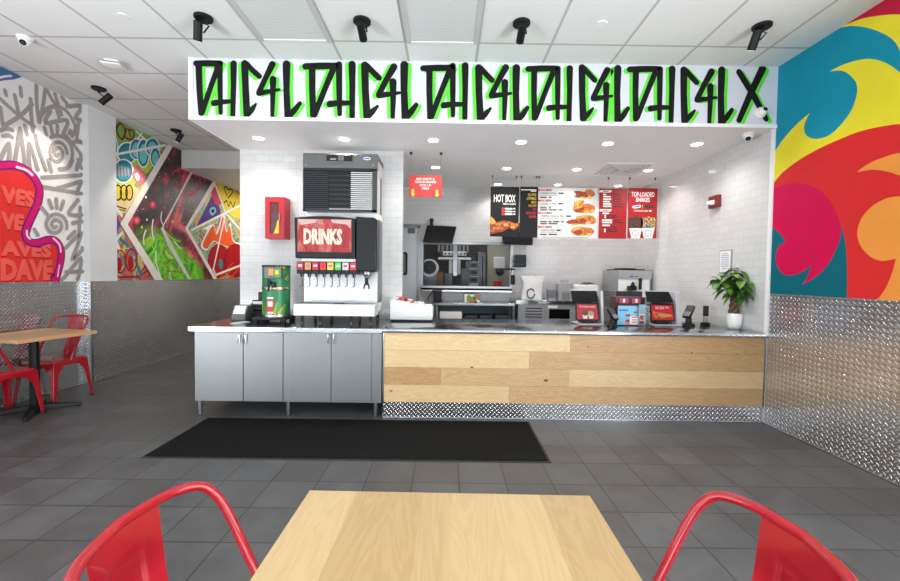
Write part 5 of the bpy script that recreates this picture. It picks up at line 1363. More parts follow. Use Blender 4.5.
# column of three fryer or oven fronts at right of the view
t = thing('oven_stack', (kx(476), 7.950, 0), 'stack of three pale oven fronts with dark round dials in the pass-through', 'oven'); P = Part(t)
xa, xb = at(469.2, 262, Y=7.950).x, at(478.6, 262, Y=7.950).x
zs_ = [at(466, py, Y=7.950).z for py in (283.2, 276.2, 268.8, 261.4)]
P.new().box((xa-0.06, 7.970, zt9), (xb, 8.200, zs_[3]), 'plastic_white').done('body')
for i in range(3):
    zm = (zs_[i]+zs_[i+1])/2
    f_ = P.new().box((xa-0.05, 7.950, zs_[i]+0.008), (xb-0.005, 7.970, zs_[i+1]-0.008), 'gunmetal').done('oven_front', bevel=0.003)
    pts = [((xa+xb)/2+0.062*math.cos(2*PI*k/20), 7.946, zm+0.028*math.sin(2*PI*k/20)) for k in range(20)]
    P.new().prism(pts, (0, 0.004, 0), 'charcoal').done('dial', f_)
xa, xb = at(478.8, 262, Y=8.000).x, at(484.6, 262, Y=8.000).x
t = thing('tall_fridge', ((xa+xb)/2, 8.000, 0), 'tall dark steel refrigerator edge-on in the pass-through', 'refrigerator'); P = Part(t)
P.new().box((xa, 8.220, 0.0), (xb+0.04, 8.750, at(480, 251.5, Y=8.000).z), 'dark_steel').done('body', bevel=0.005)
P.new().box((xb-0.03, 8.205, 0.3), (xb-0.01, 8.220, at(480, 256, Y=8.000).z), 'black_plastic').done('handle')
# towel dispenser, soap, red bin on the return wall
xa, xb, za, zb_ = rc(494.0, 257.0, 505.0, 268.6, 8.130)
t = thing('paper_towel_dispenser', ((xa+xb)/2, 8.250, za), 'pale paper towel dispenser on the far kitchen wall', 'dispenser'); P = Part(t)
P.new().box((xa, 8.130, za), (xb, 8.250, zb_), 'plastic_white').done('case', bevel=0.02)
P.new().sphere(((xa+xb)/2+0.02, 8.180, za-0.06), 0.085, 'charcoal', nu=16, nv=10).done('hand_dryer')
xa, xb, za, zb_ = rc(494.5, 281.2, 502.0, 286.0, 7.950)
q = MB(); q.box((xa, 7.950, za-0.08), (xb, 8.150, zb_), 'red_box', bevel=0.01); o = q.build('red_bin'); tag(o, 'red bin low at the right of the pass-through view', 'bin')
q = MB(); q.box((xa-0.05, 7.900, 0), (xb+0.3, 8.230, za-0.08), 'dark_steel'); o = q.build('hand_sink_cabinet'); tag(o, 'dark cabinet under the red bin in the kitchen', 'cabinet')
xa, xb, za, zb_ = rc(468.0, 246.6, 474.8, 248.8, 8.950)
q = MB(); q.box((-1.0, 8.550, 2.744), (-0.2, 9.050, 2.75), 'trim_white')
for (px, py) in ((471.5, 247.4),):
    p = at(px, py, Z=2.74)
lt = thing('kitchen_light', (0.62, 8.600, 2.75), 'bright ceiling light panel in the kitchen beyond the pass-through', 'ceiling light'); q.bm.free()
M['kitchen_panel'] = emit_mat('kitchen_panel', (1, 0.97, 0.92, 1), 4.0)
q = MB(); q.box((-0.2, -0.45, -0.01), (0.2, 0.45, 0), 'trim_white'); q.build('frame', lt); q = MB(); q.box((-0.18, -0.43, -0.014), (0.18, 0.43, -0.01), 'kitchen_panel'); q.build('diffuser', lt)

# ---- steel work table under the pass-through with its lower shelf
Yw0, Yw1 = 5.870, 6.535
xa, xb = at(431.0, 304, Y=Yw0).x, at(515.5, 304, Y=Yw0).x; zw = at(470, 305.6, Y=Yw0).z+0.035
t = thing('work_table', ((xa+xb)/2, (Yw0+Yw1)/2, 0), 'long stainless work table against the back wall under the pass-through', 'table'); P = Part(t)
P.new().box((xa, Yw0, zw-0.035), (xb, Yw1, zw), 'steel_top').done('table_top', bevel=0.003)
M['blue_grey'] = mat('blue_grey', rgb(112, 130, 138), 0.4, metal=0.3, noise=0.06)
P.new().box((xa+0.02, Yw1-0.03, 0.12), (xb-0.02, Yw1-0.01, zw-0.036), 'blue_grey').done('back_panel')
zs2 = at(470, 322.0, Y=Yw0).z
P.new().box((xa+0.02, Yw0+0.03, zs2-0.03), (xb-0.02, Yw1-0.03, zs2), 'steel').done('shelf')
for px in (436.6, 514.0):
    for yy in (Yw0+0.04, Yw1-0.05):
        x = at(px, 312, Y=Yw0).x; P.new().cyl((x, yy, 0), (x, yy, zw-0.035), 0.02, 'steel', n=12).done('leg')
def on_shelf(name, label, cat, a, c, y0, Y, dep, m, n=1, group=None):
    xa, xb, _, zt_ = rc(a, y0, c, 322, Y); q = MB(); q.box((-(xb-xa)/2, 0, 0), ((xb-xa)/2, dep, zt_-zs2), m, bevel=min(0.02, (zt_-zs2)*0.3)); o = q.build(name); o.location = ((xa+xb)/2, Y, zs2); return tag(o, label, cat, group)
on_shelf('bag_stack', 'pale plastic-wrapped stack on the lower shelf of the work table, left end', 'bag', 439.4, 462.0, 311.4, 5.950, 0.3, 'bag_white')
for a, c, lb in ((464.2, 478, 'dark rounded pan next to the pale wrapped stack on the lower shelf'), (479.2, 492.4, 'dark rounded pan in the middle of the lower shelf, second of three'), (494.8, 511.6, 'wider dark pan at the right end of the lower shelf')):
    on_shelf('food_pan', lb, 'pan', a, c, 315.2, 5.950, 0.28, 'charcoal', group='dark pans on the lower shelf')
# on the table: label printer and colourful carton
xa_, xb_, za_, zb_ = rc(431.8, 290.8, 441.6, 300.6, 6.150)
t = thing('label_printer', ((xa_+xb_)/2, 6.150, zw), 'black printer with thin bent arm on the left of the work table', 'printer'); P = Part(t)
P.new().box((xa_+0.02, 6.150, zw+0.005), (xb_, 6.310, zb_), 'black_plastic').done('body', bevel=0.006)
P.new().box((xa_+0.03, 6.160, zw), (xb_-0.01, 6.300, zw+0.005), 'charcoal').box((xb_, 6.180, zw), (xb_+0.02, 6.230, zw+0.03), 'cardboard').done('foot')
P.new().tube([(xa_-0.05, 6.170, zw), (xa_-0.06, 6.170, zw+0.06), (xa_-0.01, 6.170, zw+0.11), (xa_+0.03, 6.170, zb_+0.03)], 0.008, 'black_plastic', n=8).done('arm')
x0, x1, z0, z1 = rc(464.6, 294.8, 480.0, 304.2, 6.070)
def carton_mat():
    mt, nt, bb = base_mat('carton_print'); tc = nt.new('ShaderNodeTexCoord'); v = nt.new('ShaderNodeTexVoronoi'); v.inputs['Scale'].default_value = 22
    nt.link(tc.outputs['Object'], v.inputs['Vector']); hs = nt.new('ShaderNodeSeparateColor'); nt.link(v.outputs['Color'], hs.inputs[0])
    nt.link(nt.ramp(hs.outputs[0], [(0, rgb(230, 230, 220)), (0.25, rgb(90, 160, 80)), (0.42, rgb(226, 200, 60)), (0.58, rgb(120, 80, 140)), (0.74, rgb(70, 70, 76)), (0.88, rgb(206, 80, 60))], 'CONSTANT'), bb.inputs['Base Color']); return mt
M['carton_print'] = carton_mat()
q = MB(); q.box((x0, 6.070, zw), (x1, 6.250, z1), 'carton_print'); o = q.build('carton'); 
q = MB(); q.box((x0-0.001, 6.068, zw), (x0+0.03, 6.250, z1+0.001), 'paper'); q.build('end_flap', o); tag(o, 'small multicoloured carton on the steel work table', 'carton')

# ---- prep refrigerator and oven under a worktop at the right
xa, xb = at(517.5, 300, Y=5.850).x, at(585, 300, Y=5.850).x; zp1 = at(545, 300.6, Y=5.850).z; zp0 = at(545, 304.6, Y=5.850).z
t = thing('prep_refrigerator', ((xa+xb)/2, 6.150, 0), 'stainless prep refrigerator with slotted vent right of the work table', 'refrigerator'); P = Part(t)
P.new().box((xa+0.02, 5.890, 0.1), (xb, 6.530, zp0), 'steel_mid').done('body')
P.new().box((xa-0.02, 5.850, zp0), (xb+0.1, 6.535, zp1), 'steel_top').done('worktop', bevel=0.003)
for xx in (xa+0.06, xb-0.06):
    for yy in (5.950, 6.450): P.new().cyl((xx, yy, 0), (xx, yy, 0.1), 0.02, 'black_plastic', n=10).done('foot')
x0, x1, z0, z1 = rc(523.0, 305.2, 543.4, 322, 5.880)
v = P.new().box((x0, 5.875, z0), (x1, 5.889, z1), 'steel_mid').done('vent_panel', bevel=0.002)
P.new()
for py in (308.4, 311.2, 314.2, 317.0):
    zz_ = at(533, py, Y=5.870).z; P.box((x0+0.03, 5.872, zz_-0.007), (x1-0.02, 5.876, zz_+0.007), 'black_plastic')
P.done('vent_slot', v)
x0, x1, z0, z1 = rc(545.8, 305.4, 575, 322, 5.880)
d = P.new().box((x0, 5.870, z0), (x1, 5.889, z1), 'steel_mid').done('door', bevel=0.002)
x0, x1, z0, z1 = rc(549.0, 309.2, 569.6, 318.6, 5.870)
P.new().box((x0, 5.866, z0), (x1, 5.870, z1), 'black_gloss').done('pane', d)
x0, x1, z0, z1 = rc(548.0, 305.6, 557.5, 308.0, 5.870)
P.new().box((x0, 5.866, z0), (x1, 5.870, z1), 'paper').done('label_plate', d)
# things standing on it
x0, x1, z0, z1 = rc(520.2, 276.0, 545.0, 300.4, 6.100); 
t = thing('paper_bag', ((x0+x1)/2, 6.150, zp1), 'crumpled white takeaway bag stack with round black print on the prep worktop', 'bag'); P = Part(t)
rb_ = random.Random(3); rings = []
for i in range(9):
    v_ = i/8; z = zp1+(z1-zp1)*v_; wv = (0.15+0.0*v_) + (0.025 if v_ > 0.75 else 0)*(1) - 0.012*math.sin(PI*v_)
    ring = []
    for k in range(24):
        a = 2*PI*k/24; ca, sa = math.cos(a), math.sin(a); pw = 0.45
        ring.append(((x0+x1)/2+0.01*math.sin(3*v_)+math.copysign(abs(ca)**pw, ca)*wv*1.06+rb_.uniform(-.006, .006), 6.170+math.copysign(abs(sa)**pw, sa)*0.085*(1-0.4*v_)+rb_.uniform(-.006, .006), z+rb_.uniform(-.01, .01)*(0 < i)))
    rings.append(ring)
P.q = MB(); P.q.loft([[Vector(p)-P.o for p in r] for r in rings], 'bag_white'); P.done('bag')
c = at(530.6, 293.6, Y=6.070)
P.new()
P.q.ribbon([((c.x-P.o.x)+0.055*math.cos(a), (c.z-P.o.z)+0.07*math.sin(a)) for a in [0.6+i*(85/15)/16 for i in range(17)]], 0.018, Vector((0, 0, 0)), EX, EZ, Vector((0, -1, 0)), 'ink_black', off=0.092)
P.done('round_print', recalc=False, sharp=0)
def tub(name, label, cat, a, y0, c, Y, m, taper=0.85, extra=None):
    x0, x1, _, z1 = rc(a, y0, c, 300, Y); w = (x1-x0)/2; h = z1-zp1
    t = thing(name, ((x0+x1)/2, Y, zp1), label, cat); q = MB()
    q.loft([[(sx*w*k, sy*w*0.8*k, z) for sx, sy in ((-1, -1), (1, -1), (1, 1), (-1, 1))] for k, z in ((taper, 0), (1, h), (1.05, h), (1.05, h+0.006), (0.96, h+0.006), (0.9*taper, 0.02))], m, smooth=False); q.build('tub', t); return t, h, w
tub('steel_container', 'open steel container on the prep worktop right of the white bag', 'container', 547.2, 289.8, 555.6, 6.050, 'steel')
t, h, w = tub('straw_caddy', 'steel caddy of spoons on the prep worktop behind the left terminal', 'caddy', 556.8, 284.6, 571.4, 6.100, 'steel_mid', 0.97)
for i, dx in enumerate((-0.045, -0.02, 0.01, 0.04)):
    q = MB(); q.cyl((dx, -0.03, 0.02), (dx*1.1, -0.02, h+0.05), 0.005, 'steel', n=8); q.sphere((dx*1.1, -0.02, h+0.06), 0.014, 'steel', nu=10, nv=6, scale=(1, 0.4, 1.3)); o = q.build('spoon'); o.location = t.location
    tag(o, 'steel spoon standing handle-down in the caddy on the prep worktop', 'spoon', 'spoons in the caddy')
q = MB(); q.box((-0.055, -w*0.8-0.02, 0.0), (0.055, -w*0.8-0.006, 0.13), 'steel'); q.build('front_cup', t)
x0, x1, _, z1 = rc(572.5, 283.4, 598, 300, 6.100)
t = thing('bag_pile', ((x0+x1)/2, 6.150, zp1), 'pale wrapped pile topped with black straws behind the left terminal', 'bag'); P = Part(t)
P.new().box((x0, 6.070, zp1), (x1, 6.270, z1-0.02), 'bag_white', bevel=0.03).done('pile')
P.new()
for i in range(5):
    xx = x0+0.16+0.03*i; P.tube([(xx-0.05, 6.100, z1-0.018), (xx, 6.130, z1+0.01+0.008*(i % 2)), (xx+0.05, 6.150, z1-0.012)], 0.006, 'black_plastic', n=6)
P.done('straws')

# ---- milkshake machine
x0, x1, _, z1 = rc(618.6, 270.3, 651.6, 300, 5.900)
t = thing('shake_machine', ((x0+x1)/2, 6.200, 0), 'tall steel milkshake machine with black lid behind the two terminals', 'shake machine'); P = Part(t)
xm = at(618.6, 290, Y=5.900).x; zh_ = at(630, 279.2, Y=5.900).z
P.new().box((x0, 5.920, 0.08), (x1, 6.510, z1), 'steel_mid').done('body', bevel=0.006)
for xx in (x0+0.06, x1-0.06):
    for yy in (5.970, 6.450): P.new().cyl((xx, yy, 0), (xx, yy, 0.08), 0.025, 'black_plastic', n=10).done('foot')
P.new().box((x0+0.05, 5.990, z1), (x1-0.06, 6.490, z1+0.018), 'black_plastic').lathe([(0.16, 0.018), (0.15, 0.034), (0, 0.036)], ((x0+x1)/2, 6.250, z1), 'black_plastic', n=28).done('lid', bevel=0.003)
P.new().box((xm+0.0, 5.895, zh_), (x1-0.005, 5.920, z1-0.004), 'steel_mid').done('header')
lx0, lx1, lz0, lz1 = rc(629.5, 273.4, 638.5, 277.2, 5.890)
P.new().poly([(lx0, 5.894, lz0+0.01), (lx0+0.03, 5.894, lz0+0.02), (lx0+0.04, 5.894, lz1), (lx0+0.05, 5.894, lz0+0.012), (lx1, 5.894, lz0+0.016), (lx1, 5.894, lz0+0.004), (lx0, 5.894, lz0)], 'ink_blue').done('logo', recalc=False)
P.new().box((xm+0.0, 5.905, at(630, 297, Y=5.900).z), (x1-0.03, 5.920, zh_), 'plastic_white').done('front_panel')
c = at(632.2, 286.0, Y=5.850); 
P.new().box((c.x-0.05, 5.810, c.z-0.06), (c.x+0.05, 5.920, c.z), 'black_plastic').cyl((c.x, 5.830, c.z), (c.x, 5.830, c.z+0.06), 0.035, 'black_plastic', r1=0.015, n=12).cyl((c.x+0.11, 5.840, c.z-0.05), (c.x+0.11, 5.840, c.z+0.07), 0.022, 'black_plastic', n=10).sphere((c.x+0.11, 5.840, c.z+0.09), 0.028, 'black_plastic').cyl((c.x-0.09, 5.850, c.z-0.06), (c.x-0.09, 5.850, c.z-0.02), 0.012, 'ink_yellow', n=8).done('dispensing_head', bevel=0.004)
xa, xb, za, zb_ = rc(619.6, 291.4, 641.6, 300, 5.790)
P.new().box((xa, 5.770, za-0.05), (xb, 5.920, zb_), 'charcoal').done('mixing_guard', bevel=0.004)
c = at(646.2, 294, Y=5.910); M['lamp_red'] = emit_mat('lamp_red', rgb(240, 70, 50), 2.0)
P.new().cyl((c.x, 5.912, c.z), (c.x, 5.922, c.z), 0.014, 'lamp_red', n=12).done('indicator_lamp')
xa, xb, za, zb_ = rc(604.2, 290.6, 617.4, 322, 5.910)
P.new()
for i in range(8): zz_ = zb_-0.03-i*0.03; P.box((xm-0.004, 6.02, zz_-0.008), (xm+0.001, 6.42, zz_+0.006), 'charcoal')
P.done('side_grille')

# ---- black soap dispenser on bracket
xa, xb, za, zb_ = rc(515.4, 254.8, 526.2, 267.2, 6.370)
t = thing('wall_dispenser', ((xa+xb)/2, 6.450, za), 'black boxy dispenser on a bracket at the right edge of the pass-through', 'dispenser'); P = Part(t)
P.new().box((xa, 6.350, za), (xb, 6.510, zb_), 'black_plastic').done('body', bevel=0.01)
P.new().box((xa+0.01, 6.345, za+0.035), (xb-0.01, 6.350, za+0.05), 'charcoal').done('paper_slot')
P.new().tube([((xa+xb)/2, 6.510, (za+zb_)/2), (xa-0.02, YB-0.004, (za+zb_)/2)], 0.016, 'black_metal', n=10).tube([(xa+0.01, 6.510, za+0.03), (xa-0.03, 6.530, za+0.0), (xa-0.045, 6.520, za-0.13)], 0.007, 'black_metal', n=8).box((xa-0.20, 6.510, za-0.045), (xa+0.02, 6.535, za-0.02), 'black_metal').done('bracket')
xa2, xb2, za2, zb2 = rc(510.6, 275, 514.8, 284.6, 6.510)
P.new().box((xa2, 6.510, za2), (xb2, 6.540, zb2), 'black_plastic').done('power_brick', bevel=0.004)
# ------------------------------------------------------------------ ceiling fixtures
M['lens'] = mat('prismatic_lens', rgb(214, 214, 214), 0.35, noise=0.03, bump=0.0)
def lens_mat():
    mt, nt, bb = base_mat('prismatic_diffuser'); tc = nt.new('ShaderNodeTexCoord')
    w = nt.new('ShaderNodeTexWave', wave_type='BANDS', bands_direction='Y'); w.inputs['Scale'].default_value = 16; w.inputs['Distortion'].default_value = 0.6; w.inputs['Detail'].default_value = 2
    nt.link(tc.outputs['Object'], w.inputs['Vector'])
    nt.link(nt.ramp(w.outputs['Fac'], [(0.0, rgb(206, 206, 206)), (1.0, rgb(226, 226, 226))]), bb.inputs['Base Color'])
    v = nt.new('ShaderNodeTexVoronoi'); v.inputs['Scale'].default_value = 110; nt.link(tc.outputs['Object'], v.inputs['Vector'])
    bp = nt.new('ShaderNodeBump'); bp.inputs['Strength'].default_value = 0.3; bp.inputs['Distance'].default_value = 0.003
    nt.link(v.outputs['Distance'], bp.inputs['Height']); nt.link(bp.outputs['Normal'], bb.inputs['Normal']); bb.inputs['Roughness'].default_value = 0.4
    return mt
M['lens'] = lens_mat()
GX0, GY0, G_ = -3.4176, 3.4751, 0.6096
M['fixture_frame'] = mat('fixture_frame', rgb(196, 195, 194), 0.5, noise=0.02)
for k, (i, lb) in enumerate(((3, 'flush ceiling light panel with ribbed lens, left one of the two'), (5, 'flush ceiling light panel with ribbed lens, right one of the two'))):
    xa = GX0+i*G_; y1 = GY0; y0 = GY0-2*G_
    t = thing('ceiling_light', (xa+G_/2, (y0+y1)/2, ZC), lb, 'ceiling light', 'ceiling light panels'); P = Part(t)
    f = 0.035
    P.new().box((xa+0.006, y0+0.006, ZC-0.014), (xa+f+0.01, y1-0.006, ZC-0.0005), 'fixture_frame').box((xa+G_-f-0.01, y0+0.006, ZC-0.014), (xa+G_-0.006, y1-0.006, ZC-0.0005), 'fixture_frame').box((xa+f+0.01, y0+0.006, ZC-0.014), (xa+G_-f-0.01, y0+f, ZC-0.0005), 'fixture_frame').box((xa+f+0.01, y1-f, ZC-0.014), (xa+G_-f-0.01, y1-0.006, ZC-0.0005), 'trim_white').done('frame')
    P.new().box((xa+f, y0+f, ZC-0.009), (xa+G_-f, y1-f, ZC-0.001), 'lens').done('diffuser')

M['spot_lens'] = emit_mat('spot_lens', rgb(255, 240, 216), 3.0)
def track(px, py, d, label, off=(0, 0, 0)):
    p = at(px, py, Z=ZC); d = Vector(d).normalized()
    t = thing('ceiling_spotlight', tuple(p), label, 'spotlight', 'black spotlights on the dining ceiling')
    q = MB(); q.lathe([(0, -0.022), (0.058, -0.022), (0.066, -0.016), (0.067, -0.0005), (0, -0.0005)], (0, 0, 0), 'black_metal', n=32); q.build('canopy', t)
    c = Vector((0, 0, -0.085))+Vector(off); a = c - d*0.066; e = c + d*0.066
    side = d.cross(Vector((0, 0, 1))).normalized()
    q = MB(); q.cyl((0, 0, -0.022), (0, 0, -0.05), 0.010, 'black_metal', n=12); q.tube([(0, 0, -0.045), Vector((0, 0, -0.055))+side*0.036, c+side*0.038], 0.006, 'black_metal', n=8); q.build('arm', t)
    q = MB(); q.cyl(a, e, 0.031, 'black_metal', n=28); q.cyl(a-d*0.004, a, 0.026, 'black_metal', n=28); h = q.build('lamp_head', t)
    q = MB(); q.cyl(e-d*0.001, e+d*0.0015, 0.026, 'spot_lens', n=24); q.build('lens', h)
    return p+e
SP = [track(203.5, 17.0, (-0.30, 0.45, -0.85), 'black ceiling spotlight with lit lens over the left end of the soffit lettering', (-0.055, 0.02, -0.01)),
      track(362.0, 20.5, (0.0, 0.92, -0.40), 'black ceiling spotlight between the two ribbed light panels'),
      track(521.5, 22.5, (-0.01, 0.90, -0.42), 'black ceiling spotlight right of the ribbed light panels near the small ceiling disc'),
      track(762.0, 25.5, (0.02, 0.55, -0.84), 'black ceiling spotlight by the colourful wave mural', (-0.03, 0.03, -0.01)),
      track(98.8, 88.0, (-0.72, -0.08, -0.66), 'black ceiling spotlight nearest the white pilaster', (0.03, 0.05, -0.01)),
      track(176.0, 130.0, (-0.50, -0.05, -0.85), 'black ceiling spotlight farthest back before the graffiti mural', (0.02, 0.04, -0.01))]

# recessed downlights in the lower ceiling
M['downlight'] = emit_mat('downlight', rgb(255, 252, 246), 14.0)
DL = [(258.4, 138, 'front row, leftmost'), (344.2, 138.9, 'front row, above the ice maker'), (433.3, 140.3, 'front row, third from the left'), (521.0, 142.0, 'front row, fourth from the left'), (607.8, 143.6, 'front row, fifth from the left'), (697.0, 144.1, 'front row, rightmost'),
      (435.6, 167.2, 'middle row, behind the red hanging sign'), (506.7, 168.3, 'middle row, second from the left'), (576.7, 169.4, 'middle row, third from the left'), (648.0, 170.3, 'middle row, beside the air vent'),
      (498.0, 184.2, 'back row, over the HOT BOX menu'), (557.8, 184.7, 'back row, over the white combo menu'), (618.0, 185.8, 'back row, over the red menus')]
DLP = []
for px, py, w in DL:
    p = at(px, py, Z=ZL); DLP.append(p)
    t = thing('recessed_light', tuple(p), 'round recessed ceiling light, ' + w, 'downlight', 'recessed lights over the counter')
    q = MB(); q.lathe([(0.052, -0.0008), (0.055, -0.006), (0.070, -0.004), (0.072, -0.0004)], (0, 0, 0), 'trim_white', n=28); q.build('trim_ring', t, recalc=False)
    q = MB(); q.cyl((0, 0, -0.003), (0, 0, -0.0006), 0.053, 'downlight', n=28); q.build('diffuser', t)

# square air vent
A, B, C, D = at(590.5, 174.3, Z=ZL), at(604, 163.0, Z=ZL), at(652, 163.4, Z=ZL), at(641, 174.6, Z=ZL)
vc = (A+B+C+D)/4; hw = 0.29
t = thing('air_vent', (vc.x, vc.y, ZL), 'square louvred air vent in the white ceiling over the kitchen', 'vent')
q = MB(); q.box((-hw, -hw, -0.008), (hw, hw, -0.0005), 'trim_white'); q.build('frame', t, bevel=0.002)
q = MB()
for i in range(5):
    r0 = hw-0.03-i*0.05; r1 = r0-0.018
    for a0, a1, b0, b1 in ((-r0, r0, -r0, -r1), (-r0, r0, r1, r0), (-r0, -r1, -r1, r1), (r1, r0, -r1, r1)): q.box((a0, b0, -0.014-0.002*i), (a1, b1, -0.008), 'fixture_frame')
q.build('louvre', t)
# small ceiling discs
for px, py, lb in ((123.5, 16.2, 'small round white ceiling cap, left one near the dome camera'), (601.5, 23.4, 'small round white ceiling cap, right one between two spotlights')):
    p = at(px, py, Z=ZC); q = MB(); q.lathe([(0, -0.006), (0.038, -0.006), (0.044, -0.0006), (0, -0.0005)], (0, 0, 0), 'trim_white', n=28)
    o = q.build('sprinkler_cap'); o.location = p; tag(o, lb, 'sprinkler cap', 'round ceiling caps')
# wireless access point: white square puck with a dark gap
p = at(113.5, 62.0, Z=ZC)
t = thing('access_point', tuple(p), 'white square puck with a dark shadow gap on the ceiling above the pilaster', 'wireless access point', rz=0.30)
q = MB(); q.box((-0.055, -0.055, -0.022), (0.055, 0.055, -0.0005), 'plastic_white', bevel=0.004); q.build('bracket', t)
q = MB(); q.box((-0.066, -0.066, -0.030), (0.066, 0.066, -0.022), 'black_plastic'); q.build('shadow_gap', t)
q = MB(); q.box((-0.078, -0.078, -0.048), (0.078, 0.078, -0.030), 'plastic_white', bevel=0.008, seg=3); q.build('cover', t)
# dome cameras
def dome(p, nrm, look, r, label):
    t = thing('dome_camera', tuple(p), label, 'security camera'); n = Vector(nrm).normalized(); lk = Vector(look).normalized()
    q = MB(); q.lathe([(0, 0.0005), (r*1.05, 0.0005), (r*1.05, r*0.35), (r*0.95, r*0.45), (0, r*0.45)], (0, 0, 0), 'plastic_white', n=32, axis=n); q.build('base', t)
    q = MB(); c = n*(r*0.55); q.sphere(c, r*0.86, 'plastic_white', nu=28, nv=18); b_ = q.build('ball', t)
    e = c+lk*r*0.80
    q = MB(); q.cyl(e, e+lk*r*0.10, r*0.42, 'black_gloss', n=24); q.cyl(e+lk*r*0.10, e+lk*r*0.13, r*0.2, 'charcoal', n=16); q.build('lens', b_)
dome(at(25.0, 37.5, Z=ZC), (0, 0, -1), (0.30, -0.72, -0.62), 0.052, 'white dome camera with black eye on the grey ceiling tiles at far left')
dome(at(760.0, 113.0, Y=YS), (0, -1, 0), (0.05, -0.9, 0.30), 0.046, 'white camera ball on the soffit face over the foot of the last letter')
dome(at(748.0, 133.5, Z=ZL), (0, 0, -1), (-0.35, -0.62, -0.7), 0.050, 'white camera ball hanging from the lower ceiling beside the tiled wall')
# ------------------------------------------------------------------ tables and red metal chairs
def cr3(pts, seg=5):
    P = [Vector(p) for p in pts]; out = []
    for i in range(len(P)-1):
        a, b_ = P[i], P[i+1]; pa = P[i-1] if i else a; nb = P[i+2] if i+2 < len(P) else b_
        for k in range(seg):
            t = k/seg; out.append(0.5*((2*a)+(b_-pa)*t+(2*pa-5*a+4*b_-nb)*t*t+(3*a-pa-3*b_+nb)*t**3))
    out.append(P[-1]); return out
def rring(hx, hy, r, z, n=5, cy=0.0):
    out = []
    for sx, sy, a0 in ((1, 1, 0), (-1, 1, PI/2), (-1, -1, PI), (1, -1, 1.5*PI)):
        for i in range(n+1):
            a = a0+i*PI/2/n; out.append((sx*(hx-r)+r*math.cos(a), cy+sy*(hy-r)+r*math.sin(a), z))
    return out
def make_chair(loc, rz, label):
    t = thing('metal_chair', loc, label, 'chair', 'red metal cafe chairs', rz)
    q = MB(); q.loft([rring(0.187, 0.182, 0.05, 0.385), rring(0.187, 0.182, 0.05, 0.428), rring(0.180, 0.175, 0.05, 0.442), rring(0.165, 0.160, 0.05, 0.446), rring(0.13, 0.125, 0.05, 0.441), rring(0.05, 0.05, 0.045, 0.438)], 'red_steel', caps=False)
    q.bm.faces.new([v for v in q.bm.verts][-24:]).material_index = 0
    q.loft([rring(0.183, 0.178, 0.05, 0.385), rring(0.183, 0.178, 0.05, 0.425), rring(0.1, 0.1, 0.05, 0.432)], 'red_steel')
    q.cyl((0, 0, 0.4405), (0, 0, 0.4425), 0.012, 'black_plastic', n=12)
    q.build('seat', t)
    for sx in (-1, 1):
        for sy in (-1, 1):
            rings = []
            for i in range(17):
                z = 0.425*i/16
                cx_ = 0.215-0.030*(z/0.425); cy_ = 0.215-0.035*(z/0.425)
                arm = 0.026+0.030*(z/0.425)
                if z > 0.25: arm += 0.105*((z-0.25)/0.175)**2.2
                th = 0.006
                rings.append([(sx*cx_, sy*cy_, z), (sx*(cx_-arm), sy*cy_, z), (sx*(cx_-arm), sy*(cy_-th), z), (sx*(cx_-th*2), sy*(cy_-th*2), z), (sx*(cx_-th), sy*(cy_-arm), z), (sx*cx_, sy*(cy_-arm), z)])
            q = MB(); q.loft(rings, 'red_steel'); lg = q.build('leg', t, bevel=0.002, sharp=50)
            q = MB(); q.cyl((sx*0.207, sy*0.207, -0.0), (sx*0.205, sy*0.205, 0.02), 0.016, 'black_plastic', n=12); q.build('foot_cap', lg)
    for yy in (-0.12, 0.12): pass
    q = MB(); q.tube([(-0.18, -0.16, 0.36), (0, 0, 0.385), (0.18, 0.16, 0.36)], 0.006, 'red_steel', n=8); q.tube([(0.18, -0.16, 0.362), (0, 0, 0.392), (-0.18, 0.16, 0.362)], 0.006, 'red_steel', n=8); q.build('cross_brace', t)
    half = [(0.184, 0.0, 0.425), (0.184, -0.022, 0.50), (0.187, -0.085, 0.63), (0.191, -0.145, 0.755), (0.187, -0.178, 0.812), (0.166, -0.208, 0.845), (0.105, -0.243, 0.855), (0.0, -0.262, 0.857)]
    path = cr3(half, 5); path = path + [Vector((-p.x, p.y, p.z)) for p in reversed(path[:-1])]
    q = MB(); q.tube(path, 0.0108, 'red_steel', n=14); q.build('back_frame', t)
    # splat: gently curved sheet with a pressed panel
    nz, nx = 44, 30; g_ = []
    for i in range(nz+1):
        v = i/nz; z = 0.436+0.412*v; hw = 0.062+0.028*v**0.9; y0 = -0.168-0.090*v-0.012*math.sin(PI*v)
        row = []
        for k in range(nx+1):
            u = -1+2*k/nx; y = y0+0.016*(u*u)*(1-0.4*v)
            au = abs(u); iw = 0.50
            e = 0.0
            if 0.10 < v < 0.86:
                dd = min(iw-0.10*v-au, (v-0.10)*4, (0.84-v)*4)
                e = 0.0035*math.exp(-(dd/0.055)**2) + (0.0012 if dd > 0 else 0)
            row.append(Vector((u*hw, y-e, z)))
        g_.append(row)
    q = MB()
    F_ = [[q.bm.verts.new(p) for p in r] for r in g_]; Bk = [[q.bm.verts.new(p+Vector((0, -0.0025, 0))) for p in r] for r in g_]
    for i in range(nz):
        for k in range(nx):
            q._fin([q.bm.faces.new((F_[i][k], F_[i][k+1], F_[i+1][k+1], F_[i+1][k]))], 'red_steel', True); q._fin([q.bm.faces.new((Bk[i][k+1], Bk[i][k], Bk[i+1][k], Bk[i+1][k+1]))], 'red_steel', True)
    for i in range(nz):
        for k in (0, nx): q._fin([q.bm.faces.new((F_[i][k], F_[i+1][k], Bk[i+1][k], Bk[i][k]))], 'red_steel')
    for k in range(nx):
        for i in (0, nz): q._fin([q.bm.faces.new((F_[i][k], F_[i][k+1], Bk[i][k+1], Bk[i][k]))], 'red_steel')
    q.build('back_splat', t)
    return t
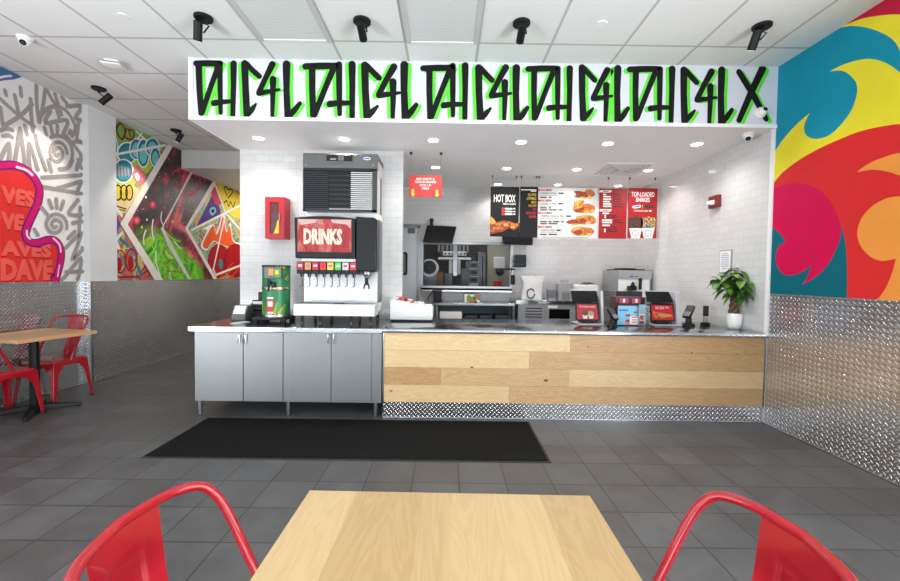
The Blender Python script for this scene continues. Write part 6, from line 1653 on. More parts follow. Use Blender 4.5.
c0 = make_chair((-0.374, 0.788, 0), -PI/2, 'red metal chair in the foreground, at the left side of the maple table')
dup(c0, (0.434, 0.772, 0), PI/2, 'red metal chair in the foreground, at the right side of the maple table')
aT = -0.19
dup(c0, (-4.055, 4.215, 0), PI-0.05, 'red metal chair tucked at the far side of the left table')
dup(c0, (-4.03, 3.66, 0), aT, 'red metal chair at the near side of the left table, cut by the photo edge')

def table(name, loc, rz, w, d, zt, label, m, planks, tones):
    t = thing(name, loc, label, 'table', None, rz)
    q = MB(); x = -w/2
    for f_, tn in zip(planks, tones):
        x1 = x+f_*w
        fs = q.box((x+0.00005, -d/2, zt-0.032), (x1-0.00005, d/2, zt), m); q.tones(fs, tn, (random.uniform(0, 9), random.uniform(0, 9), random.uniform(0, 9))); x = x1
    q.build('table_top', t)
    q = MB(); q.cyl((0, 0, 0.03), (0, 0, zt-0.04), 0.038, 'black_metal', n=28); q.build('post', t)
    q = MB(); q.box((-0.16, -0.16, zt-0.04), (0.16, 0.16, zt-0.032), 'black_metal'); q.build('top_plate', t)
    b_ = None
    for a in (PI/4, 3*PI/4, 5*PI/4, 7*PI/4):
        q = MB(); R = Matrix.Rotation(a, 3, 'Z')
        rings = []
        for r_, hw, z0, z1 in ((0.0, 0.05, 0.022, 0.075), (0.15, 0.036, 0.02, 0.058), (0.31, 0.026, 0.016, 0.038), (0.335, 0.020, 0.016, 0.032)):
            rings.append([R @ Vector(p) for p in ((r_, -hw, z0), (r_, hw, z0), (r_, hw*0.7, z1), (r_, -hw*0.7, z1))])
        q.loft(rings, 'black_metal', smooth=False); bo = q.build('base_arm', t, bevel=0.004)
        q = MB(); e = R @ Vector((0.315, 0, 0)); q.cyl(e, e+Vector((0, 0, 0.02)), 0.018, 'black_plastic', n=14); q.build('glide', bo)
    return t
table('cafe_table', (0.009, 0.749, 0), -0.014, 0.780, 0.744, 0.745, 'square maple-topped cafe table in the foreground centre', 'table_wood', (0.17, 0.235, 0.10, 0.15, 0.165, 0.18), (0.22, 0.46, 0.32, 0.14, 0.08, 0.44))
dt = 0.72; ct = Vector((-3.613, 3.812))+Vector((-math.cos(aT), -math.sin(aT)))*0.315
table('cafe_table', (ct.x+0.01, ct.y, 0), aT, 0.63, 0.66, 0.745, 'cafe table with pale wood top on a black pedestal by the left wall', 'left_table_wood', (0.3, 0.25, 0.45), (0.3, 0.5, 0.4))
# ------------------------------------------------------------------ murals (flat paint on the walls)
def paint(name, c, n=0.06, s=3.0, rough=0.55): M[name] = mat(name, rgb(*c), rough, noise=n, nscale=s, spec=0.15); return name
for nm, c in (('wave_blue', (20, 140, 166)), ('wave_yellow', (232, 216, 50)), ('wave_crimson', (190, 28, 62)), ('wave_red', (214, 44, 46)), ('wave_orange', (236, 150, 66)), ('wave_magenta', (206, 8, 76)), ('wave_teal', (8, 98, 112)),
              ('doodle_white', (228, 224, 220)), ('doodle_grey', (158, 150, 148)), ('lip_purple', (112, 30, 120)), ('lip_magenta', (206, 24, 104)), ('lip_shine', (244, 206, 226)), ('lip_red', (222, 52, 50)), ('lip_red_dark', (178, 22, 32)), ('lip_red_pale', (236, 96, 84)), ('lip_blue', (70, 112, 150)),
              ('g_green', (120, 170, 84)), ('g_blue', (50, 120, 150)), ('g_sky', (120, 200, 206)), ('g_pink', (226, 120, 130)), ('g_cream', (236, 206, 150)), ('g_yellow', (226, 196, 60)), ('g_red', (176, 24, 32)), ('g_darkred', (128, 18, 26)), ('g_purple', (110, 70, 150)), ('g_orange', (232, 90, 36)), ('g_teal', (52, 140, 150)), ('g_lime', (176, 206, 50)), ('g_white', (240, 238, 232)), ('g_black', (28, 24, 26)), ('g_bar', (236, 230, 222)), ('g_violet', (84, 50, 130)), ('g_rose', (206, 60, 90))):
    paint(nm, c, 0.10 if nm.startswith('g_') and nm not in ('g_bar', 'g_white') else 0.05, 9.0 if nm.startswith('g_') else 3.0)
class Mural:
    """paint on a wall in the plane x = X; sgn is +1 when the room lies at greater x"""
    def __init__(self, name, label, X, sgn, y0, y1, z0, z1, base):
        self.X, self.s, self.b = X, sgn, (y0, y1, z0, z1)
        self.o = Vector((X, (y0+y1)/2, z0)); self.k = 0
        self.t = thing(name, tuple(self.o), label, 'mural'); self.q = MB(); self.q.mats.append(M[base])
        self.q.box(Vector((X, y0, z0))-self.o, Vector((X+sgn*0.003, y1, z1))-self.o, base)
    def new(self): self.q = MB(); return self
    def P(self, px, py):
        p = at(px, py, X=self.X); y0, y1, z0, z1 = self.b
        return Vector((self.X, min(y1, max(y0, p.y)), min(z1, max(z0, p.z)))) - self.o
    def lift(self, extra=None):
        self.k += 1; return Vector((self.s*(0.0032+0.00007*self.k), 0, 0))
    def shape(self, pts, m, seg=5, curve=True):
        d = self.lift(); ps = smooth_path(pts, seg, True) if curve else [Vector(p[:2]) for p in pts]
        vs = []
        for p in ps:
            v = self.P(p.x, p.y)+d
            if not vs or (v-vs[-1]).length > 1e-4: vs.append(v)
        if len(vs) > 2 and (vs[0]-vs[-1]).length < 1e-4: vs.pop()
        if len(vs) > 2: self.q.poly(vs, m)
    def stroke(self, pts, w, m, curve=True, seg=5, closed=False):
        """w in photo pixels of height at the stroke, turned into metres on the wall"""
        self.k += 1
        ps = smooth_path(pts, seg) if (curve and len(pts) > 2) else [Vector(p[:2]) for p in pts]
        c = ps[len(ps)//2]; a = at(c.x, c.y, X=self.X); b_ = at(c.x, c.y+1, X=self.X); k = (a-b_).length
        uv = []
        for p in ps:
            v = at(p.x, p.y, X=self.X); y0, y1, z0, z1 = self.b
            hw = w*k/2
            v = (min(y1-hw, max(y0+hw, v.y))-self.o.y, min(z1-hw, max(z0+hw, v.z))-self.o.z)
            if not uv or (Vector(v)-Vector(uv[-1])).length > 1e-4: uv.append(v)
        if len(uv) < 2: return
        self.q.ribbon(uv, w*k, Vector((0, 0, 0)), EY, EZ, Vector((self.s, 0, 0)), m, off=0.0032+0.00007*self.k)
    def ring(self, cx, cy, rx, ry, w, m, a0=0, a1=2*PI, n=20, turns=None):
        pts = []
        for i in range(n+1):
            a = a0+(a1-a0)*i/n; f_ = 1 if turns is None else turns[0]+(turns[1]-turns[0])*i/n
            pts.append((cx+rx*f_*math.cos(a), cy+ry*f_*math.sin(a)))
        self.stroke(pts, w, m, curve=False)
    def done(self, name):
        return self.q.build(name, self.t, recalc=False, sharp=0)

# ---- wave mural on the right wall
W = Mural('wave_mural', 'bold wave mural in teal, yellow, red and orange on the right wall above tread plate', XR, -1, 1.6, YS-0.001, ZW, ZC-0.001, 'wave_blue')
W.done('background_panel'); W.new()
red_edge = [(772, 186), (780, 175.6), (788.4, 168), (801, 159), (815, 151), (828, 144.5), (841.4, 138.7), (855, 133.2), (869.8, 128.9), (885, 126), (900, 124), (925, 123), (960, 126)]
W.shape([(830.0, 71.4, 1), (838, 67.2), (846, 63.8), (856.4, 60.7), (868.9, 58.8), (880, 60.6), (890, 65), (900, 72.3), (915, 88), (932, 118, 1), (960, 126, 1)] + [(x, y) for x, y in red_edge[::-1][1:]] +
        [(770, 190, 1), (772, 157, 1), (775.5, 151), (782.7, 140.6), (789, 133), (796, 125.5), (803, 119), (810.2, 113.2, 1), (806.4, 119.8), (804.5, 128.3), (807.3, 135.9), (816.8, 139), (830, 135), (843.3, 122.6), (852.8, 108.4), (857.5, 93.3), (857, 84), (854.5, 79.5), (848, 73.2), (840.9, 70.6)], 'wave_yellow')
W.shape([(838, 28.2, 1), (846.5, 24.6), (859.6, 19.6), (868, 17.4), (878.2, 15.8), (888, 14.8), (900, 14.4), (930, 16), (960, 22, 1), (960, 110, 1), (925, 100, 1), (908, 70), (901, 52), (896, 42.8), (889.1, 36.6), (878.2, 31.1), (865.8, 27.4), (853.3, 26.0), (845, 26.8)], 'wave_yellow')
W.shape([(838, 28.2, 1), (846.5, 24.6), (859.6, 19.6), (868, 17.4), (878.2, 15.8), (888, 14.8), (900, 14.4), (930, 16), (960, 22, 1), (990, -60, 1), (930, -60, 1), (862, 3, 1)], 'wave_crimson')
W.shape([(x, y) for x, y in red_edge] + [(1000, 130, 1), (1000, 330, 1), (768, 330, 1), (766, 188, 1)], 'wave_red')
W.shape([(768, 220, 1), (773.4, 224), (790, 232), (842.4, 226, 1), (845.4, 240), (847.0, 253.8), (847.6, 268), (847.6, 281), (847.4, 310, 1), (760, 310, 1)], 'wave_teal')
W.shape([(766, 186, 1), (773.9, 188.4), (784.6, 184.6), (798, 183.4), (813.7, 186.7), (827.1, 196.8), (837.2, 213.6), (841.7, 230.4), (838.3, 244.9), (829.4, 262.8), (818.2, 275.1), (802.5, 284.9, 1), (806.4, 279.4), (809.6, 272), (811.9, 264.4, 1), (804.8, 270.6), (793.6, 275.1), (783.5, 274), (776.8, 263.9), (776.6, 252.7), (780.2, 245.4), (785.9, 242.2, 1), (781.3, 234.8), (774, 228.4), (766, 227, 1)], 'wave_magenta')
W.shape([(857.4, 172.2, 1), (864, 166.8), (873.6, 161.4), (888.8, 155.8), (900, 152.9), (930, 149), (960, 152, 1), (960, 200, 1), (925, 186, 1), (911, 179), (900, 175.6), (888.8, 171.9), (873.6, 169.6)], 'wave_orange')
W.shape([(930, 200), (912, 196.6), (896.5, 196.6), (885.3, 199), (871.9, 206.9), (861.5, 219.3), (857.8, 233.7), (861.8, 247.1), (871.9, 257.2), (883.1, 261), (896.4, 258.6, 1), (892.6, 273), (885.3, 289.7), (876, 302, 1), (960, 320, 1), (960, 215, 1)], 'wave_orange')
W.done('waves')

# ---- white doodle mural with the glossy bubble, left wall
def T4(x, y): return (x/5.278, 60+y/5.278)
def T5(x, y): return (x/4.467, 160+y/4.467)
def doodle_mat():
    mt, nt, bb = base_mat('doodle_background'); tc = nt.new('ShaderNodeTexCoord'); nz = nt.new('ShaderNodeTexNoise'); nz.inputs['Scale'].default_value = 1.2
    nt.link(tc.outputs['Object'], nz.inputs['Vector']); nt.link(nt.ramp(nz.outputs['Fac'], [(0.3, rgb(220, 216, 214)), (0.65, rgb(238, 236, 234))]), bb.inputs['Base Color']); bb.inputs['Roughness'].default_value = 0.5; return mt
M['doodle_background'] = doodle_mat()
D = Mural('doodle_mural', 'white wall mural with grey doodle strokes and a glossy pink-edged red bubble', XL, 1, 2.2, YP0-0.001, ZW, ZC-0.001, 'doodle_background')
D.done('background_panel'); D.new()
dg = 'doodle_grey'
for pts in ([(0, 205), (60, 260), (120, 310), (178, 350)], [(168, 232), (110, 290), (20, 348)], [(76, 185), (84, 225), (94, 270)], [(160, 205), (163, 290), (172, 378)], [(0, 250), (6, 300), (14, 345)], [(24, 160), (30, 185)], [(106, 145), (110, 190)],
            [(190, 130), (192, 230), (204, 328)], [(238, 140), (225, 240), (206, 328)], [(238, 140), (262, 190), (290, 235)], [(210, 300), (240, 262), (290, 245), (340, 262), (378, 310), (396, 360), (378, 402)], [(288, 170), (306, 238)], [(325, 190), (365, 247)], [(350, 245), (430, 245), (396, 306), (440, 322)],
            [(264, 268), (238, 332), (352, 318), (330, 392)], [(296, 258), (312, 312)], [(316, 270), (322, 288)], [(370, 372), (362, 388)], [(232, 356), (242, 394)], [(265, 348), (274, 390)], [(300, 346), (300, 390)], [(128, 345), (140, 395)], [(14, 402), (38, 398), (60, 408)],
            [(104, 362), (90, 450), (74, 545)], [(104, 362), (118, 460), (130, 570)], [(152, 440), (150, 520), (158, 579)], [(152, 440), (176, 510), (196, 579)], [(184, 398), (206, 490), (240, 579)], [(44, 440), (20, 480), (0, 520)], [(44, 440), (48, 500), (40, 545)],
            [(345, 398), (396, 460), (440, 520)], [(436, 500), (412, 540), (400, 579)], [(390, 430), (440, 438)], [(412, 330), (404, 420), (440, 440)], [(60, 370), (30, 360), (0, 372)]):
    D.stroke([T4(*p) for p in pts], 4.0, dg, curve=len(pts) > 2)
c = T4(300, 492); D.ring(c[0], c[1], 9.5, 12.5, 3.6, dg, 0, -2*PI*1.9, 40, (1.0, 0.14)); D.ring(c[0]-0.5, c[1]+1, 15.5, 18.5, 3.6, dg, -2.0, 0.9, 18)
for pts in ([(186, 78), (260, 74), (372, 68)], [(188, 120), (270, 134), (372, 152)], [(250, 128), (372, 98)], [(372, 100), (338, 150)], [(346, 178), (304, 240), (372, 246)], [(356, 212), (350, 330)], [(322, 282), (372, 276)], [(216, 180), (228, 214)], [(248, 174), (250, 214)], [(280, 184), (268, 220)], [(182, 212), (206, 240)],
            [(290, 392), (358, 330), (322, 440), (372, 392)], [(272, 540), (358, 440), (342, 545)], [(292, 500), (372, 498)], [(150, 310), (165, 335)], [(300, 350), (330, 320)], [(200, 40), (190, 10)], [(226, 50), (214, 0)], [(262, 40), (300, 34), (320, 0)], [(346, 0), (372, 40)], [(372, 0), (340, 40)]):
    D.stroke([T5(*p) for p in pts], 3.9, dg, curve=len(pts) > 2)
c = T5(243, 290); D.ring(c[0], c[1], 12.0, 12.5, 3.6, dg, 0.3, 0.3-2*PI*1.9, 40, (1.0, 0.14))
D.done('doodle_strokes'); D.new()
edge = [T5(*p) for p in ((-60, 26), (0, 24), (60, 24), (112, 44), (152, 84), (173, 132), (166, 190), (140, 248), (118, 298), (110, 334), (126, 364), (162, 371), (210, 357), (246, 362), (268, 396), (270, 440), (256, 500), (238, 560))]
D.shape([T5(-120, 24)+(1,)] + edge + [T5(-120, 600)+(1,)], 'lip_red')
D.k += 1
s = at(10, 230, X=XL)
for body, x0_, x1_, yb, h, m_ in (('DAVE', 0, 232, 530, 80, 'lip_red_pale'), ('AVES', 0, 226, 432, 62, 'lip_red_pale'), ('VE', 0, 104, 312, 70, 'lip_red_pale'), ('VES', 0, 152, 208, 76, 'lip_red_pale')):
    pa, pb = at(*T5(x0_, yb), X=XL), at(*T5(x1_, yb), X=XL); zt_ = at(*T5((x0_+x1_)/2, yb-h), X=XL).z
    for mm, dy, off in (('lip_red_dark', -0.012, 0.0040), (m_, 0.0, 0.0043)):
        text_mesh(D.q, body, Vector((XL, (pa.y+pb.y)/2, pb.z+dy))-D.o, EY, EZ, zt_-pb.z, mm, width=abs(pb.y-pa.y), bold=0.06, off=off-0.0006+0.00007*D.k)
D.k = 14+D.k
D.stroke(edge[::1], 8.6, 'lip_purple'); D.stroke([(x+0.2, y-0.3) for x, y in edge], 5.6, 'lip_magenta')
D.stroke([T5(*p) for p in ((72, 32), (112, 44), (140, 66))], 2.6, 'lip_shine'); D.stroke([T5(*p) for p in ((116, 316), (118, 338), (130, 352))], 2.0, 'lip_shine'); D.stroke([T5(*p) for p in ((236, 350), (262, 378), (268, 410))], 1.8, 'lip_shine'); D.stroke([T5(*p) for p in ((262, 470), (254, 520))], 1.2, 'lip_shine')
D.done('glossy_bubble'); D.new()
def T6(x, y): return (x/9.683, 50+y/9.683)
D.shape([T6(-60, 120)+(1,), T6(0, 155), T6(100, 205), T6(150, 232), T6(205, 262)+(1,), T6(120, 285), T6(40, 292), T6(0, 300), T6(-60, 310)+(1,)], 'lip_blue')
D.stroke([T6(*p) for p in ((-20, 268), (40, 256), (100, 250))], 2.0, 'lip_shine')
D.done('blue_drip')

# ---- graffiti mural with the nebula, wall further back
def nebula_mat():
    mt, nt, bb = base_mat('nebula_paint'); tc = nt.new('ShaderNodeTexCoord')
    nz = nt.new('ShaderNodeTexNoise'); nz.inputs['Scale'].default_value = 1.5; nz.inputs['Detail'].default_value = 7; nz.inputs['Distortion'].default_value = 1.6; nz.inputs['Roughness'].default_value = 0.55
    nt.link(tc.outputs['Object'], nz.inputs['Vector'])
    c = nt.ramp(nz.outputs['Fac'], [(0.43, rgb(22, 13, 17)), (0.53, rgb(84, 24, 28)), (0.58, rgb(176, 30, 70)), (0.63, rgb(216, 66, 86)), (0.74, rgb(240, 140, 120))])
    v = nt.new('ShaderNodeTexVoronoi'); v.inputs['Scale'].default_value = 13; nt.link(tc.outputs['Object'], v.inputs['Vector'])
    st = nt.math('LESS_THAN', v.outputs['Distance'], 0.09)
    c = nt.mix(st, c, rgb(236, 206, 190))
    # the green smoke is sprayed softly into the same panel
    ce = at(176, 266, X=XG); oo = Vector((XG, (YP1+0.006+YK-0.001)/2, ZW))
    mp = nt.new('ShaderNodeMapping'); mp.vector_type = 'TEXTURE'; mp.inputs['Location'].default_value = ce-oo; mp.inputs['Rotation'].default_value = (-0.45, 0, 0); mp.inputs['Scale'].default_value = (1, 1.0, 0.44)
    nt.link(tc.outputs['Object'], mp.inputs[0]); le = nt.new('ShaderNodeVectorMath', operation='LENGTH'); nt.link(mp.outputs[0], le.inputs[0])
    n2 = nt.new('ShaderNodeTexNoise'); n2.inputs['Scale'].default_value = 3.2; n2.inputs['Detail'].default_value = 4; n2.inputs['Distortion'].default_value = 1.2; nt.link(tc.outputs['Object'], n2.inputs['Vector'])
    g = nt.ramp(n2.outputs['Fac'], [(0.3, rgb(36, 96, 24)), (0.42, rgb(84, 190, 30)), (0.5, rgb(140, 230, 40)), (0.58, rgb(70, 160, 30)), (0.7, rgb(200, 236, 80))])
    mk2 = nt.math('SUBTRACT', 1.0, nt.math('SMOOTH_MIN', 1.0, nt.math('MAXIMUM', 0.0, nt.math('MULTIPLY', nt.math('SUBTRACT', nt.math('ADD', le.outputs['Value'], nt.math('MULTIPLY', n2.outputs['Fac'], 0.5)), 0.85), 2.6)), 0.1))
    nt.link(nt.mix(mk2, c, g), bb.inputs['Base Color']); bb.inputs['Roughness'].default_value = 0.45; return mt
M['nebula'] = nebula_mat()
def smoke_mat(nm, cols, sc):
    mt, nt, bb = base_mat(nm); tc = nt.new('ShaderNodeTexCoord'); nz = nt.new('ShaderNodeTexNoise'); nz.inputs['Scale'].default_value = sc; nz.inputs['Detail'].default_value = 5; nz.inputs['Distortion'].default_value = 2.4
    nt.link(tc.outputs['Object'], nz.inputs['Vector']); n = len(cols); nt.link(nt.ramp(nz.outputs['Fac'], [(0.3+0.4*i/(n-1), rgb(*c)) for i, c in enumerate(cols)]), bb.inputs['Base Color']); bb.inputs['Roughness'].default_value = 0.45; return mt
M['mixed_spray'] = smoke_mat('mixed_spray', [(226, 150, 60), (206, 70, 60), (60, 130, 140), (226, 196, 90), (120, 80, 140)], 3.4)
M['wild_spray'] = smoke_mat('wild_spray', [(206, 60, 90), (226, 180, 60), (70, 150, 150), (200, 206, 70), (110, 70, 150), (216, 96, 60)], 2.6)
zg = at(184, 168, X=XG).z
Gm = Mural('graffiti_mural', 'multicoloured graffiti mural with white diagonal bands, red nebula and green smoke', XG, 1, YP1+0.006, YK-0.001, ZW, ZC-0.001, 'mixed_spray')
Gm.done('background_panel'); Gm.new()
Gm2b = (YP1+0.006, 10.2, ZW, 3.005)
y0, y1, z0, z1 = Gm.b
# part of the wall beyond the bulkhead
qq = MB(); qq.box(Vector((XG, YK, ZW))-Gm.o, Vector((XG+0.003, 10.2, 3.0))-Gm.o, 'wild_spray'); qq.build('background_panel', Gm.t)
class Bounded: pass
def setb(far): Gm.b = (YP1+0.006, 10.2, ZW, 3.0) if far else (YP1+0.006, YK-0.001, ZW, ZC-0.001)
def A6(x, y): return (110+x/6.829, 115+y/6.829)
def A7(x, y): return (110+x/6.457, 195+y/6.457)
def A8(x, y): return (170+x/4.653, 160+y/4.653)
setb(False)
Gm.shape([(113, 118, 1), (140, 132, 1), (166, 144, 1), (160, 150, 1), (114, 157, 1)], 'g_green', curve=False)
Gm.shape([(113, 156, 1), (163, 146, 1), (150, 170, 1), (128, 190, 1), (113, 190, 1)], 'g_lime', curve=False)
for cx, cy, rx, ry in ((112.5, 147, 4.5, 10), (127, 153, 9, 10), (136, 149, 6, 10), (143, 153, 5.5, 13.5), (152, 147, 6.5, 8.5), (155, 157, 4.5, 9), (123, 171, 9, 11)):
    Gm.shape([(cx+rx*1.18*math.cos(a), cy+ry*1.12*math.sin(a)) for a in [i*PI/5 for i in range(10)]], 'g_white', 3); Gm.shape([(cx+rx*math.cos(a), cy+ry*math.sin(a)) for a in [i*PI/5 for i in range(10)]], 'g_blue', 3)
    Gm.shape([(cx+rx*0.72*math.cos(a), cy+1+ry*0.74*math.sin(a)) for a in [i*PI/5 for i in range(10)]], 'g_sky' if rx < 8.5 else 'g_teal', 3)
for i in range(4): Gm.stroke([(118+i*3.2, 165+i*1.2), (119+i*3.2, 176)], 1.2, 'g_pink', curve=False)
Gm.stroke([A6(*p) for p in ((38, 70), (50, 130), (80, 165), (100, 120), (85, 70), (60, 60), (40, 100))], 1.9, 'g_darkred'); Gm.stroke([A6(*p) for p in ((110, 90), (100, 150), (150, 165), (160, 120), (125, 100), (140, 150))], 1.9, 'g_darkred')
Gm.stroke([A6(*p) for p in ((175, 110), (235, 165))], 1.3, 'g_white'); Gm.stroke([A6(*p) for p in ((215, 110), (185, 165))], 1.3, 'g_white')
Gm.shape([A6(*p) for p in ((150, 400), (175, 350), (200, 345), (215, 380), (240, 400), (235, 470), (190, 470), (160, 440))], 'g_pink')
Gm.shape([A6(*p) for p in ((165, 410), (185, 395), (200, 430), (185, 450))], 'g_white')
Gm.shape([A6(*p)+(1,) for p in ((0, 470), (150, 470), (200, 520), (150, 600), (110, 660), (0, 700))], 'g_cream', curve=False)
Gm.shape([A6(*p) for p in ((40, 490), (90, 480), (140, 500), (130, 570), (70, 580), (30, 560))], 'g_yellow')
for cx in (52, 92, 128):
    Gm.ring(*A6(cx, 530), 3.4, 7.5, 1.5, 'g_black')
Gm.stroke([A7(*p) for p in ((32, 70), (100, 90))], 1.3, 'g_black', curve=False); Gm.stroke([A7(*p) for p in ((40, 88), (96, 104))], 1.0, 'g_black', curve=False)
# lower left panel
Gm.shape([A7(30, 90)+(1,), A7(66, 190)+(1,), A7(30, 290)+(1,)], 'g_purple', curve=False)
Gm.shape([A7(26, 330)+(1,), A7(80, 255)+(1,), A7(160, 330)+(1,), A7(270, 548)+(1,), A7(26, 560)+(1,)], 'mixed_spray', curve=False)
for (a, b_, c_) in (((60, 280), (110, 330), 'g_blue'), ((150, 330), (170, 380), 'g_blue'), ((90, 330), (80, 380), 'g_yellow'), ((36, 300), (60, 360), 'g_white'), ((160, 420), (200, 520), 'g_blue')):
    Gm.stroke([A7(*a), A7(*b_)], 3.4, c_, curve=False)
for cx, cy in ((60, 430), (135, 420)):
    Gm.ring(*A7(cx, cy), 5.6, 11.2, 1.8, 'g_red'); Gm.shape([(A7(cx-4, cy+18)[0]+3.0*math.cos(a), A7(cx-4, cy+18)[1]+7.2*math.sin(a)) for a in [i*PI/5 for i in range(10)]], 'g_red', 3)
Gm.stroke([A7(*p) for p in ((34, 532), (110, 528), (182, 528), (188, 545))], 2.0, 'g_red', curve=False)
for p, q_2 in (((200, 490), (240, 440)), ((210, 510), (250, 480)), ((215, 450), (262, 530)), ((240, 530), (256, 500))): Gm.stroke([A7(*p), A7(*q_2)], 1.6, 'g_red', curve=False)
Gm.done('graffiti_panels'); Gm.new()
# nebula between the first band and the second
setb(True)
neb = [(166.5, 146, 1), (182, 152, 1), (182, 168, 1), (214.5, 179, 1), (187, 228, 1), (215, 280, 1), (158, 280, 1), (122, 224, 1)]
setb(False)
Gm.shape([(166.5, 144), (184, 151), (184, 281), (158, 281), (122, 224)], 'nebula', curve=False)
setb(True)
Gm.shape([(178, 164), (214.5, 179), (187, 228), (215, 281), (178, 281)], 'nebula', curve=False)
Gm.done('nebula'); Gm.new()
setb(True); Gm.b = (YP1+0.006, 10.2, ZW, 3.0)
for pts, m_, w_ in (([(250, 330), (235, 290), (262, 280), (270, 330), (300, 380)], 'g_lime', 1.8), ([(300, 250), (350, 300), (330, 360)], 'g_lime', 1.4), ([(350, 230), (400, 280), (450, 300)], 'g_lime', 1.6), ([(290, 420), (340, 460), (400, 430)], 'g_lime', 1.4)):
    Gm.stroke([A7(*p) for p in pts], w_, m_)
Gm.ring(*A7(415, 500), 2.6, 3.6, 1.4, 'g_lime')
for pts in ([(275, 160), (268, 220), (278, 290)], [(228, 228), (214, 270), (216, 320)], [(292, 365), (296, 440), (330, 548)], [(330, 110), (326, 160), (345, 205)], [(412, 300), (450, 345)], [(392, 560), (380, 500)]):
    Gm.stroke([A7(*p) for p in pts], 1.5, 'g_white')
for (x, y, r, m_) in ((170, 165, 4.2, 'g_rose'), (168, 164, 2.2, 'g_pink'), (275, 62, 4.0, 'g_rose'), (273, 60, 1.8, 'g_pink'), (202, 208, 1.3, 'g_yellow'), (400, 172, 1.6, 'g_yellow'), (228, 14, 1.2, 'g_white'), (235, 160, 1.0, 'g_white')):
    Gm.shape([(A7(x, y)[0]+r*0.8*math.cos(a), A7(x, y)[1]+r*math.sin(a)) for a in [i*PI/5 for i in range(10)]], m_, 3)
for pts, m_, w_ in (([(10, 60), (50, 36), (100, 40), (130, 70), (138, 120), (110, 150), (70, 140), (50, 110), (70, 80), (100, 90), (100, 120)], 'g_rose', 1.6), ([(20, 90), (40, 130), (80, 165), (120, 160)], 'g_rose', 1.4), ([(60, 200), (80, 150), (110, 170)], 'g_pink', 1.2)):
    Gm.stroke([A8(*p) for p in pts], w_, m_)
Gm.done('smoke_and_stars'); Gm.new()
# right-hand wild style panel
setb(True)
Gm.shape([(213.5, 183), (245, 192), (245, 283), (216, 283), (189, 229)], 'wild_spray', curve=False)
Gm.shape([A8(205, 140)+(1,), A8(235, 250)+(1,), A8(110, 330)+(1,)], 'g_violet', curve=False)
Gm.shape([A8(*p) for p in ((200, 120), (240, 190), (215, 210), (190, 160))], 'g_rose'); Gm.shape([A8(*p) for p in ((185, 225), (205, 220), (212, 240), (195, 258), (183, 245))], 'g_sky'); Gm.shape([A8(*p) for p in ((190, 232), (204, 230), (202, 244), (192, 246))], 'g_black')
Gm.shape([A8(*p) for p in ((220, 110), (330, 170), (330, 270), (260, 240), (230, 180))], 'g_yellow')
Gm.stroke([A8(*p) for p in ((262, 165), (250, 130), (262, 122), (270, 138), (284, 128), (288, 150), (268, 178))], 1.4, 'g_black'); Gm.stroke([A8(*p) for p in ((250, 200), (262, 190), (270, 215), (280, 195), (292, 220), (300, 195))], 1.4, 'g_black')
Gm.shape([A8(*p) for p in ((140, 400), (170, 330), (150, 320), (200, 300), (210, 340), (225, 310), (245, 250), (262, 330), (280, 290), (290, 370), (330, 390), (330, 420), (250, 400), (200, 380), (170, 420))], 'g_white'); Gm.shape([A8(*p) for p in ((150, 396), (176, 336), (200, 306), (212, 346), (228, 318), (244, 262), (260, 336), (276, 306), (290, 376), (325, 396), (325, 415), (250, 398), (200, 376), (172, 412))], 'g_orange')
for cx in (225, 300):
    Gm.shape([(A8(cx, 470)[0]+11*math.cos(a), A8(cx, 470)[1]+17*math.sin(a)) for a in [i*PI/6 for i in range(12)]], 'g_darkred', 3); Gm.shape([(A8(cx, 470)[0]+10*math.cos(a), A8(cx, 470)[1]+16*math.sin(a)) for a in [i*PI/6 for i in range(12)]], 'g_red', 3)
Gm.shape([A8(*p) for p in ((225, 470), (236, 460), (244, 490), (234, 510), (226, 495))], 'g_teal')
for pts in ([(230, 550), (260, 510), (290, 480)], [(250, 556), (300, 490)], [(280, 556), (320, 500)], [(240, 520), (300, 550)]): Gm.stroke([A8(*p) for p in pts], 1.2, 'g_orange')
Gm.done('wild_style_panel'); Gm.new()
# white bands last
setb(False)
bar = 'g_bar'
Gm.shape([A6(30, 262), A6(375, 196), A6(380, 214), A6(30, 278)], bar, curve=False)
Gm.shape([A6(388, 200), A6(425, 215), (127.0, 224.2), A7(340, 552), A7(285, 552), (119.6, 223.6)], bar, curve=False)
Gm.shape([A7(30, 62), A7(30, 86), A7(72, 150), A7(80, 130)], bar, curve=False); Gm.shape([A7(30, 285), A7(30, 312), A7(78, 250), A7(70, 232)], bar, curve=False)
setb(True)
Gm.shape([A8(92, 40), A8(101, 48), A8(-6, 262), A7(338, 205), A7(327, 212)], bar, curve=False)
Gm.shape([A7(322, 215), A7(338, 205), A8(10, 400), A8(96, 556), A8(82, 560), A8(-8, 408)], bar, curve=False)
Gm.shape([A8(196, 86), A8(214, 96), A8(82, 318), A8(216, 560), A8(200, 562), A8(66, 318)], bar, curve=False)
for a, b_ in (((98, 326), (322, 212)), ((206, 112), (256, 246)), ((256, 246), (322, 322)), ((256, 246), (198, 512)), ((212, 534), (322, 492)), ((198, 505), (212, 540))):
    Gm.stroke([A8(*a), A8(*b_)], 2.0, bar, curve=False)
Gm.done('white_bands')
# ------------------------------------------------------------------ light
w = bpy.data.worlds.new('world'); S.world = w; w.use_nodes = True
w.node_tree.nodes['Background'].inputs[0].default_value = (0.80, 0.90, 1.0, 1); w.node_tree.nodes['Background'].inputs[1].default_value = 1.2
def area(name, loc, rot, sx, sy, e, col=(1, 1, 1)):
    l = bpy.data.lights.new(name, 'AREA'); l.shape = 'RECTANGLE'; l.size = sx; l.size_y = sy; l.energy = e; l.color = col
    o = bpy.data.objects.new(name, l); COL.objects.link(o); o.location = loc; o.rotation_euler = rot; return o
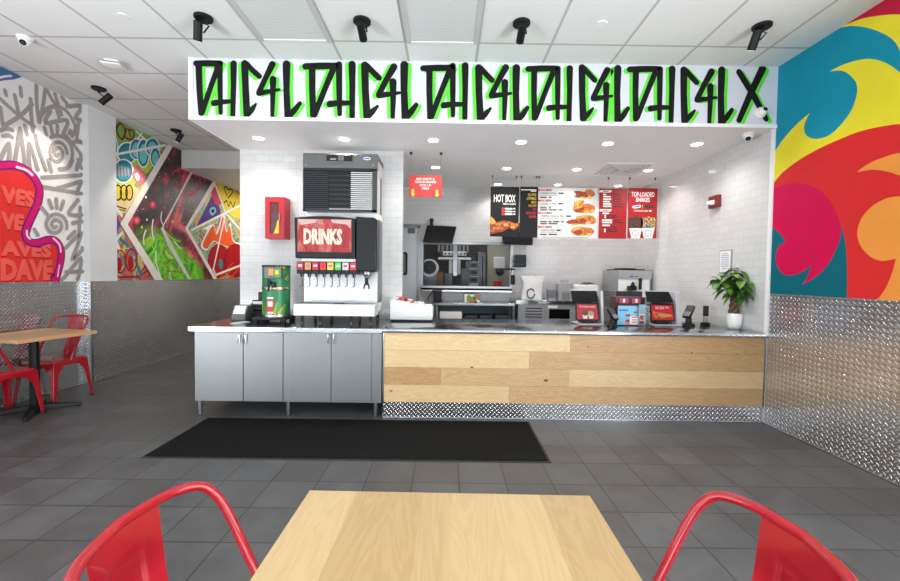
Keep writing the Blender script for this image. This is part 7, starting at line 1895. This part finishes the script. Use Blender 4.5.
# daylight through the storefront bays, with added uplights tilted toward the ceiling as fill
COOL = (0.93, 0.97, 1.0)
for x0, x1 in ((-4.2, -2.36), (-2.24, 0.04), (0.16, 1.44), (1.56, 2.84)):
    area('storefront_daylight', ((x0+x1)/2, YREAR-0.2, 1.6), (PI/2, 0, 0), x1-x0, 2.6, DAY*(x1-x0), COOL)
    area('uplight_fill', ((x0+x1)/2, YREAR-0.45, 0.35), (PI/2+1.05, 0, 0), x1-x0, 0.9, UPFILL*(x1-x0), COOL)
for X_, sg, spans in ((XL-0.2, -1, ((YW0, -0.85), (-0.75, YW1))), (XR+0.2, 1, ((RW0, -0.9), (-0.8, RW1)))):
    for y0, y1 in spans:
        area('side_fill', (X_, (y0+y1)/2, 1.6), (PI/2, 0, sg*PI/2), y1-y0, 2.6, (SIDE if sg < 0 else SIDE*2.2)*(y1-y0), COOL)  # added side fill shining in through the unseen bays
        area('uplight_fill', (X_+sg*0.2, (y0+y1)/2, 0.35), (PI/2+0.95, 0, sg*PI/2), y1-y0, 0.9, SIDE_UPFILL*(y1-y0), COOL)  # added uplight outside the side bays, fill for the ceiling
# added overhead fill lights behind the camera, sized like ceiling panels
for i in (1, 3, 5, 7):
    for jj in (-6, -9):
        x = GX0+i*G_+G_/2; y = GY0+jj*G_+0.0
        area('overhead_fill', (x, y, ZC-0.02), (0, 0, 0), 0.54, 1.14, OVERHEAD, (1.0, 0.99, 0.97))
# recessed downlights
for p in DLP:
    l = bpy.data.lights.new('downlight_lamp', 'SPOT'); l.energy = DLE; l.spot_size = math.radians(150); l.spot_blend = 0.8; l.shadow_soft_size = 0.06; l.color = (1.0, 0.98, 0.95)
    o = bpy.data.objects.new('downlight_lamp', l); COL.objects.link(o); o.location = p - Vector((0, 0, 0.02))
# track spots
def aim(p, target, e, size=38):
    l = bpy.data.lights.new('track_lamp', 'SPOT'); l.energy = e; l.spot_size = math.radians(size); l.spot_blend = 0.6; l.shadow_soft_size = 0.03; l.color = (1.0, 0.90, 0.76)
    o = bpy.data.objects.new('track_lamp', l); COL.objects.link(o); d = (Vector(target)-p).normalized(); o.location = p + d*0.02
    o.rotation_euler = d.to_track_quat('-Z', 'Y').to_euler()
aim(SP[1], at(373, 116, Y=YS), 5, 34); aim(SP[2], at(521, 110, Y=YS), 2, 34); aim(SP[3], at(830, 215, X=XR), 8, 60)
aim(SP[4], at(30, 185, X=XL), 45, 60); aim(SP[5], at(128, 215, X=XG), 45, 60)
# kitchen ceiling lamps
area('kitchen_lamp', (0.30, 7.95, 2.72), (0, 0, 0), 0.36, 0.86, 14, (1, 0.97, 0.92))
area('kitchen_lamp', (-1.2, 7.6, 2.72), (0, 0, 0), 0.36, 0.86, 9, (1, 0.97, 0.92))
area('corridor_fill', (-3.3, 8.5, 2.95), (0, 0, 0), 0.6, 1.2, 40, (1, 0.97, 0.94))  # added fill to brighten the corridor, no fixture modelled
vs = S.view_settings
S.display_settings.display_device = 'sRGB'
vs.view_transform = 'Standard'; vs.look = 'None'; vs.gamma = 1.0; vs.use_curve_mapping = False; vs.exposure = EXPO
S.cycles.max_bounces = 10; S.cycles.diffuse_bounces = 6; S.cycles.glossy_bounces = 5; S.cycles.transparent_max_bounces = 12; S.cycles.sample_clamp_indirect = 6.0
S.cycles.caustics_reflective = False; S.cycles.caustics_refractive = False
